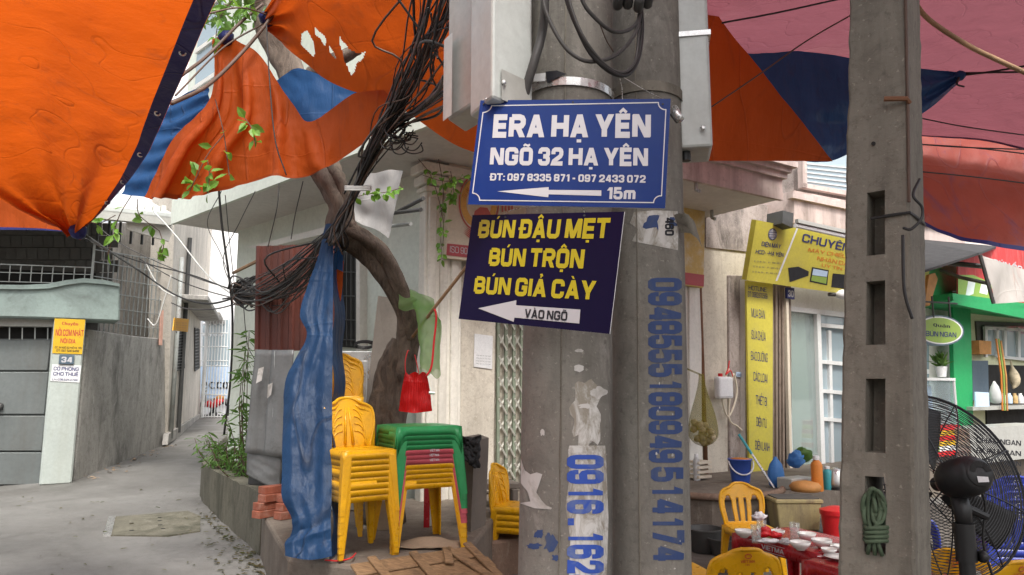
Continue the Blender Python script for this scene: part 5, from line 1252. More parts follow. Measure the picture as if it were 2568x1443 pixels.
# ---------------------------------------------------------------- tarpaulins
def tarp(name, label, rows, mat, nu, nv, amp=.03, fr=1.6, ridge=.5, fold=None, holes=None, parent=None, seed=0, cat='tarpaulin'):
    R = [[p if isinstance(p, V) else at(*p) for p in r] for r in rows]; S_ = surf(R)
    eps = .01
    def fn(u, v):
        p = S_(u, v)
        du = S_(min(1, u + eps), v) - S_(max(0, u - eps), v); dv = S_(u, min(1, v + eps)) - S_(u, max(0, v - eps)); n = du.cross(dv)
        n = n.normalized() if n.length > 1e-9 else V((0, -1, 0))
        d = amp * (noise.noise(p * fr + V((seed, 0, 0))) + .5 * noise.noise(p * fr * 2.3 + V((0, seed, 3))) + .22 * noise.noise(p * fr * 6 + V((0, seed, 9))))
        d += amp * ridge * (abs(noise.noise(p * fr * 1.7 + V((seed, seed, 0)))) * -1.4 + abs(noise.noise(p * fr * 3.7 + V((seed, 2, 7)))) * -.6)
        if fold: d += fold(u, v)
        return p + n * d
    sk = None
    if holes:
        def inside(x, y, poly):
            c = False; j = len(poly) - 1
            for i in range(len(poly)):
                if (poly[i][1] > y) != (poly[j][1] > y) and x < (poly[j][0] - poly[i][0]) * (y - poly[i][1]) / (poly[j][1] - poly[i][1]) + poly[i][0]: c = not c
                j = i
            return c
        def sk(u, v):
            x, y = proj(S_(u, v)); return any(inside(x, y, h) for h in holes)
    m = MB(); m.grid(fn, nu, nv, sk); o = m.build(name, mat, parent, smooth=True, recalc=False)
    if parent is None: tag(o, label, cat)
    o['_s'] = 0; del o['_s']
    return o, fn
def edge_strip(fn, along, width, parent, mat, name='hem', n=60, off=.004):
    """hem following an edge: along(t) -> (u, v) on the sheet; width -> (u2, v2)"""
    m = MB()
    def f(s, r):
        a = fn(*along(s)); b = fn(*width(s)); p = lerp(a, b, r)
        return p + V((0, -off, -off))
    m.grid(f, n, 2); return m.build(name, mat, parent, smooth=True, recalc=False)
t1, f1 = tarp('tarpaulin', 'big sagging orange tarpaulin with a navy hem, drawn to a tied point above the gate', [
    [V((-4.5, -1.6, 3.5)), V((-2.6, -1.6, 3.35)), V((-1.2, -1.6, 3.35)), V((.3, -1.6, 3.5))],  # unseen row added behind the camera, shading the pole and sign fronts
    [(-700, -420, 1.7), (-100, -420, 1.7), (300, -420, 1.75), (760, -420, 1.8)],
    [(-420, 0, 2.9), (-60, 0, 2.95), (250, 0, 2.9), (545, 0, 2.85)],
    [(-330, 230, 3.7), (-40, 240, 3.85), (200, 240, 3.8), (434, 245, 3.7)],
    [(-200, 390, 4.25), (10, 410, 4.5), (190, 410, 4.45), (346, 420, 4.3)],
    [(20, 518, 4.8), (110, 520, 4.9), (190, 520, 4.85), (270, 515, 4.75)],
    [(172, 583, 5.0), (182, 587, 5.0), (192, 588, 5.0), (203, 582, 5.0)]], 'tarp_orange', 90, 110, .028, 1.2,
    fold=lambda u, v: .030 * math.sin(u * 26 + 3 * v) * sstep(.35, .9, v) + .03 * math.sin(u * 12 + 2) * sstep(.0, .7, v), seed=2)
edge_strip(f1, lambda t: (1.0, t), lambda t: (.935, t), t1, 'tarp_hem', n=90)
def eyelet(p, n, parent):
    a = n.orthogonal().normalized(); b = n.cross(a); m = MB(); m.tube([p + (a * math.cos(w) + b * math.sin(w)) * .014 for w in [k * math.pi / 8 for k in range(17)]], .0045, 6); m.build('eyelet', 'strap_steel', parent)
for v_ in (.30, .42, .54, .64, .74, .84): eyelet(f1(.97, v_) + V((0, -.008, -.008)), V((.3, -.5, -.8)).normalized(), t1)
t1b, f1b = tarp('tarpaulin', 'orange tarpaulin flap with navy bottom hem hanging behind the big sagging sheet', [
    [(-420, 330, 5.25), (-100, 350, 5.2), (100, 430, 5.15), (188, 560, 5.08)],
    [(-420, 480, 5.25), (-100, 490, 5.22), (90, 520, 5.15), (188, 572, 5.08)],
    [(-420, 578, 5.22), (-100, 577, 5.2), (90, 577, 5.15), (190, 583, 5.06)]], 'tarp_orange', 50, 24, .02, 1.5, seed=5)
edge_strip(f1b, lambda t: (t, 1.0), lambda t: (t, .955), t1b, 'tarp_hem', n=50)
t2, f2 = tarp('tarpaulin', 'orange tarpaulin skirt gathered at a knot, hanging over the lane in folds', [
    [(536, 106, 5.02), (552, 97, 5.0), (572, 92, 5.0), (604, 108, 4.98), (648, 136, 5.0), (692, 200, 5.02), (735, 262, 5.02), (772, 304, 5.0), (830, 276, 5.02), (892, 234, 5.05), (980, 226, 5.1)],
    [(526, 240, 5.0), (548, 265, 4.95), (580, 275, 5.02), (622, 280, 4.94), (664, 285, 5.02), (700, 305, 4.95), (742, 340, 5.0), (782, 362, 4.93), (840, 332, 5.0), (904, 286, 5.05), (978, 244, 5.1)],
    [(440, 350, 5.0), (466, 380, 4.9), (505, 390, 5.02), (556, 388, 4.9), (620, 384, 5.02), (690, 385, 4.92), (746, 405, 5.0), (792, 408, 4.9), (855, 366, 5.0), (920, 318, 5.05), (977, 256, 5.1)],
    [(360, 494, 5.0), (402, 498, 4.88), (450, 497, 5.04), (505, 490, 4.88), (594, 468, 5.04), (690, 441, 4.9), (752, 447, 5.0), (805, 426, 4.9), (868, 391, 5.0), (935, 336, 5.05), (976, 266, 5.1)]], 'tarp_orange', 130, 60, .016, 3.0,
    fold=lambda u, v: .022 * math.sin(u * 60) * (1 - u) * sstep(0, .3, v), seed=8)
edge_strip(f2, lambda t: (.02 + .96 * t, 1.0), lambda t: (.02 + .96 * t, .965), t2, 'tarp_orange_dark', n=130)
t2b, _ = tarp('tarpaulin', 'blue tarpaulin band hanging behind the left edge of the orange skirt', [
    [(425, 252, 5.25), (480, 232, 5.22), (524, 220, 5.2)], [(395, 320, 5.25), (445, 312, 5.2), (520, 270, 5.2)], [(350, 400, 5.25), (395, 400, 5.2), (470, 350, 5.2)], [(303, 487, 5.25), (335, 492, 5.22), (385, 497, 5.2)]], 'tarp_blue', 24, 50, .02, 2.5,
    fold=lambda u, v: .012 * math.sin(v * 34), seed=11)
t2c, _ = tarp('tarpaulin', 'blue tarpaulin patch showing in the dip between the two orange sheets', [
    [(690, 205, 5.3), (740, 172, 5.25), (800, 188, 5.25), (900, 224, 5.25)], [(720, 260, 5.3), (760, 250, 5.25), (830, 250, 5.25), (905, 250, 5.25)], [(740, 340, 5.3), (780, 345, 5.25), (840, 320, 5.25), (910, 280, 5.25)]], 'tarp_blue', 36, 24, .02, 2.5, seed=13)
HOLES = [[(762, 82), (775, 74), (786, 104), (790, 136), (786, 143), (772, 128), (758, 112)], [(792, 68), (800, 80), (816, 92), (818, 116), (812, 112), (802, 96), (792, 88)],
         [(854, 84), (862, 98), (872, 106), (880, 118), (905, 132), (922, 124), (912, 146), (898, 158), (892, 178), (882, 190), (876, 170), (868, 154), (864, 126), (856, 108)], [(826, 112), (836, 124), (848, 146), (838, 142), (828, 128)]]
t3, f3 = tarp('tarpaulin', 'torn dark orange tarpaulin with ragged holes, strung behind the meter boxes', [
    [(660, 34, 5.0), (720, -60, 4.6), (800, -140, 4.3), (980, -240, 4.0), (1200, -260, 3.9), (1500, -240, 4.1), (1630, -190, 4.6)],
    [(664, 48, 5.05), (735, 20, 4.85), (830, 10, 4.7), (990, 10, 4.6), (1200, 30, 4.6), (1500, 60, 4.8), (1795, 30, 5.2)],
    [(668, 60, 5.08), (735, 80, 5.0), (835, 110, 4.95), (990, 140, 4.95), (1200, 210, 5.0), (1520, 230, 5.2), (1935, 212, 5.45)],
    [(674, 76, 5.1), (745, 142, 5.08), (850, 214, 5.1), (1010, 272, 5.15), (1195, 384, 5.25), (1560, 399, 5.5), (2088, 405, 5.7)]], 'tarp_orange_dark', 280, 90, .03, 1.3, holes=HOLES,
    fold=lambda u, v: .05 * math.sin(v * 20 + u * 4) * sstep(.22, 0, u) * sstep(0, .03, u) + .015 * math.sin(u * 30 + v * 8), seed=17)
t4, f4 = tarp('tarpaulin', 'wide pinkish purple tarpaulin canopy stretched over the eating area', [
    [V((1.0, -1.6, 4.3)), V((2.6, -1.6, 4.2)), V((4.6, -1.6, 4.1)), V((7.0, -1.6, 4.1))],  # canopy extended out of view overhead to keep light off the poles
    [(1400, -330, 3.2), (1800, -330, 3.2), (2250, -330, 3.2), (2800, -330, 3.2)],
    [(1560, 0, 4.9), (1900, 0, 4.95), (2250, 0, 4.9), (2800, 0, 4.8)],
    [(1650, 160, 6.3), (1950, 165, 6.35), (2280, 175, 6.25), (2800, 195, 6.1)],
    [(1750, 260, 7.4), (2000, 275, 7.4), (2320, 290, 7.3), (2800, 330, 7.1)],
    [(1800, 310, 8.0), (2050, 322, 8.0), (2350, 342, 7.9), (2800, 405, 7.7)]], 'tarp_pink', 110, 100, .03, .9,
    fold=lambda u, v: .018 * math.sin(v * 70 + 5 * u) * sstep(.5, .1, v) + .012 * math.sin(v * 150 + 2 * math.sin(u * 7)) * sstep(.6, .9, u) * sstep(.6, .2, v), seed=21)
edge_strip(f4, lambda t: (t, 1.0), lambda t: (t, .985), t4, 'tarp_hem', n=60)
t5, f5 = tarp('tarpaulin', 'mottled red tarpaulin hanging below the pink canopy with a navy hem', [
    [(2200, 315, 8.2), (2400, 335, 8.1), (2600, 370, 8.0), (2800, 395, 7.9)], [(2200, 420, 8.0), (2400, 450, 7.9), (2600, 480, 7.8), (2800, 500, 7.7)],
    [(2180, 490, 7.7), (2360, 580, 7.6), (2500, 624, 7.5), (2800, 655, 7.4)]], 'tarp_red', 70, 50, .05, 1.1, seed=25)
edge_strip(f5, lambda t: (t, 1.0), lambda t: (t, .97), t5, 'tarp_hem', n=60)
t6, f6 = tarp('tarpaulin', 'dark blue tarpaulin triangle pulled to a knot beside the square post', [
    [(1780, 82, 6.0), (1900, 112, 6.0), (2020, 134, 6.0), (2135, 150, 6.0), (2290, 172, 5.95), (2405, 184, 5.9)],
    [(1850, 220, 6.0), (1960, 235, 6.02), (2060, 240, 6.0), (2150, 240, 6.0), (2300, 225, 5.95), (2406, 192, 5.9)],
    [(1930, 330, 6.0), (2010, 335, 5.95), (2080, 330, 6.0), (2160, 310, 6.0), (2310, 260, 5.95), (2406, 200, 5.9)],
    [(2010, 404, 6.0), (2050, 408, 5.98), (2085, 405, 6.0), (2140, 380, 6.0), (2315, 284, 5.95), (2404, 208, 5.9)]], 'tarp_navy', 80, 50, .035, 1.8,
    fold=lambda u, v: .03 * math.sin(v * 14) * sstep(.4, 1, u), seed=29)
m = MB(); m.lathe([(.004, -.05), (.035, -.03), (.045, 0), (.03, .03), (.01, .05)], at(2408, 190, 5.88), 12, Matrix.Rotation(1.2, 3, 'Y')); m.build('knot', 'tarp_blue', t6, smooth=True)
# knots of the orange sheets
for (u, v, Y, o_) in ((566, 96, 4.98, t2), (668, 48, 5.02, t3), (195, 582, 4.98, t1)):
    m = MB(); m.lathe([(.01, -.05), (.05, -.03), (.06, 0), (.045, .03), (.02, .06)], at(u, v, Y), 12, Matrix.Rotation(.8, 3, 'Y')); m.build('knot', 'tarp_hem', o_, smooth=True)
m = MB(); 
def tailf(s, r): return at(532 + 24 * s, 94 + 26 * r, 4.97) + V((0, .02 * math.sin(s * 6), 0))
m.grid(tailf, 6, 6); m.build('tarp_tail', 'tarp_orange', t2, smooth=True, recalc=False)
# the blue sheet hanging like a post in front of the chairs
def blue_rows():
    L_ = [(816, 562), (796, 640), (768, 720), (752, 790), (766, 838), (738, 895), (711, 965), (707, 1080), (706, 1190), (708, 1255), (730, 1312), (712, 1352), (716, 1394)]
    out = []
    for (u, v) in L_:
        Yb = lerp(5.45, 4.58, (v - 562) / 832); r = lerp(836, 831, (v - 562) / 832)
        fs = [0, .18, .36, .5, .66, .82, 1]; dy = [.02, -.012, -.004, -.012, .0, -.010, .0]
        out.append([(lerp(u, r, f), v + 10 * math.sin(f * 3.1) * (v > 1380), Yb + (d + .02 * noise.noise(V((f * 2.3, v * .006, 4)))) * min(1, (v - 540) / 300)) for f, d in zip(fs, dy)])
    return out
def tri(x): return abs((x % 1) * 2 - 1)
tp, ftp = tarp('tarpaulin', 'grimy blue tarpaulin strip hanging to the pavement in front of the stacked chairs', blue_rows(), 'tarp_post_blue', 60, 200, .012, 3.0,
    fold=lambda u, v: .012 * tri(u * .9 + v * 2.3) + .010 * tri(u * .7 - v * 3.7 + .3) + .022 * tri(u * .8 + v * 9.0) * sstep(.74, .84, v) * sstep(1.0, .9, v), seed=33)
m = MB(); m.grid(lambda s, r: at(lerp(831, 836, 1 - r), lerp(564, 1405, r), lerp(5.45, 4.68, r)) + V((.012 * math.sin(r * 30), s * .35, 0)), 6, 60); m.build('back_fold', 'tarp_post_blue', tp, smooth=True, recalc=False)
of_, _ = tarp('tarpaulin', 'small orange and blue tarpaulin scrap hanging behind the blue strip', [[(838, 668, 5.5), (850, 655, 5.5), (862, 655, 5.5)], [(838, 740, 5.5), (850, 735, 5.5), (858, 730, 5.5)], [(838, 806, 5.5), (842, 800, 5.5), (848, 790, 5.5)]], 'tarp_orange', 12, 24, .01, 4, seed=40)
m = MB(); m.grid(lambda s, r: at(lerp(838, 860, s), lerp(625, 672, r) + 10 * s, 5.49), 6, 6); m.build('blue_top', 'tarp_blue', of_, smooth=True, recalc=False)

# ---------------------------------------------------------------- the tree
tr = thing('tree', 'gnarled old tree with twisted trunk leaning beside the stacked tables', 'tree', at(985, 1290, 6.0))
def limb(name, pts, rpx, n=60, fl=.18, ph=0, lobes=3):
    P_ = [at(*p) for p in pts]; path = spline(P_, n); rr = []
    R_ = [V((r_ * pts[i][2] / FPX, 0, 0)) for i, r_ in enumerate(rpx)]
    rr = [max(.004, crom(R_, i / n).x) for i in range(n + 1)]
    path = [p + V((noise.noise(p * 4), noise.noise(p * 4 + V((9, 0, 0))), 0)) * .018 for p in path]
    m = MB(); m.tube(path, rr, 18, prof=lambda w, t: 1 + fl * math.sin(lobes * w + t * 7 + ph) + .16 * noise.noise(V((math.cos(w) * 1.5, math.sin(w) * 1.5, t * 14 + ph))) + .08 * noise.noise(V((math.cos(w) * 4, math.sin(w) * 4, t * 30 + ph))))
    return m.build(name, 'bark', tr, smooth=True)
limb('trunk', [(972, 1310, 6.05), (968, 1180, 6.02), (975, 1080, 6.0), (992, 985, 5.95), (1010, 900, 5.9), (1022, 838, 5.86), (1008, 760, 5.8), (972, 690, 5.75), (925, 630, 5.7), (880, 590, 5.65), (852, 565, 5.62)], [46, 43, 40, 37, 33, 28, 26, 29, 32, 35, 37], 80)
limb('trunk_strand', [(945, 1310, 6.0), (948, 1170, 5.98), (955, 1080, 5.95), (968, 990, 5.9), (985, 900, 5.86), (995, 850, 5.84)], [40, 38, 34, 30, 26, 12], 40, ph=2)
limb('trunk_strand', [(1030, 850, 5.82), (1026, 790, 5.76), (1000, 710, 5.70), (960, 640, 5.64), (915, 598, 5.6), (870, 575, 5.58), (845, 560, 5.6)], [14, 19, 20, 20, 20, 18, 14], 40, ph=4)
limb('trunk', [(870, 600, 5.65), (852, 560, 5.6), (846, 510, 5.58), (820, 462, 5.58), (790, 425, 5.6), (768, 360, 5.65), (756, 270, 5.7), (728, 170, 5.75), (690, 90, 5.8), (655, -10, 5.85), (620, -110, 5.9)], [36, 36, 30, 26, 26, 28, 30, 34, 36, 34, 30], 80, ph=1)
limb('branch', [(850, 545, 5.6), (852, 480, 5.6), (838, 440, 5.62), (826, 400, 5.7), (840, 330, 5.8)], [24, 24, 22, 20, 16], 30, ph=5)
limb('branch', [(752, 240, 5.7), (790, 180, 5.6), (850, 150, 5.5), (900, 120, 5.5)], [16, 20, 18, 14], 24, ph=3)
# leaf helpers
def leaf(m, p, d, up, L, W):
    d = d.normalized(); s_ = d.cross(up).normalized() if d.cross(up).length > 1e-4 else V((1, 0, 0)); u = s_.cross(d)
    vs = [p, p + d * L * .35 + s_ * W * .5 + u * W * .12, p + d * L * .7 + s_ * W * .36 + u * W * .05, p + d * L - u * L * .08, p + d * L * .7 - s_ * W * .36 + u * W * .05, p + d * L * .35 - s_ * W * .5 + u * W * .12, p + d * L * .5 - u * W * .02]
    m.add(vs, [(0, 1, 6), (1, 2, 6), (2, 3, 6), (3, 4, 6), (4, 5, 6), (5, 0, 6)])
def rv(): return V((random.uniform(-1, 1), random.uniform(-1, 1), random.uniform(-1, 1)))
# upper crown: real canopy above the sheets, seen in the gaps
cr = MB()
for k in range(900):
    c = at(random.uniform(470, 760), random.uniform(-260, 60), random.uniform(5.6, 7.4)); leaf(cr, c, rv() + V((0, 0, -.6)), rv(), random.uniform(.08, .14), random.uniform(.035, .06))
cr.build('crown', 'leaf_mid', tr, recalc=False)
def vine(label, stems, nleaf, L=.085, W=.05, mat='leaf_bright', stemmat='cable_brown', grp=None):
    P0 = at(*stems[0][0]); t = thing('vine', label, 'vine', P0, grp); m = MB(); lm = MB(); paths = []
    for s_ in stems:
        p = spline([at(*q) for q in s_], 20); m.tube(p, .0035, 5); paths.append(p)
    for k in range(nleaf):
        p = random.choice(paths); i = random.randint(3, 20); d = rv() + V((0, -.2, -.5)); leaf(lm, p[i] + d.normalized() * .01, d, rv() + V((0, -1, .4)), L * random.uniform(.7, 1.25), W * random.uniform(.7, 1.2))
    m.build('stem', stemmat, t); lm.build('leaves', mat, t, recalc=False); return t
vine('leafy sprig of bright green leaves hanging in front of the orange skirt', [[(540, 250, 4.75), (560, 330, 4.72), (570, 400, 4.72), (575, 440, 4.72)], [(560, 340, 4.72), (520, 390, 4.7), (490, 450, 4.7), (475, 480, 4.7)], [(600, 280, 4.72), (630, 320, 4.7), (640, 360, 4.7)], [(520, 400, 4.7), (525, 440, 4.7), (520, 485, 4.7)]], 34)
vine('sparse green sprig beside the tied point of the big orange sheet', [[(330, 490, 5.4), (300, 540, 5.4), (285, 590, 5.4), (270, 640, 5.4)], [(345, 500, 5.4), (350, 540, 5.4), (400, 580, 5.4)], [(400, 580, 5.4), (410, 620, 5.4), (395, 650, 5.4)], [(290, 540, 5.4), (250, 560, 5.4), (220, 555, 5.4)]], 30)
vine('thin creeper with small leaves climbing the corner pilaster', [[(1050, 400, 6.6), (1080, 440, 6.7), (1100, 500, 6.8), (1112, 560, 6.8), (1110, 620, 6.8)], [(1100, 400, 6.8), (1112, 480, 6.8), (1105, 560, 6.8), (1108, 650, 6.85)], [(1130, 430, 6.7), (1138, 480, 6.7), (1132, 500, 6.7)], [(1060, 440, 6.5), (1120, 455, 6.5), (1190, 440, 6.5)]], 90, .075, .04)
vine('creeper with a row of small leaves strung beside the grey cloth', [[(870, 500, 5.5), (920, 488, 5.6), (970, 482, 5.8), (1010, 470, 6.0)]], 20, .07, .045)
vine('leafy twigs against the sky beside the hem of the big orange sheet', [[(600, -20, 4.9), (560, 30, 4.9), (545, 70, 4.9), (540, 110, 4.9)], [(660, 0, 4.9), (600, 20, 4.9), (560, 10, 4.9)], [(560, 40, 4.9), (530, 30, 4.9), (520, 0, 4.9)]], 26, .10, .04)

# ---------------------------------------------------------------- cables
def bundle(name, label, ctrl, n, spread, r, mats=('cable_black', 'cable_grey', 'cable_brown'), cat='cable bundle'):
    t = thing(name, label, cat, at(*ctrl[0])); 
    ms = {k: MB() for k in mats}
    for i in range(n):
        pts = []
        ph = random.uniform(0, 6.28); q = rv()
        wild = random.random() < .3; d0 = abs(random.gauss(0, .55)); tw = random.uniform(.05, .4) * random.choice((-1, 1))
        for j, c in enumerate(ctrl):
            s_ = spread[j]; a = ph + tw * j; d = d0 * random.uniform(.8, 1.2) if not wild else abs(random.gauss(0, .9)); a = a if not wild else ph + random.uniform(0, 3)
            pts.append(at(c[0] + s_ * d * math.cos(a), c[1] + s_ * d * math.sin(a) * .9, c[2] + .05 * random.uniform(-1, 1) * (s_ / 20 + .5)))
        mm = random.choices(mats, [5, 3, 2][:len(mats)])[0]
        ms[mm].tube(spline(pts, 34), r * random.uniform(.55, 1.35), 5)
    for k, m_ in ms.items():
        if m_.v: 
            o = m_.build('strands', k, t, smooth=True); o['kind'] = 'stuff'
    return t
bundle('cable_bundle', 'thick bundle of black cables climbing from the tree fork to the meter boxes', [(838, 610, 5.3), (858, 545, 5.25), (892, 478, 5.15), (925, 400, 5.0), (975, 310, 4.7), (1035, 190, 4.2), (1085, 80, 3.7), (1130, -60, 3.2)], 38, [16, 15, 10, 20, 32, 58, 85, 110], .0062)
bundle('cable_bundle', 'spray of black cables fanning from the bundle to the meter box', [(880, 500, 5.15), (930, 400, 5.0), (990, 320, 4.7), (1060, 270, 4.2), (1120, 225, 3.4), (1160, 180, 2.6)], 12, [10, 16, 18, 30, 45, 60], .007)
bundle('cable_bundle', 'sagging bundle of old black wires running from the tree over the lane corner', [(852, 560, 5.35), (815, 610, 5.5), (765, 672, 5.9), (705, 722, 6.6), (650, 742, 7.4), (600, 742, 8.2)], 46, [14, 26, 46, 54, 40, 16], .006)
bundle('cable_bundle', 'tangled knot of wires and brackets hanging at the corner of the green wall', [(640, 700, 8.0), (612, 720, 8.1), (596, 745, 8.15), (618, 760, 8.1), (640, 735, 8.0), (605, 715, 8.1), (590, 740, 8.2)], 22, [14, 18, 16, 18, 16, 20, 16], .008)
for k in range(14):
    c = (1005 + random.uniform(-35, 35), 345 + random.uniform(-25, 25)); rr_ = random.uniform(10, 28); pts = [at(c[0] + rr_ * math.cos(a) * random.uniform(.7, 1.2), c[1] + rr_ * .8 * math.sin(a), 4.6 + .1 * math.sin(a * 2)) for a in [i * .75 for i in range(8)]]
    cab('wire_loop', 'stray loop of black wire sticking out of the cable bundle', pts, .0045, 'cable_black', 30, 'wire', 'wire loops on the bundle')
m = MB()
for k in range(3):
    c = at(898, 468 + k * 4, 5.05); m.tube([c + V((.09 * math.cos(a), .09 * math.sin(a) * .7, .02 * math.sin(a))) for a in [i * .35 for i in range(19)]], .007, 6)
tag(m.build('white_tie', 'cable_white', smooth=True), 'white cord tied round the climbing cable bundle', 'cord')
lane = 'black cable sagging across the mouth of the lane'
for pts, r, mat in (([(600, 745, 8.2), (520, 762, 8.6), (440, 740, 9), (350, 680, 9), (205, 585, 5.1)], .011, 'cable_black'), ([(600, 735, 8.2), (480, 690, 9), (380, 665, 9.5), (300, 640, 9.6), (215, 600, 6.0)], .008, 'cable_black'),
                    ([(598, 730, 8.2), (500, 700, 9), (400, 660, 9.6), (300, 610, 9.8), (235, 560, 9.9)], .007, 'cable_grey'), ([(595, 750, 8.2), (520, 730, 9), (440, 700, 9.6), (350, 650, 9.8)], .007, 'cable_black'),
                    ([(600, 760, 8.2), (540, 775, 8.8), (470, 775, 9.2), (430, 760, 9.5)], .008, 'cable_grey')):
    cab('lane_cable', {.011: 'thickest black cable across the lane, ending at the tied point of the orange sheet', .008: 'medium dark cable sagging across the mouth of the lane'}.get(r, 'thin dark cable strung from the wire tangle to the bar grille'), pts, r, mat, 40, group='cables across the lane')
cab('drop_cable', 'thick black cable dropping down the corner of the green wall into the shrubs', [(545, 420, 8.0), (556, 560, 8.2), (575, 700, 8.3), (583, 800, 8.5), (578, 950, 8.6), (562, 1090, 8.7)], .014, 'cable_black', 50)
for pts in ([(565, 490, 7.8), (575, 600, 8.2), (590, 735, 8.2)], [(640, 480, 7.5), (600, 560, 8), (560, 650, 8.3), (590, 740, 8.2)], [(555, 480, 8), (520, 560, 9), (555, 640, 8.6), (592, 742, 8.2)], [(700, 460, 6.5), (695, 520, 6.5), (672, 620, 6.6)], [(760, 455, 6.0), (740, 540, 6.2), (730, 600, 6.2)], [(610, 760, 8.2), (620, 860, 8.4), (640, 905, 8.4)]):
    cab('hanging_wire', 'thin dark wire hanging loosely in front of the green wall', pts, .005, 'cable_grey', 30, 'wire', 'wires in front of the green wall')
for pts in ([(385, 530, 9.8), (440, 590, 9.5), (520, 690, 9), (590, 745, 8.3)], [(365, 660, 9.6), (400, 720, 9.6), (440, 745, 9.6)], [(430, 690, 9.6), (410, 760, 9.6), (390, 815, 9.6), (370, 800, 9.6)]):
    cab('string_line', 'thin white string strung near the bar grille of the boundary wall', pts, .009, 'cable_white', 30, 'cord', 'white cords by the grille')
for pts, r in (([(430, 260, 4.2), (520, 215, 4.6), (600, 140, 4.85), (668, 60, 4.95), (720, -20, 5)], .013), ([(455, 190, 4.4), (520, 140, 4.7), (600, 60, 4.9), (660, 10, 5)], .011), ([(440, 240, 4.3), (560, 120, 4.8), (660, 60, 5.0)], .006), ([(500, 40, 4.6), (600, 20, 4.8), (680, 40, 5)], .006)):
    cab('guy_line', {.013: 'thickest dark stem-like line, running from the orange hem to the upper knot', .011: 'second thick dark line above the thickest one, behind the orange hem'}.get(r, 'thin dark line running up behind the hem of the big orange sheet'), pts, r, 'cable_brown', 30, 'line', 'lines behind the orange hem')
cab('drop_wire', 'single dark wire hanging down over the orange skirt from its upper knot', [(668, 60, 4.9), (676, 200, 4.85), (690, 350, 4.82), (718, 440, 4.84)], .005, 'cable_black', 30, 'wire')
cab('stay_rope', 'thin pale rope crossing the orange sheet beside the right meter box', [(1785, 268, 4.6), (1900, 190, 4.6), (2020, 105, 4.6), (2140, 35, 4.6)], .005, 'cable_brown', 20, 'rope')
cab('stay_rope', 'dark cord under the pink canopy above the right meter box', [(1810, 58, 4.4), (1950, 32, 4.4), (2140, -10, 4.4)], .006, 'cable_black', 20, 'rope')
cab('bamboo_pole', 'thin bamboo pole slung under the pink canopy right of the square post', [(2290, 0, 4.2), (2330, 50, 4.25), (2420, 110, 4.3), (2500, 150, 4.35), (2620, 205, 4.4)], .016, 'wood_pole', 24, 'pole')
for pts, lb in (([(2408, 184, 5.9), (2500, 182, 5.7), (2660, 180, 5.5)], 'taut dark rope tied to the knot of the blue triangle'), ([(2408, 190, 5.9), (2500, 178, 5.7), (2660, 150, 5.5)], 'slanting dark rope tied to the knot of the blue triangle')):
    cab('tie_rope', lb, pts, .008, 'cable_black', 16, 'rope')
cab('rope_tail', 'frayed rope end dangling from the knot of the blue triangle', [(2405, 195, 5.85), (2400, 212, 5.85), (2418, 218, 5.85)], .008, 'cable_black', 12, 'rope')
for pts in ([(2300, 295, 6.5), (2430, 320, 6.5), (2650, 350, 6.5)], [(2300, 362, 6.5), (2450, 372, 6.5), (2650, 396, 6.5)], [(2300, 362, 6.4), (2420, 370, 6.4), (2650, 378, 6.4)], [(2300, 430, 6.5), (2450, 445, 6.5), (2650, 470, 6.5)]):
    cab('overhead_wire', 'black wire crossing under the red hanging sheet', pts, .006, 'cable_black', 16, 'wire', 'wires under the red sheet')

# ================================================================ FURNITURE AND SMALL THINGS
ORD = ['topmost', 'second', 'third', 'fourth', 'fifth', 'sixth', 'seventh', 'eighth', 'ninth', 'tenth', 'eleventh', 'twelfth', 'thirteenth', 'fourteenth', 'fifteenth', 'sixteenth', 'seventeenth', 'eighteenth']
def nth(k, what): return ('topmost of ' if k == 0 else ORD[k] + ' from the top of ') + what
SH = .39
def chair_back(ribbed):
    def shape(s, r):
        x = s * 2 - 1
        w = lerp(.155, .185, sstep(0, .5, r))
        if r > .55: w *= math.sqrt(max(0.02, 1 - ((r - .55) / .45) ** 2.6 * .75))
        z = SH - .01 + r * .335; 
        if r > .8: z -= (abs(x) ** 3) * .03 * (r - .8) / .2
        y = .165 + .075 * r ** 1.3 - .045 * (1 - x * x) * 0 + .035 * (-(x * x)) * r
        return V((x * w, y, z))
    def skip(s, r):
        if ribbed: return False
        x = abs(s * 2 - 1)
        if r < .10: return False
        top = .70 - .5 * ((x - .60) / .25) ** 2 * .35
        if .44 < x < .80 and r < .72 - 1.6 * (x - .62) ** 2 * 3: return True
        if .12 < x < .26 and r < .66: return True
        return False
    m = MB(); m.grid(shape, 50 if not ribbed else 24, 40 if not ribbed else 20, skip)
    return m, shape
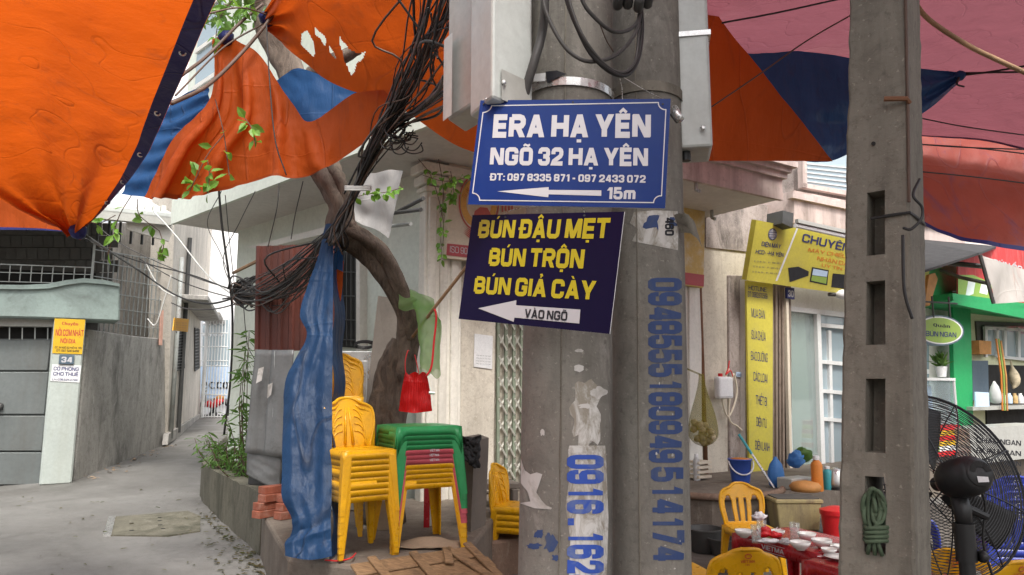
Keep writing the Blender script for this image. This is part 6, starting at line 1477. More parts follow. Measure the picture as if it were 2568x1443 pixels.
def make_chair(label, mat, ribbed=False, logo=True):
    t = thing('plastic_chair', label, 'chair')
    m = MB()
    def seat(s, r):
        x, y = s * 2 - 1, r * 2 - 1; k = 1 - .06 * (x * x * y * y)
        return V((x * .178 * k, y * .175 * k, SH + .006 * (x * x + y * y) * .5 - .006))
    m.grid(seat, 14, 14); st = m.build('seat', mat, t, smooth=True, local=True, solid=.012, recalc=False)
    ap = MB()
    for (a, b) in (((-1, -1), (1, -1)), ((1, -1), (1, 1)), ((1, 1), (-1, 1)), ((-1, 1), (-1, -1))):
        A_, B_ = V((a[0] * .178, a[1] * .175, 0)), V((b[0] * .178, b[1] * .175, 0)); n = 14; top = []; bot = []
        for k in range(n + 1):
            f = k / n; p = lerp(A_, B_, f); e = abs(f * 2 - 1); top.append(p + Z * (SH - .002)); d = .055 + .05 * max(0, (e - .72) / .28) ** 2
            bot.append(p * (1 + d * .18) + Z * (SH - d))
        ap.add(top + bot, [(k, k + 1, n + 2 + k, n + 1 + k) for k in range(n)])
    ap.build('apron', mat, t, local=True, solid=.006, auto=30)
    for (sx, sy) in ((-1, -1), (1, -1), (1, 1), (-1, 1)):
        m = MB(); tp = V((sx * .152, sy * .149, SH - .06)); ft = V((sx * .188, sy * .185, 0)); q = []; q2 = []
        for (dx, dy) in ((-1, -1), (1, -1), (1, 1), (-1, 1)):
            q.append(ft + V((dx * .016, dy * .016, 0))); q2.append(tp + V((dx * .03, dy * .03, .03)))
        m.hexa(q, q2); m.build('leg', mat, t, local=True, bevel=.006)
    bm_, shape = chair_back(ribbed); bk = bm_.build('backrest', mat, t, smooth=True, local=True, solid=.012, recalc=False)
    rim = MB(); e = [shape(0, k / 20) for k in range(21)] + [shape(k / 16, 1) for k in range(1, 16)] + [shape(1, 1 - k / 20) for k in range(21)]
    rim.tube(e, .011, 8); rim.build('rim', mat, bk, smooth=True, local=True)
    if ribbed:
        for sx in (-1, 1):
            for j in range(4):
                m = MB(); path = []
                for k in range(13):
                    f = k / 12; s = .5 + sx * (.12 + .3 * math.sin(f * 1.6) * (.55 + .13 * j)); r = .78 - .16 * j * .9 - f * f * .42
                    path.append(shape(min(.97, max(.03, s)), max(.06, r)) + V((0, -.008, 0)))
                m.tube(path, .0055, 6); m.build('rib', mat, bk, smooth=True, local=True)
            m = MB(); m.tube([shape(.5 + sx * .035, .8) + V((0, -.008, 0)), shape(.5 + sx * .05, .5) + V((0, -.01, 0)), shape(.5 + sx * .09, .1) + V((0, -.008, 0))], [.006, .008, .012], 6); m.build('rib', mat, bk, smooth=True, local=True)
    elif logo:
        p = shape(.5, .84); ux = V((-1, 0, 0)); uy = (shape(.5, .9) - shape(.5, .8)).normalized(); n = V((0, 1, 0))
        o = p + n * .010 + uy * .0
        for s_, w_, h_, dy in (('VIET MA', .075, .014, -.012), ('HN', .02, .009, -.028)):
            vs, fs = text_geo(s_, .02); m = MB(); m.add([o + ux * (q.x - .5) * w_ + uy * (q.y * h_ + dy) + n * (.001 + q.z) for q in vs], fs); m.build('lettering', 'print_red', bk, local=True, recalc=False)
        m = MB(); m.tube([o + uy * .022 + n * .002 + ux * .016 * math.cos(a) + uy * .011 * math.sin(a) for a in [k * .4 for k in range(17)]], .002, 5); m.build('crest', 'print_red', bk, local=True)
    return t
def place(o, p, rz, label=None, group=None, tilt=None):
    o.location = p; o.rotation_euler = (0, 0, rz)
    if tilt: o.rotation_euler = (tilt[0], tilt[1], rz)
    if label: o['label'] = label
    if group: o['group'] = group
    return o
R_ = math.radians
PV = .45
# --- tall stack of ribbed chairs beside the blue strip
proto = make_chair('x', 'plastic_yellow', True)
base = onz(884, 1398, PV + .002); base = V((base.x, base.y + .11, PV + .012)); yaw = R_(36)
for k in range(8):
    c = proto if k == 7 else copy_tree(proto)
    dz = (7 - k) * .037
    place(c, base + V((random.uniform(-.002, .002), random.uniform(-.002, .002), dz)), yaw + R_(random.uniform(-.2, .2)), 'yellow plastic chair, ' + nth(k, 'the stack beside the blue strip'), 'yellow chairs stacked beside the blue strip')
base2 = at(846, 1000, 5.55); base2 = V((base2.x, 5.55, PV + .012))
for k in range(17):
    c = copy_tree(proto); place(c, base2 + V((random.uniform(-.003, .003), random.uniform(-.003, .003), (16 - k) * .037)), R_(14), 'yellow plastic chair, ' + nth(k, 'the taller stack behind the blue strip'), 'yellow chairs in the taller rear stack')
base3 = at(1296, 1420, 6.35); base3 = V((base3.x + .02, 6.35, .0))
for k in range(4):
    c = copy_tree(proto); place(c, base3 + V((0, 0, (3 - k) * .05)), R_(68), 'yellow plastic chair, ' + nth(k, 'the short stack behind the thick pole'), 'yellow chairs behind the thick pole')
# --- dining chairs
proto2 = make_chair('x', 'plastic_yellow', False)
place(proto2, V((at(1830, 1350, 4.0).x, 4.02, 0)), R_(186), 'yellow chair with a slatted back and red crest, its back towards the square table end', 'yellow chairs round the red tables')
for p, rz, lb in ((V((at(1880, 1235, 6.15).x, 6.15, 0)), R_(4), 'yellow slatted chair on the far side of the red table, facing the poles'),
                  (V((at(1712, 1330, 4.6).x, 4.75, 0)), R_(100), 'yellow slatted chair squeezed between the stencilled pole and the red table'),
                  (V((at(2490, 1320, 3.6).x, 3.75, 0)), R_(195), 'yellow slatted chair standing behind the fan guard'),
                  (V((at(2375, 1400, 3.9).x, 4.0, 0)), R_(170), 'yellow slatted chair between the square post and the fan stand')):
    place(copy_tree(proto2), p, rz, lb, 'yellow chairs round the red tables')
# --- blue chairs stacked behind the fan
b4 = V((at(2530, 1200, 5.2).x, 5.3, 0))
for k in range(5):
    c = copy_tree(proto2, None, lambda o: M('plastic_blue') if o.name.split('.')[0] not in ('lettering', 'crest') else M('print_white')); place(c, b4 + V((0, 0, (4 - k) * .05)), R_(170), 'blue plastic chair, ' + nth(k, 'the stack behind the fan'), 'blue chairs stacked behind the fan')
b5 = V((at(2345, 1330, 5.0).x, 5.1, 0))
c = copy_tree(proto2, None, lambda o: M('plastic_blue') if o.name.split('.')[0] not in ('lettering', 'crest') else M('print_white')); place(c, b5, R_(120), 'single blue plastic chair beside the square post', 'blue chairs behind the fan')

# --- plastic tables
def make_table(label, mat, W=.455, D=.455, H=.45, spread=.035, arch=.055):
    t = thing('plastic_table', label, 'table'); m = MB()
    def top(s, r):
        x, y = s * 2 - 1, r * 2 - 1; return V((x * W / 2, y * D / 2, H - .004 * (x ** 6 + y ** 6)))
    m.grid(top, 16, 16); m.build('table_top', mat, t, smooth=True, local=True, solid=.012, recalc=False)
    cs = [(-1, -1), (1, -1), (1, 1), (-1, 1)]
    for i in range(4):
        a, b = cs[i], cs[(i + 1) % 4]; A_, B_ = V((a[0] * W / 2, a[1] * D / 2, 0)), V((b[0] * W / 2, b[1] * D / 2, 0)); n = 18; m = MB(); tp = []; bt = []
        for k in range(n + 1):
            f = k / n; p = lerp(A_, B_, f); e = abs(f * 2 - 1); tp.append(p + Z * (H - .002)); d = arch + .10 * max(0, (e - .70) / .30) ** 2.2
            out = V((a[0] + b[0], a[1] + b[1], 0)).normalized(); bt.append(p + out * (spread * d / H) + Z * (H - d))
        m.add(tp + bt, [(k, k + 1, n + 2 + k, n + 1 + k) for k in range(n)]); m.build('apron', mat, t, local=True, solid=.006, auto=30)
    for (sx, sy) in cs:
        m = MB(); c1 = V((sx * W / 2, sy * D / 2, H - .02)); c0 = V((sx * (W / 2 + spread), sy * (D / 2 + spread), 0))
        for ax_ in (0, 1):
            w1, w0 = .075, .045; d = V((-sx, 0, 0)) if ax_ == 0 else V((0, -sy, 0)); e = V((0, -sy, 0)) if ax_ == 0 else V((-sx, 0, 0))
            m.hexa([c0, c0 + d * w0, c0 + d * w0 + e * .008, c0 + e * .008], [c1, c1 + d * w1, c1 + d * w1 + e * .008, c1 + e * .008])
        m.build('leg', mat, t, local=True)
    return t
gt = make_table('x', 'plastic_green')
tb = onz(985, 1392, PV); rz = R_(27)
ctr = tb + V((math.cos(rz) * .25 - math.sin(rz) * .25, math.sin(rz) * .25 + math.cos(rz) * .25, 0)); ctr.z = PV + .002
cols = ['plastic_green'] * 4 + ['plastic_pink'] * 3 + ['plastic_yellow'] * 5
cw_ = {'plastic_green': 'green', 'plastic_pink': 'faded red', 'plastic_yellow': 'yellow'}
idx = {}
for k in range(12):
    mt = cols[k]; c = gt if k == 0 else copy_tree(gt, None, M(mt)); j = idx.get(mt, 0); idx[mt] = j + 1
    place(c, ctr + V((random.uniform(-.002, .002), random.uniform(-.002, .002), (11 - k) * .0315)), rz + R_(random.uniform(-.2, .2)), cw_[mt] + ' plastic table, ' + nth(k, 'the stack of small tables'), 'small plastic tables in one stack')
    if mt == 'plastic_pink':
        ux = V((1, 0, 0)); o = V((0, -.235, .425)); vs, fs = text_geo('VIET MA', .02); m = MB(); m.add([o + V(((q.x - .5) * .07 + .03, -.004 - q.z, q.y * .016 - .012)) for q in vs], fs)
        l_ = m.build('lettering', 'print_white', None, local=True, recalc=False); l_.parent = c; l_.location = (0, 0, 0)
# --- red dining tables
TZ = .50
N_ = onz(2052, 1392, TZ); Lc = onz(1836, 1336, TZ); dx_ = (N_ - Lc); dx_.z = 0; ang = math.atan2(dx_.y, dx_.x); Wd = dx_.length
ex = dx_.normalized(); ey = V((-ex.y, ex.x, 0))
rt = make_table('long red plastic table strewn with used bowls, glasses and tissues', 'plastic_red', Wd, .55, TZ, .03, .075)
cR = N_ - ex * Wd / 2 + ey * .275; place(rt, V((cR.x, cR.y, 0)), ang, None, 'red plastic dining tables')
vs, fs = text_geo('VIETMA', .03); m = MB(); m.add([V(((q.x - .45) * .20, -.275 - .009 - q.z, TZ - .052 + q.y * .03)) for q in vs], fs); l_ = m.build('lettering', 'print_white', None, local=True, recalc=False); l_.parent = rt; l_.location = (0, 0, 0)
for dz in (.052 + .012, .012):
    m = MB(); m.obox((-.2, -.2855, TZ - dz - .001), (.32, 0, 0), (0, -.001, 0), (0, 0, .003)); l_ = m.build('printed_line', 'print_white', None, local=True); l_.parent = rt; l_.location = (0, 0, 0)
rt2 = make_table('second red plastic table pushed against the long one, holding a plate and bowls', 'plastic_red', .8, .55, TZ - .012, .03, .075)
c2_ = N_ + ex * .40 + ey * .20 + ex * .03 - ey * .10; place(rt2, V((c2_.x, c2_.y, 0)), ang - R_(4), None, 'red plastic dining tables')
# --- crockery and litter on the tables
def ont(u, v, z=TZ): return onz(u, v, z + .007)
bprof = [(.018, 0), (.026, .0), (.028, .006), (.045, .016), (.058, .034), (.064, .052), (.061, .052), (.054, .034), (.040, .018), (.012, .012)]
def bowl(u, v, s, label, z=TZ, fill=False):
    p = ont(u, v, z); m = MB(); m.lathe([(r * s, zz * s) for r, zz in bprof], p, 26); o = m.build('bowl', 'porcelain', smooth=True); tag(o, label, 'bowl', 'white bowls on the red tables')
    if fill: m = MB(); m.lathe([(.001, .034 * s), (.03 * s, .036 * s), (.052 * s, .033 * s)], p, 16); m.build('leftover_soup', 'soup', o, smooth=True)
bowl(2008, 1380, 1.0, 'white bowl at the near corner of the long red table'); bowl(2024, 1356, .95, 'white bowl beside the standing drinking glass')
bowl(2062, 1374, 1.0, 'white bowl straddling the joint of the two red tables', TZ); bowl(2080, 1392, .75, 'small white bowl with leftover broth', TZ - .012, True)
bowl(2115, 1388, .9, 'white bowl next to the square post', TZ - .012); bowl(1866, 1348, .95, 'white bowl in front of the far yellow chair'); bowl(1950, 1346, .8, 'white bowl holding used chopsticks and tissue', TZ, True)
m = MB(); m.lathe([(.02, 0), (.05, .004), (.085, .014), (.087, .017), (.05, .008), (.001, .006)], onz(2105, 1402, TZ), 28); tag(m.build('plate', 'porcelain', smooth=True), 'flat white plate on the second red table', 'plate')
m = MB(); m.lathe([(.02, 0), (.04, .003), (.06, .010), (.062, .013), (.04, .007), (.001, .005)], ont(2094, 1372), 24); tag(m.build('saucer', 'porcelain', smooth=True), 'small saucer between the white bowls', 'plate')
def tumbler(u, v, label, s=1):
    p = ont(u, v); m = MB(); m.lathe([(.001, .004), (.026 * s, .004), (.029 * s, .05), (.031 * s, .115 * s), (.034 * s, .115 * s), (.031 * s, .04), (.029 * s, 0), (.001, 0)], p, 24, cap=(False, False)); tag(m.build('drinking_glass', 'clear_glass', smooth=True), label, 'glass', 'drinking glasses on the red table')
tumbler(1994, 1356, 'empty drinking glass standing alone beside the bowls'); tumbler(1897, 1362, 'drinking glass stuffed with a red and white tissue packet'); tumbler(1911, 1348, 'drinking glass behind the tissue packet')
def crumple(u, v, z, rx, ry, rz_, mat, name, label, cat, seed, lift=0):
    p = onz(u, v, z) + Z * lift; m = MB()
    def f(s, r):
        a = s * 2 * math.pi; b = r * math.pi; d = V((math.cos(a) * math.sin(b), math.sin(a) * math.sin(b), -math.cos(b))); k = 1 + .55 * noise.noise(d * 1.7 + V((seed, 0, 0))) + .3 * noise.noise(d * 4 + V((0, seed, 0)))
        return p + V((d.x * rx * k, d.y * ry * k, (d.z + 1) * rz_ * (.6 + .4 * k)))
    m.grid(f, 22, 14); return tag(m.build(name, mat, smooth=True), label, cat)
crumple(1917, 1352, TZ, .05, .03, .035, 'bright_red', 'tissue_packet', 'red tissue packet lying among the bowls', 'packet', 3, .01)
crumple(1930, 1366, TZ, .07, .03, .014, 'bright_white', 'crumpled_tissue', 'crumpled printed tissue wrapper at the table edge', 'tissue', 5, .008)
crumple(1906, 1328, TZ, .045, .03, .03, 'bright_white', 'crumpled_tissue', 'white tissue sticking out of the drinking glass', 'tissue', 8, .06)
crumple(1969, 1370, TZ, .035, .03, .02, 'bag_white', 'crumpled_tissue', 'balled tissue beside the near white bowl', 'tissue', 12, .008)
crumple(1942, 1352, TZ, .045, .04, .02, 'bright_red', 'round_dish', 'round red dish behind the tissue wrapper', 'dish', 15, .008)
for k, (a, b) in enumerate((((1935, 1348), (1950, 1322)), ((1945, 1350), (1957, 1325)))):
    p = ont(*a) + Z * .02; q = at(b[0], b[1], p.y + .02); m = MB(); m.tube([p, q], .0025, 6); tag(m.build('chopstick', 'sign_core'), 'used chopstick resting in a white bowl', 'chopstick', 'chopsticks on the red table')
m = MB(); m.tube([onz(2050, 1396, TZ), onz(2085, 1393, TZ)], .003, 6); tag(m.build('chopstick', 'sign_core'), 'chopstick lying across the joint of the red tables', 'chopstick')

# ---------------------------------------------------------------- fan
fan_c = at(2345, 1216, 2.85); ax_d = V((-.08, .95, -.27)).normalized()
fan = thing('pedestal_fan', 'black industrial pedestal fan seen from its motor side', 'fan', V((at(2412, 1443, 2.62).x, 2.62, 0)))
fa = ax_d.orthogonal().normalized(); fa = (V((1, 0, 0)) - ax_d * ax_d.x).normalized(); fb_ = ax_d.cross(fa)
RG = .345
def gp(r, w, d): return fan_c + (fa * math.cos(w) + fb_ * math.sin(w)) * r + ax_d * d
gm = MB()
for side in (-1, 1):
    for k in range(26):
        r = lerp(.075, RG, (k + 1) / 26); d = side * .085 * (1 - (r / RG) ** 2.4)
        gm.tube([gp(r, 2 * math.pi * j / 48, d) for j in range(49)], .0017 if k < 25 else .005, 4, cap=False)
o = gm.build('guard_rings', 'black_wire', fan); o['kind'] = 'stuff'
for side in (-1, 1):
    for j in range(9):
        w = 2 * math.pi * j / 9 + .3; m = MB(); m.tube([gp(lerp(.05, RG, q / 6), w, side * (.088 * (1 - (lerp(.05, RG, q / 6) / RG) ** 2.4) + .003)) for q in range(7)], .0027, 5); m.build('guard_spoke', 'black_wire', fan)
for j in range(3):
    m = MB(); w0 = j * 2 * math.pi / 3 + .62
    def bl_(s, r):
        rr_ = lerp(.05, .30, r); w = w0 + (s - .5) * (.75 - .25 * r) ; return gp(rr_, w, .05 * (s - .5) * (1.2 - r * .5))
    m.grid(bl_, 8, 10); m.build('blade', 'black_plastic', fan, smooth=True, solid=.003, recalc=False)
Q = Matrix((fa, fb_, ax_d)).transposed()
mc = fan_c - ax_d * .13
m = MB(); m.lathe([(.02, -.125), (.048, -.12), (.060, -.108), (.068, -.08), (.071, -.03), (.068, .02), (.055, .05), (.026, .07), (.026, .12)], mc, 32, Q); m.build('motor_housing', 'black_plastic', fan, auto=35)
m = MB(); m.lathe([(.001, -.132), (.044, -.130), (.048, -.124)], mc, 32, Q, cap=(False, False)); cp = m.build('motor_cap', 'black_plastic', fan, smooth=True)
for k in range(11):
    a = math.pi * (.08 + .84 * k / 10); m = MB(); c0 = mc - ax_d * .1335
    d1 = (fa * math.cos(a) - fb_ * math.sin(a)) if (fb_.z < 0) else (fa * math.cos(a) + fb_ * math.sin(a)); pr_ = d1.cross(ax_d).normalized() * .0035
    m.add([c0 + d1 * .020 - pr_, c0 + d1 * .020 + pr_, c0 + d1 * .040 + pr_ * 1.3, c0 + d1 * .040 - pr_ * 1.3], [(0, 1, 2, 3)]); m.build('vent_slot', 'dark_inside', cp, recalc=False)
upv = -fb_ if fb_.z < 0 else fb_
c0 = mc - ax_d * .1345 - upv * .022; m = MB(); m.add([c0 - fa * .020 - upv * .011, c0 + fa * .020 - upv * .009, c0 + fa * .020 + upv * .008, c0 - fa * .020 + upv * .010], [(0, 1, 2, 3)]); m.build('rating_label', 'paper', cp, recalc=False)
pb_ = V((mc.x + .0, mc.y - .02, mc.z - .11))
m = MB(); m.tube([mc - Z * .05, pb_, pb_ - Z * .05], [.03, .03, .026], 12); m.build('tilt_bracket', 'black_plastic', fan, smooth=True)
m = MB(); m.tube([mc - Z * .10 + fa * .03, mc - Z * .13 + fa * .10], .014, 8); m.build('bracket_arm', 'black_plastic', fan)
m = MB(); m.tube([pb_ - Z * .04, pb_ - Z * .17], .034, 16); m.build('sleeve', 'black_plastic', fan, auto=40)
foot = V((pb_.x, pb_.y, .05)); m = MB(); m.tube([pb_ - Z * .1, foot], .026, 16); m.build('pole', 'black_plastic', fan, auto=40)
m = MB(); m.lathe([(.25, -.05), (.25, -.02), (.2, .0), (.05, .03), (.03, .08)], foot, 28); m.build('base', 'black_plastic', fan, auto=40)
m = MB(); m.lathe([(.018, -.012), (.022, 0), (.018, .012)], pb_ - Z * .15 - V((-.045, .02, 0)), 12, Matrix.Rotation(math.pi / 2, 3, 'Y')); m.build('clamp_knob', 'black_plastic', fan, smooth=True)
m = MB(); m.tube(spline([mc + fa * .085 - Z * .02, mc + fa * .10 - Z * .10, mc + fa * .08 - Z * .22, mc + fa * .11 - Z * .36, mc + fa * .13 - Z * .5, foot + V((.2, 0, .1))], 40), .0045, 6); m.build('power_lead', 'black_plastic', fan, smooth=True)

# ---------------------------------------------------------------- by the tree
def corr(name, label, pl_pts, Y, nrib, amp, mat, depth_=.0):
    a, b, c, d = [at(*p) for p in pl_pts]           # bl br tr tl
    m = MB(); n = nrib * 8
    def f(s, r):
        ph = s * nrib % 1; h = amp * (1 if ph < .28 else 0) if False else amp * max(0, min(1, 3.2 * math.sin(2 * math.pi * s * nrib)))
        return lerp(lerp(d, c, s), lerp(a, b, s), r) + V((0, -h, 0))
    m.grid(f, n, 6); o = m.build(name, mat, solid=.002, recalc=False); return tag(o, label, 'metal sheet')
corr('corrugated_sheet', 'rust-brown ribbed metal sheet standing against the pale green wall', [(638, 880, 7.25), (840, 880, 6.9), (842, 612, 6.9), (642, 618, 7.25)], 7, 7, .02, 'brown_sheet')
gp_ = thing('galvanised_panel', 'dented galvanised sheet panels below the rust-brown sheet', 'metal sheet', at(670, 1225, 7.0))
def panel(q, mat, name, parent, bow=.015, sd=1):
    a, b, c, d = [at(*p) for p in q]; m = MB()
    m.grid(lambda s, r: lerp(lerp(d, c, s), lerp(a, b, s), r) + V((0, -bow * math.sin(math.pi * s) - .012 * noise.noise(V((s * 3 + sd, r * 4, sd))), 0)), 12, 16); return m.build(name, mat, parent, smooth=True, solid=.002, recalc=False)
panel([(614, 1136, 7.05), (672, 1143, 7.0), (686, 878, 7.0), (640, 877, 7.05)], 'galvanised', 'sheet', gp_, sd=1)
panel([(660, 1142, 6.98), (715, 1150, 6.93), (738, 878, 6.93), (682, 878, 6.98)], 'galvanised', 'sheet', gp_, sd=4)
panel([(618, 1190, 7.08), (700, 1232, 7.0), (712, 1150, 7.0), (620, 1128, 7.08)], 'galvanised', 'lower_sheet', gp_, .03, 7)
m = MB(); m.obox(at(622, 1215, 7.12), V((.40, -.12, 0)), V((0, .5, 0)), Z * .16); m.build('base_box', 'dark_steel', gp_)
panel([(682, 1140, 6.96), (688, 1141, 6.96), (694, 880, 6.96), (688, 880, 6.96)], 'grey_metal_light', 'seam_strip', gp_, .0, 9)
for pts in ([(648, 925), (662, 920), (656, 955), (642, 962)], [(672, 965), (684, 960), (680, 990), (670, 1000)]):
    m = MB(); m.add([at(u, v, 6.93) for u, v in pts], [(0, 1, 2, 3)]); m.build('paint_scrape', 'peel_paper', gp_, recalc=False)
# loose bricks
bk = MB(); bk.box((0, 0, .03), (.21, .10, .06)); 
first = None; kk = 0; Bp = onz(668, 1300, .45)
for (dx, dy, lz, rz_) in ((0, 0, 0, .2), (.20, -.06, 0, .25), (.02, .12, 0, .15), (.22, .10, 0, .3), (.0, .02, 1, .25), (.20, -.02, 1, .2), (.05, .13, 1, .2), (.03, .04, 2, .3), (.19, .03, 2, .15), (.02, .08, 3, .2)):
    if first is None: o = bk.build('brick', 'brick_red', local=True, bevel=.004); first = o
    else: o = first.copy(); link(o)
    o.location = (Bp.x - .02 + dx, Bp.y + .05 + dy, .452 + lz * .061); o.rotation_euler = (0, 0, rz_ - .5 + random.uniform(-.08, .08) + 1.2)
    tag(o, 'loose red brick in the small pile on the kerb beside the blue strip', 'brick', 'bricks piled on the kerb')
# stainless cabinet, plywood board
cbn = thing('cabinet', 'stainless steel cabinet standing behind the yellow chairs', 'cabinet', V((at(880, 1100, 6.7).x, 6.7, PV)))
a = at(836, 882, 6.55); m = MB(); zt2 = a.z; m.obox(V((a.x - .25, 6.55, PV + .005)), V((.60, .04, 0)), V((-.03, .45, 0)), Z * (zt2 - PV)); m.build('body', 'stainless', cbn, bevel=.008)
m = MB(); m.obox(V((a.x - .20, 6.535, PV + .1)), V((.50, .035, 0)), V((0, .01, 0)), Z * (zt2 - PV - .18)); m.build('door', 'stainless', cbn, bevel=.006)
wl = MB()
for k in range(7):
    wl.tube([at(912 + 24 * math.cos(q) + 3 * k % 7, 868 + 8 * math.sin(q) - k, 6.7 + .06 * math.sin(q)) for q in [j * .4 for j in range(17)]], .005, 5)
tag(wl.build('wire_coil', 'cable_black'), 'coil of black wire lying on the stainless cabinet', 'wire')
pw = MB(); q = [at(902, 1150, 6.35), at(1000, 1150, 6.25), at(1010, 752, 6.4), at(948, 742, 6.5)]; pw.prism(q, (0, .02, 0)); tag(pw.build('plywood_board', 'plywood'), 'dark plywood board leaning behind the tree trunk', 'board')
# red handbag
bag = thing('handbag', 'shiny red pleated bag hanging from the tree by its straps', 'bag', at(1040, 1035, 5.55)); m = MB()
def bagf(s, r):
    a = s * 2 * math.pi; w = lerp(27, 42, r ** .7) * (1 + .10 * math.sin(3 * a + 1) * (1 - r)); u = 1040 + 2 * r + w * math.cos(a); v = lerp(940, 1036, r) + 7 * math.sin(a * 3) * (1 - r) - 5 * abs(math.cos(a)) * r
    return at(u, v, 5.55) + V((0, .07 * (.35 + .65 * r) * math.sin(a) + .003 * math.sin(34 * a + 3 * r) + .02 * noise.noise(V((math.cos(a) * 2, r * 3, 1))), 0))
m.grid(bagf, 120, 20); m.build('bag_body', 'bag_red', bag, smooth=True, recalc=False)
m = MB(); m.add([bagf(k / 30, 1) for k in range(30)], [tuple(range(30))]); m.build('bag_bottom', 'bag_red', bag, recalc=False)
for pts in ([(1018, 945, 5.5), (1016, 910, 5.5), (1022, 882, 5.52), (1026, 880, 5.6)], [(1052, 945, 5.56), (1046, 915, 5.6), (1040, 890, 5.62)]):
    m = MB(); m.tube(spline([at(*p) for p in pts], 14), .0035, 6); m.build('strap', 'bright_red', bag, smooth=True)
m = MB(); m.tube([at(1076, 985, 5.5), at(1090, 986, 5.5)], .012, 8); m.build('tag_end', 'strap_steel', bag)
# green plastic bag and stick
sk_ = MB(); sk_.tube([at(1035, 845, 5.6), at(1095, 765, 5.4), at(1162, 680, 5.2), at(1200, 630, 5.1)], .012, 8); tag(sk_.build('stick', 'wood_pole', smooth=True), 'thin wooden stick propped between the tree and the purple sign', 'stick')
gb = thing('plastic_bag', 'translucent green plastic bag hanging from the wooden stick', 'bag', at(1080, 930, 5.5)); m = MB()
def gbf(s, r):
    a = s * 2 * math.pi; top = [1012, 1092]; w = lerp(30, 26, r) * (1 + .1 * math.sin(r * 7)); u = lerp(1058, 1078, sstep(0, .4, r)) + w * math.cos(a); v = lerp(740, 938, r) + 10 * math.sin(a * 2 + r * 3) * (.3 + r) + (14 * math.cos(a) if r < .3 else 0)
    return at(u, v, 5.52) + V((.012 * noise.noise(V((s * 6, r * 5, 1))), .05 * math.sin(a) + .03 * noise.noise(V((s * 7, r * 8, 4))), 0))
m.grid(gbf, 48, 40); m.build('bag_film', 'bag_green', gb, smooth=True, recalc=False)
m = MB(); m.grid(lambda s, r: at(lerp(1000, 1092, s), lerp(738, 768, s) + r * lerp(36, 20, s) + 4 * math.sin(s * 11), 5.5) + V((0, .02 * math.sin(r * 6 + s * 9), 0)), 20, 8); m.build('bag_collar', 'bag_green', gb, smooth=True, recalc=False)
cab('red_string', 'red plastic string tied to the wooden stick and hanging down', [(1090, 775, 5.38), (1094, 800, 5.38), (1088, 860, 5.38), (1082, 920, 5.38), (1068, 945, 5.38)], .008, 'bright_red', 24, 'string')
sheet = MB()
def gcf(s, r): return at(lerp(lerp(905, 868, r), lerp(1010, 975, r), s), lerp(430, lerp(535, 600, s), r) + 5 * math.sin(s * 6), 6.6 - .3 * s) + V((0, .05 * noise.noise(V((s * 3, r * 3, 7))), 0))
sheet.grid(gcf, 30, 30); tag(sheet.build('hanging_sheet', 'grey_cloth', smooth=True, recalc=False), 'grey cloth sheet with an eyelet hanging beside the tree fork', 'cloth')
for k, (a, b) in enumerate((((1000, 530, 6.6), (1062, 498, 6.0)), ((985, 535, 6.6), (1056, 526, 6.0)), ((960, 570, 7.0), (1030, 562, 6.4)))):
    m = MB(); m.tube([at(*a), at(*b)], .018, 8); tag(m.build('steel_tube', 'dark_steel' if k < 2 else 'bar_paint'), ['upper dark steel tube end jutting from the wall beside the pilaster', 'lower dark steel tube end jutting from the wall beside the pilaster', 'pale steel tube end behind the grey cloth'][k], 'tube')
m = MB(); m.tube([at(585, 685, 8.4), at(645, 655, 7.6)], .02, 6); tag(m.build('bamboo_stick', 'wood_pole'), 'short bamboo stick poking out beside the rust-brown sheet', 'stick')
# dark lump (cloth-wrapped) behind the green table, black cloth on board
crumple(1022, 1062, PV + .6, .06, .05, .06, 'fur', 'dark_bundle', 'small dark bundle with a pink ribbon on top of the green table stack', 'bundle', 31)
bd_ = MB(); q = [at(1160, 1330, 5.75), at(1180, 1340, 5.65), at(1190, 1105, 5.7), at(1165, 1095, 5.8)]; bd_.prism(q, (.10, .30, 0)); tag(bd_.build('leaning_board', 'plywood'), 'dark upright board standing beside the table stack', 'board')
m = MB()
def bcf(s, r): return at(lerp(1150, 1204, s), 1090 + 10 * math.sin(s * 3) + r * 80 * (.6 + .4 * s), 5.6) + V((.02 * noise.noise(V((s * 6, r * 6, 2))), .08 * math.sin(s * 3 + r * 2) + .04 * noise.noise(V((s * 7, r * 7, 0))), 0))
m.grid(bcf, 18, 18); tag(m.build('black_cloth', 'black_cloth', smooth=True, solid=.012, recalc=False), 'black fleecy cloth thrown over the dark upright board', 'cloth')
st_ = thing('low_bench', 'dark low bench on the pavement in front of the folding gate', 'bench', V((at(1225, 1260, 6.9).x, 6.9, PV)))
for (dx, dy, dz, sx, sy, sz) in ((0, 0, .16, .5, .35, .05), (-.2, 0, .0, .05, .3, .16), (.2, 0, 0, .05, .3, .16)):
    m = MB(); c = V((at(1225, 1260, 6.9).x + dx, 6.9 + dy, PV + dz + sz / 2 + .002)); m.box(c, (sx, sy, sz), .3); m.build('seat_board' if dz else 'leg', 'plywood', st_, bevel=.006)
stp = MB(); stp.obox(V((-.42, 6.05, -.02)), V((.75, .35, 0)), V((-.2, .5, 0)), Z * .30); tag(stp.build('step_block', 'step_concrete', bevel=.02), 'red-brown step block below the pavement behind the chairs', kind='structure')
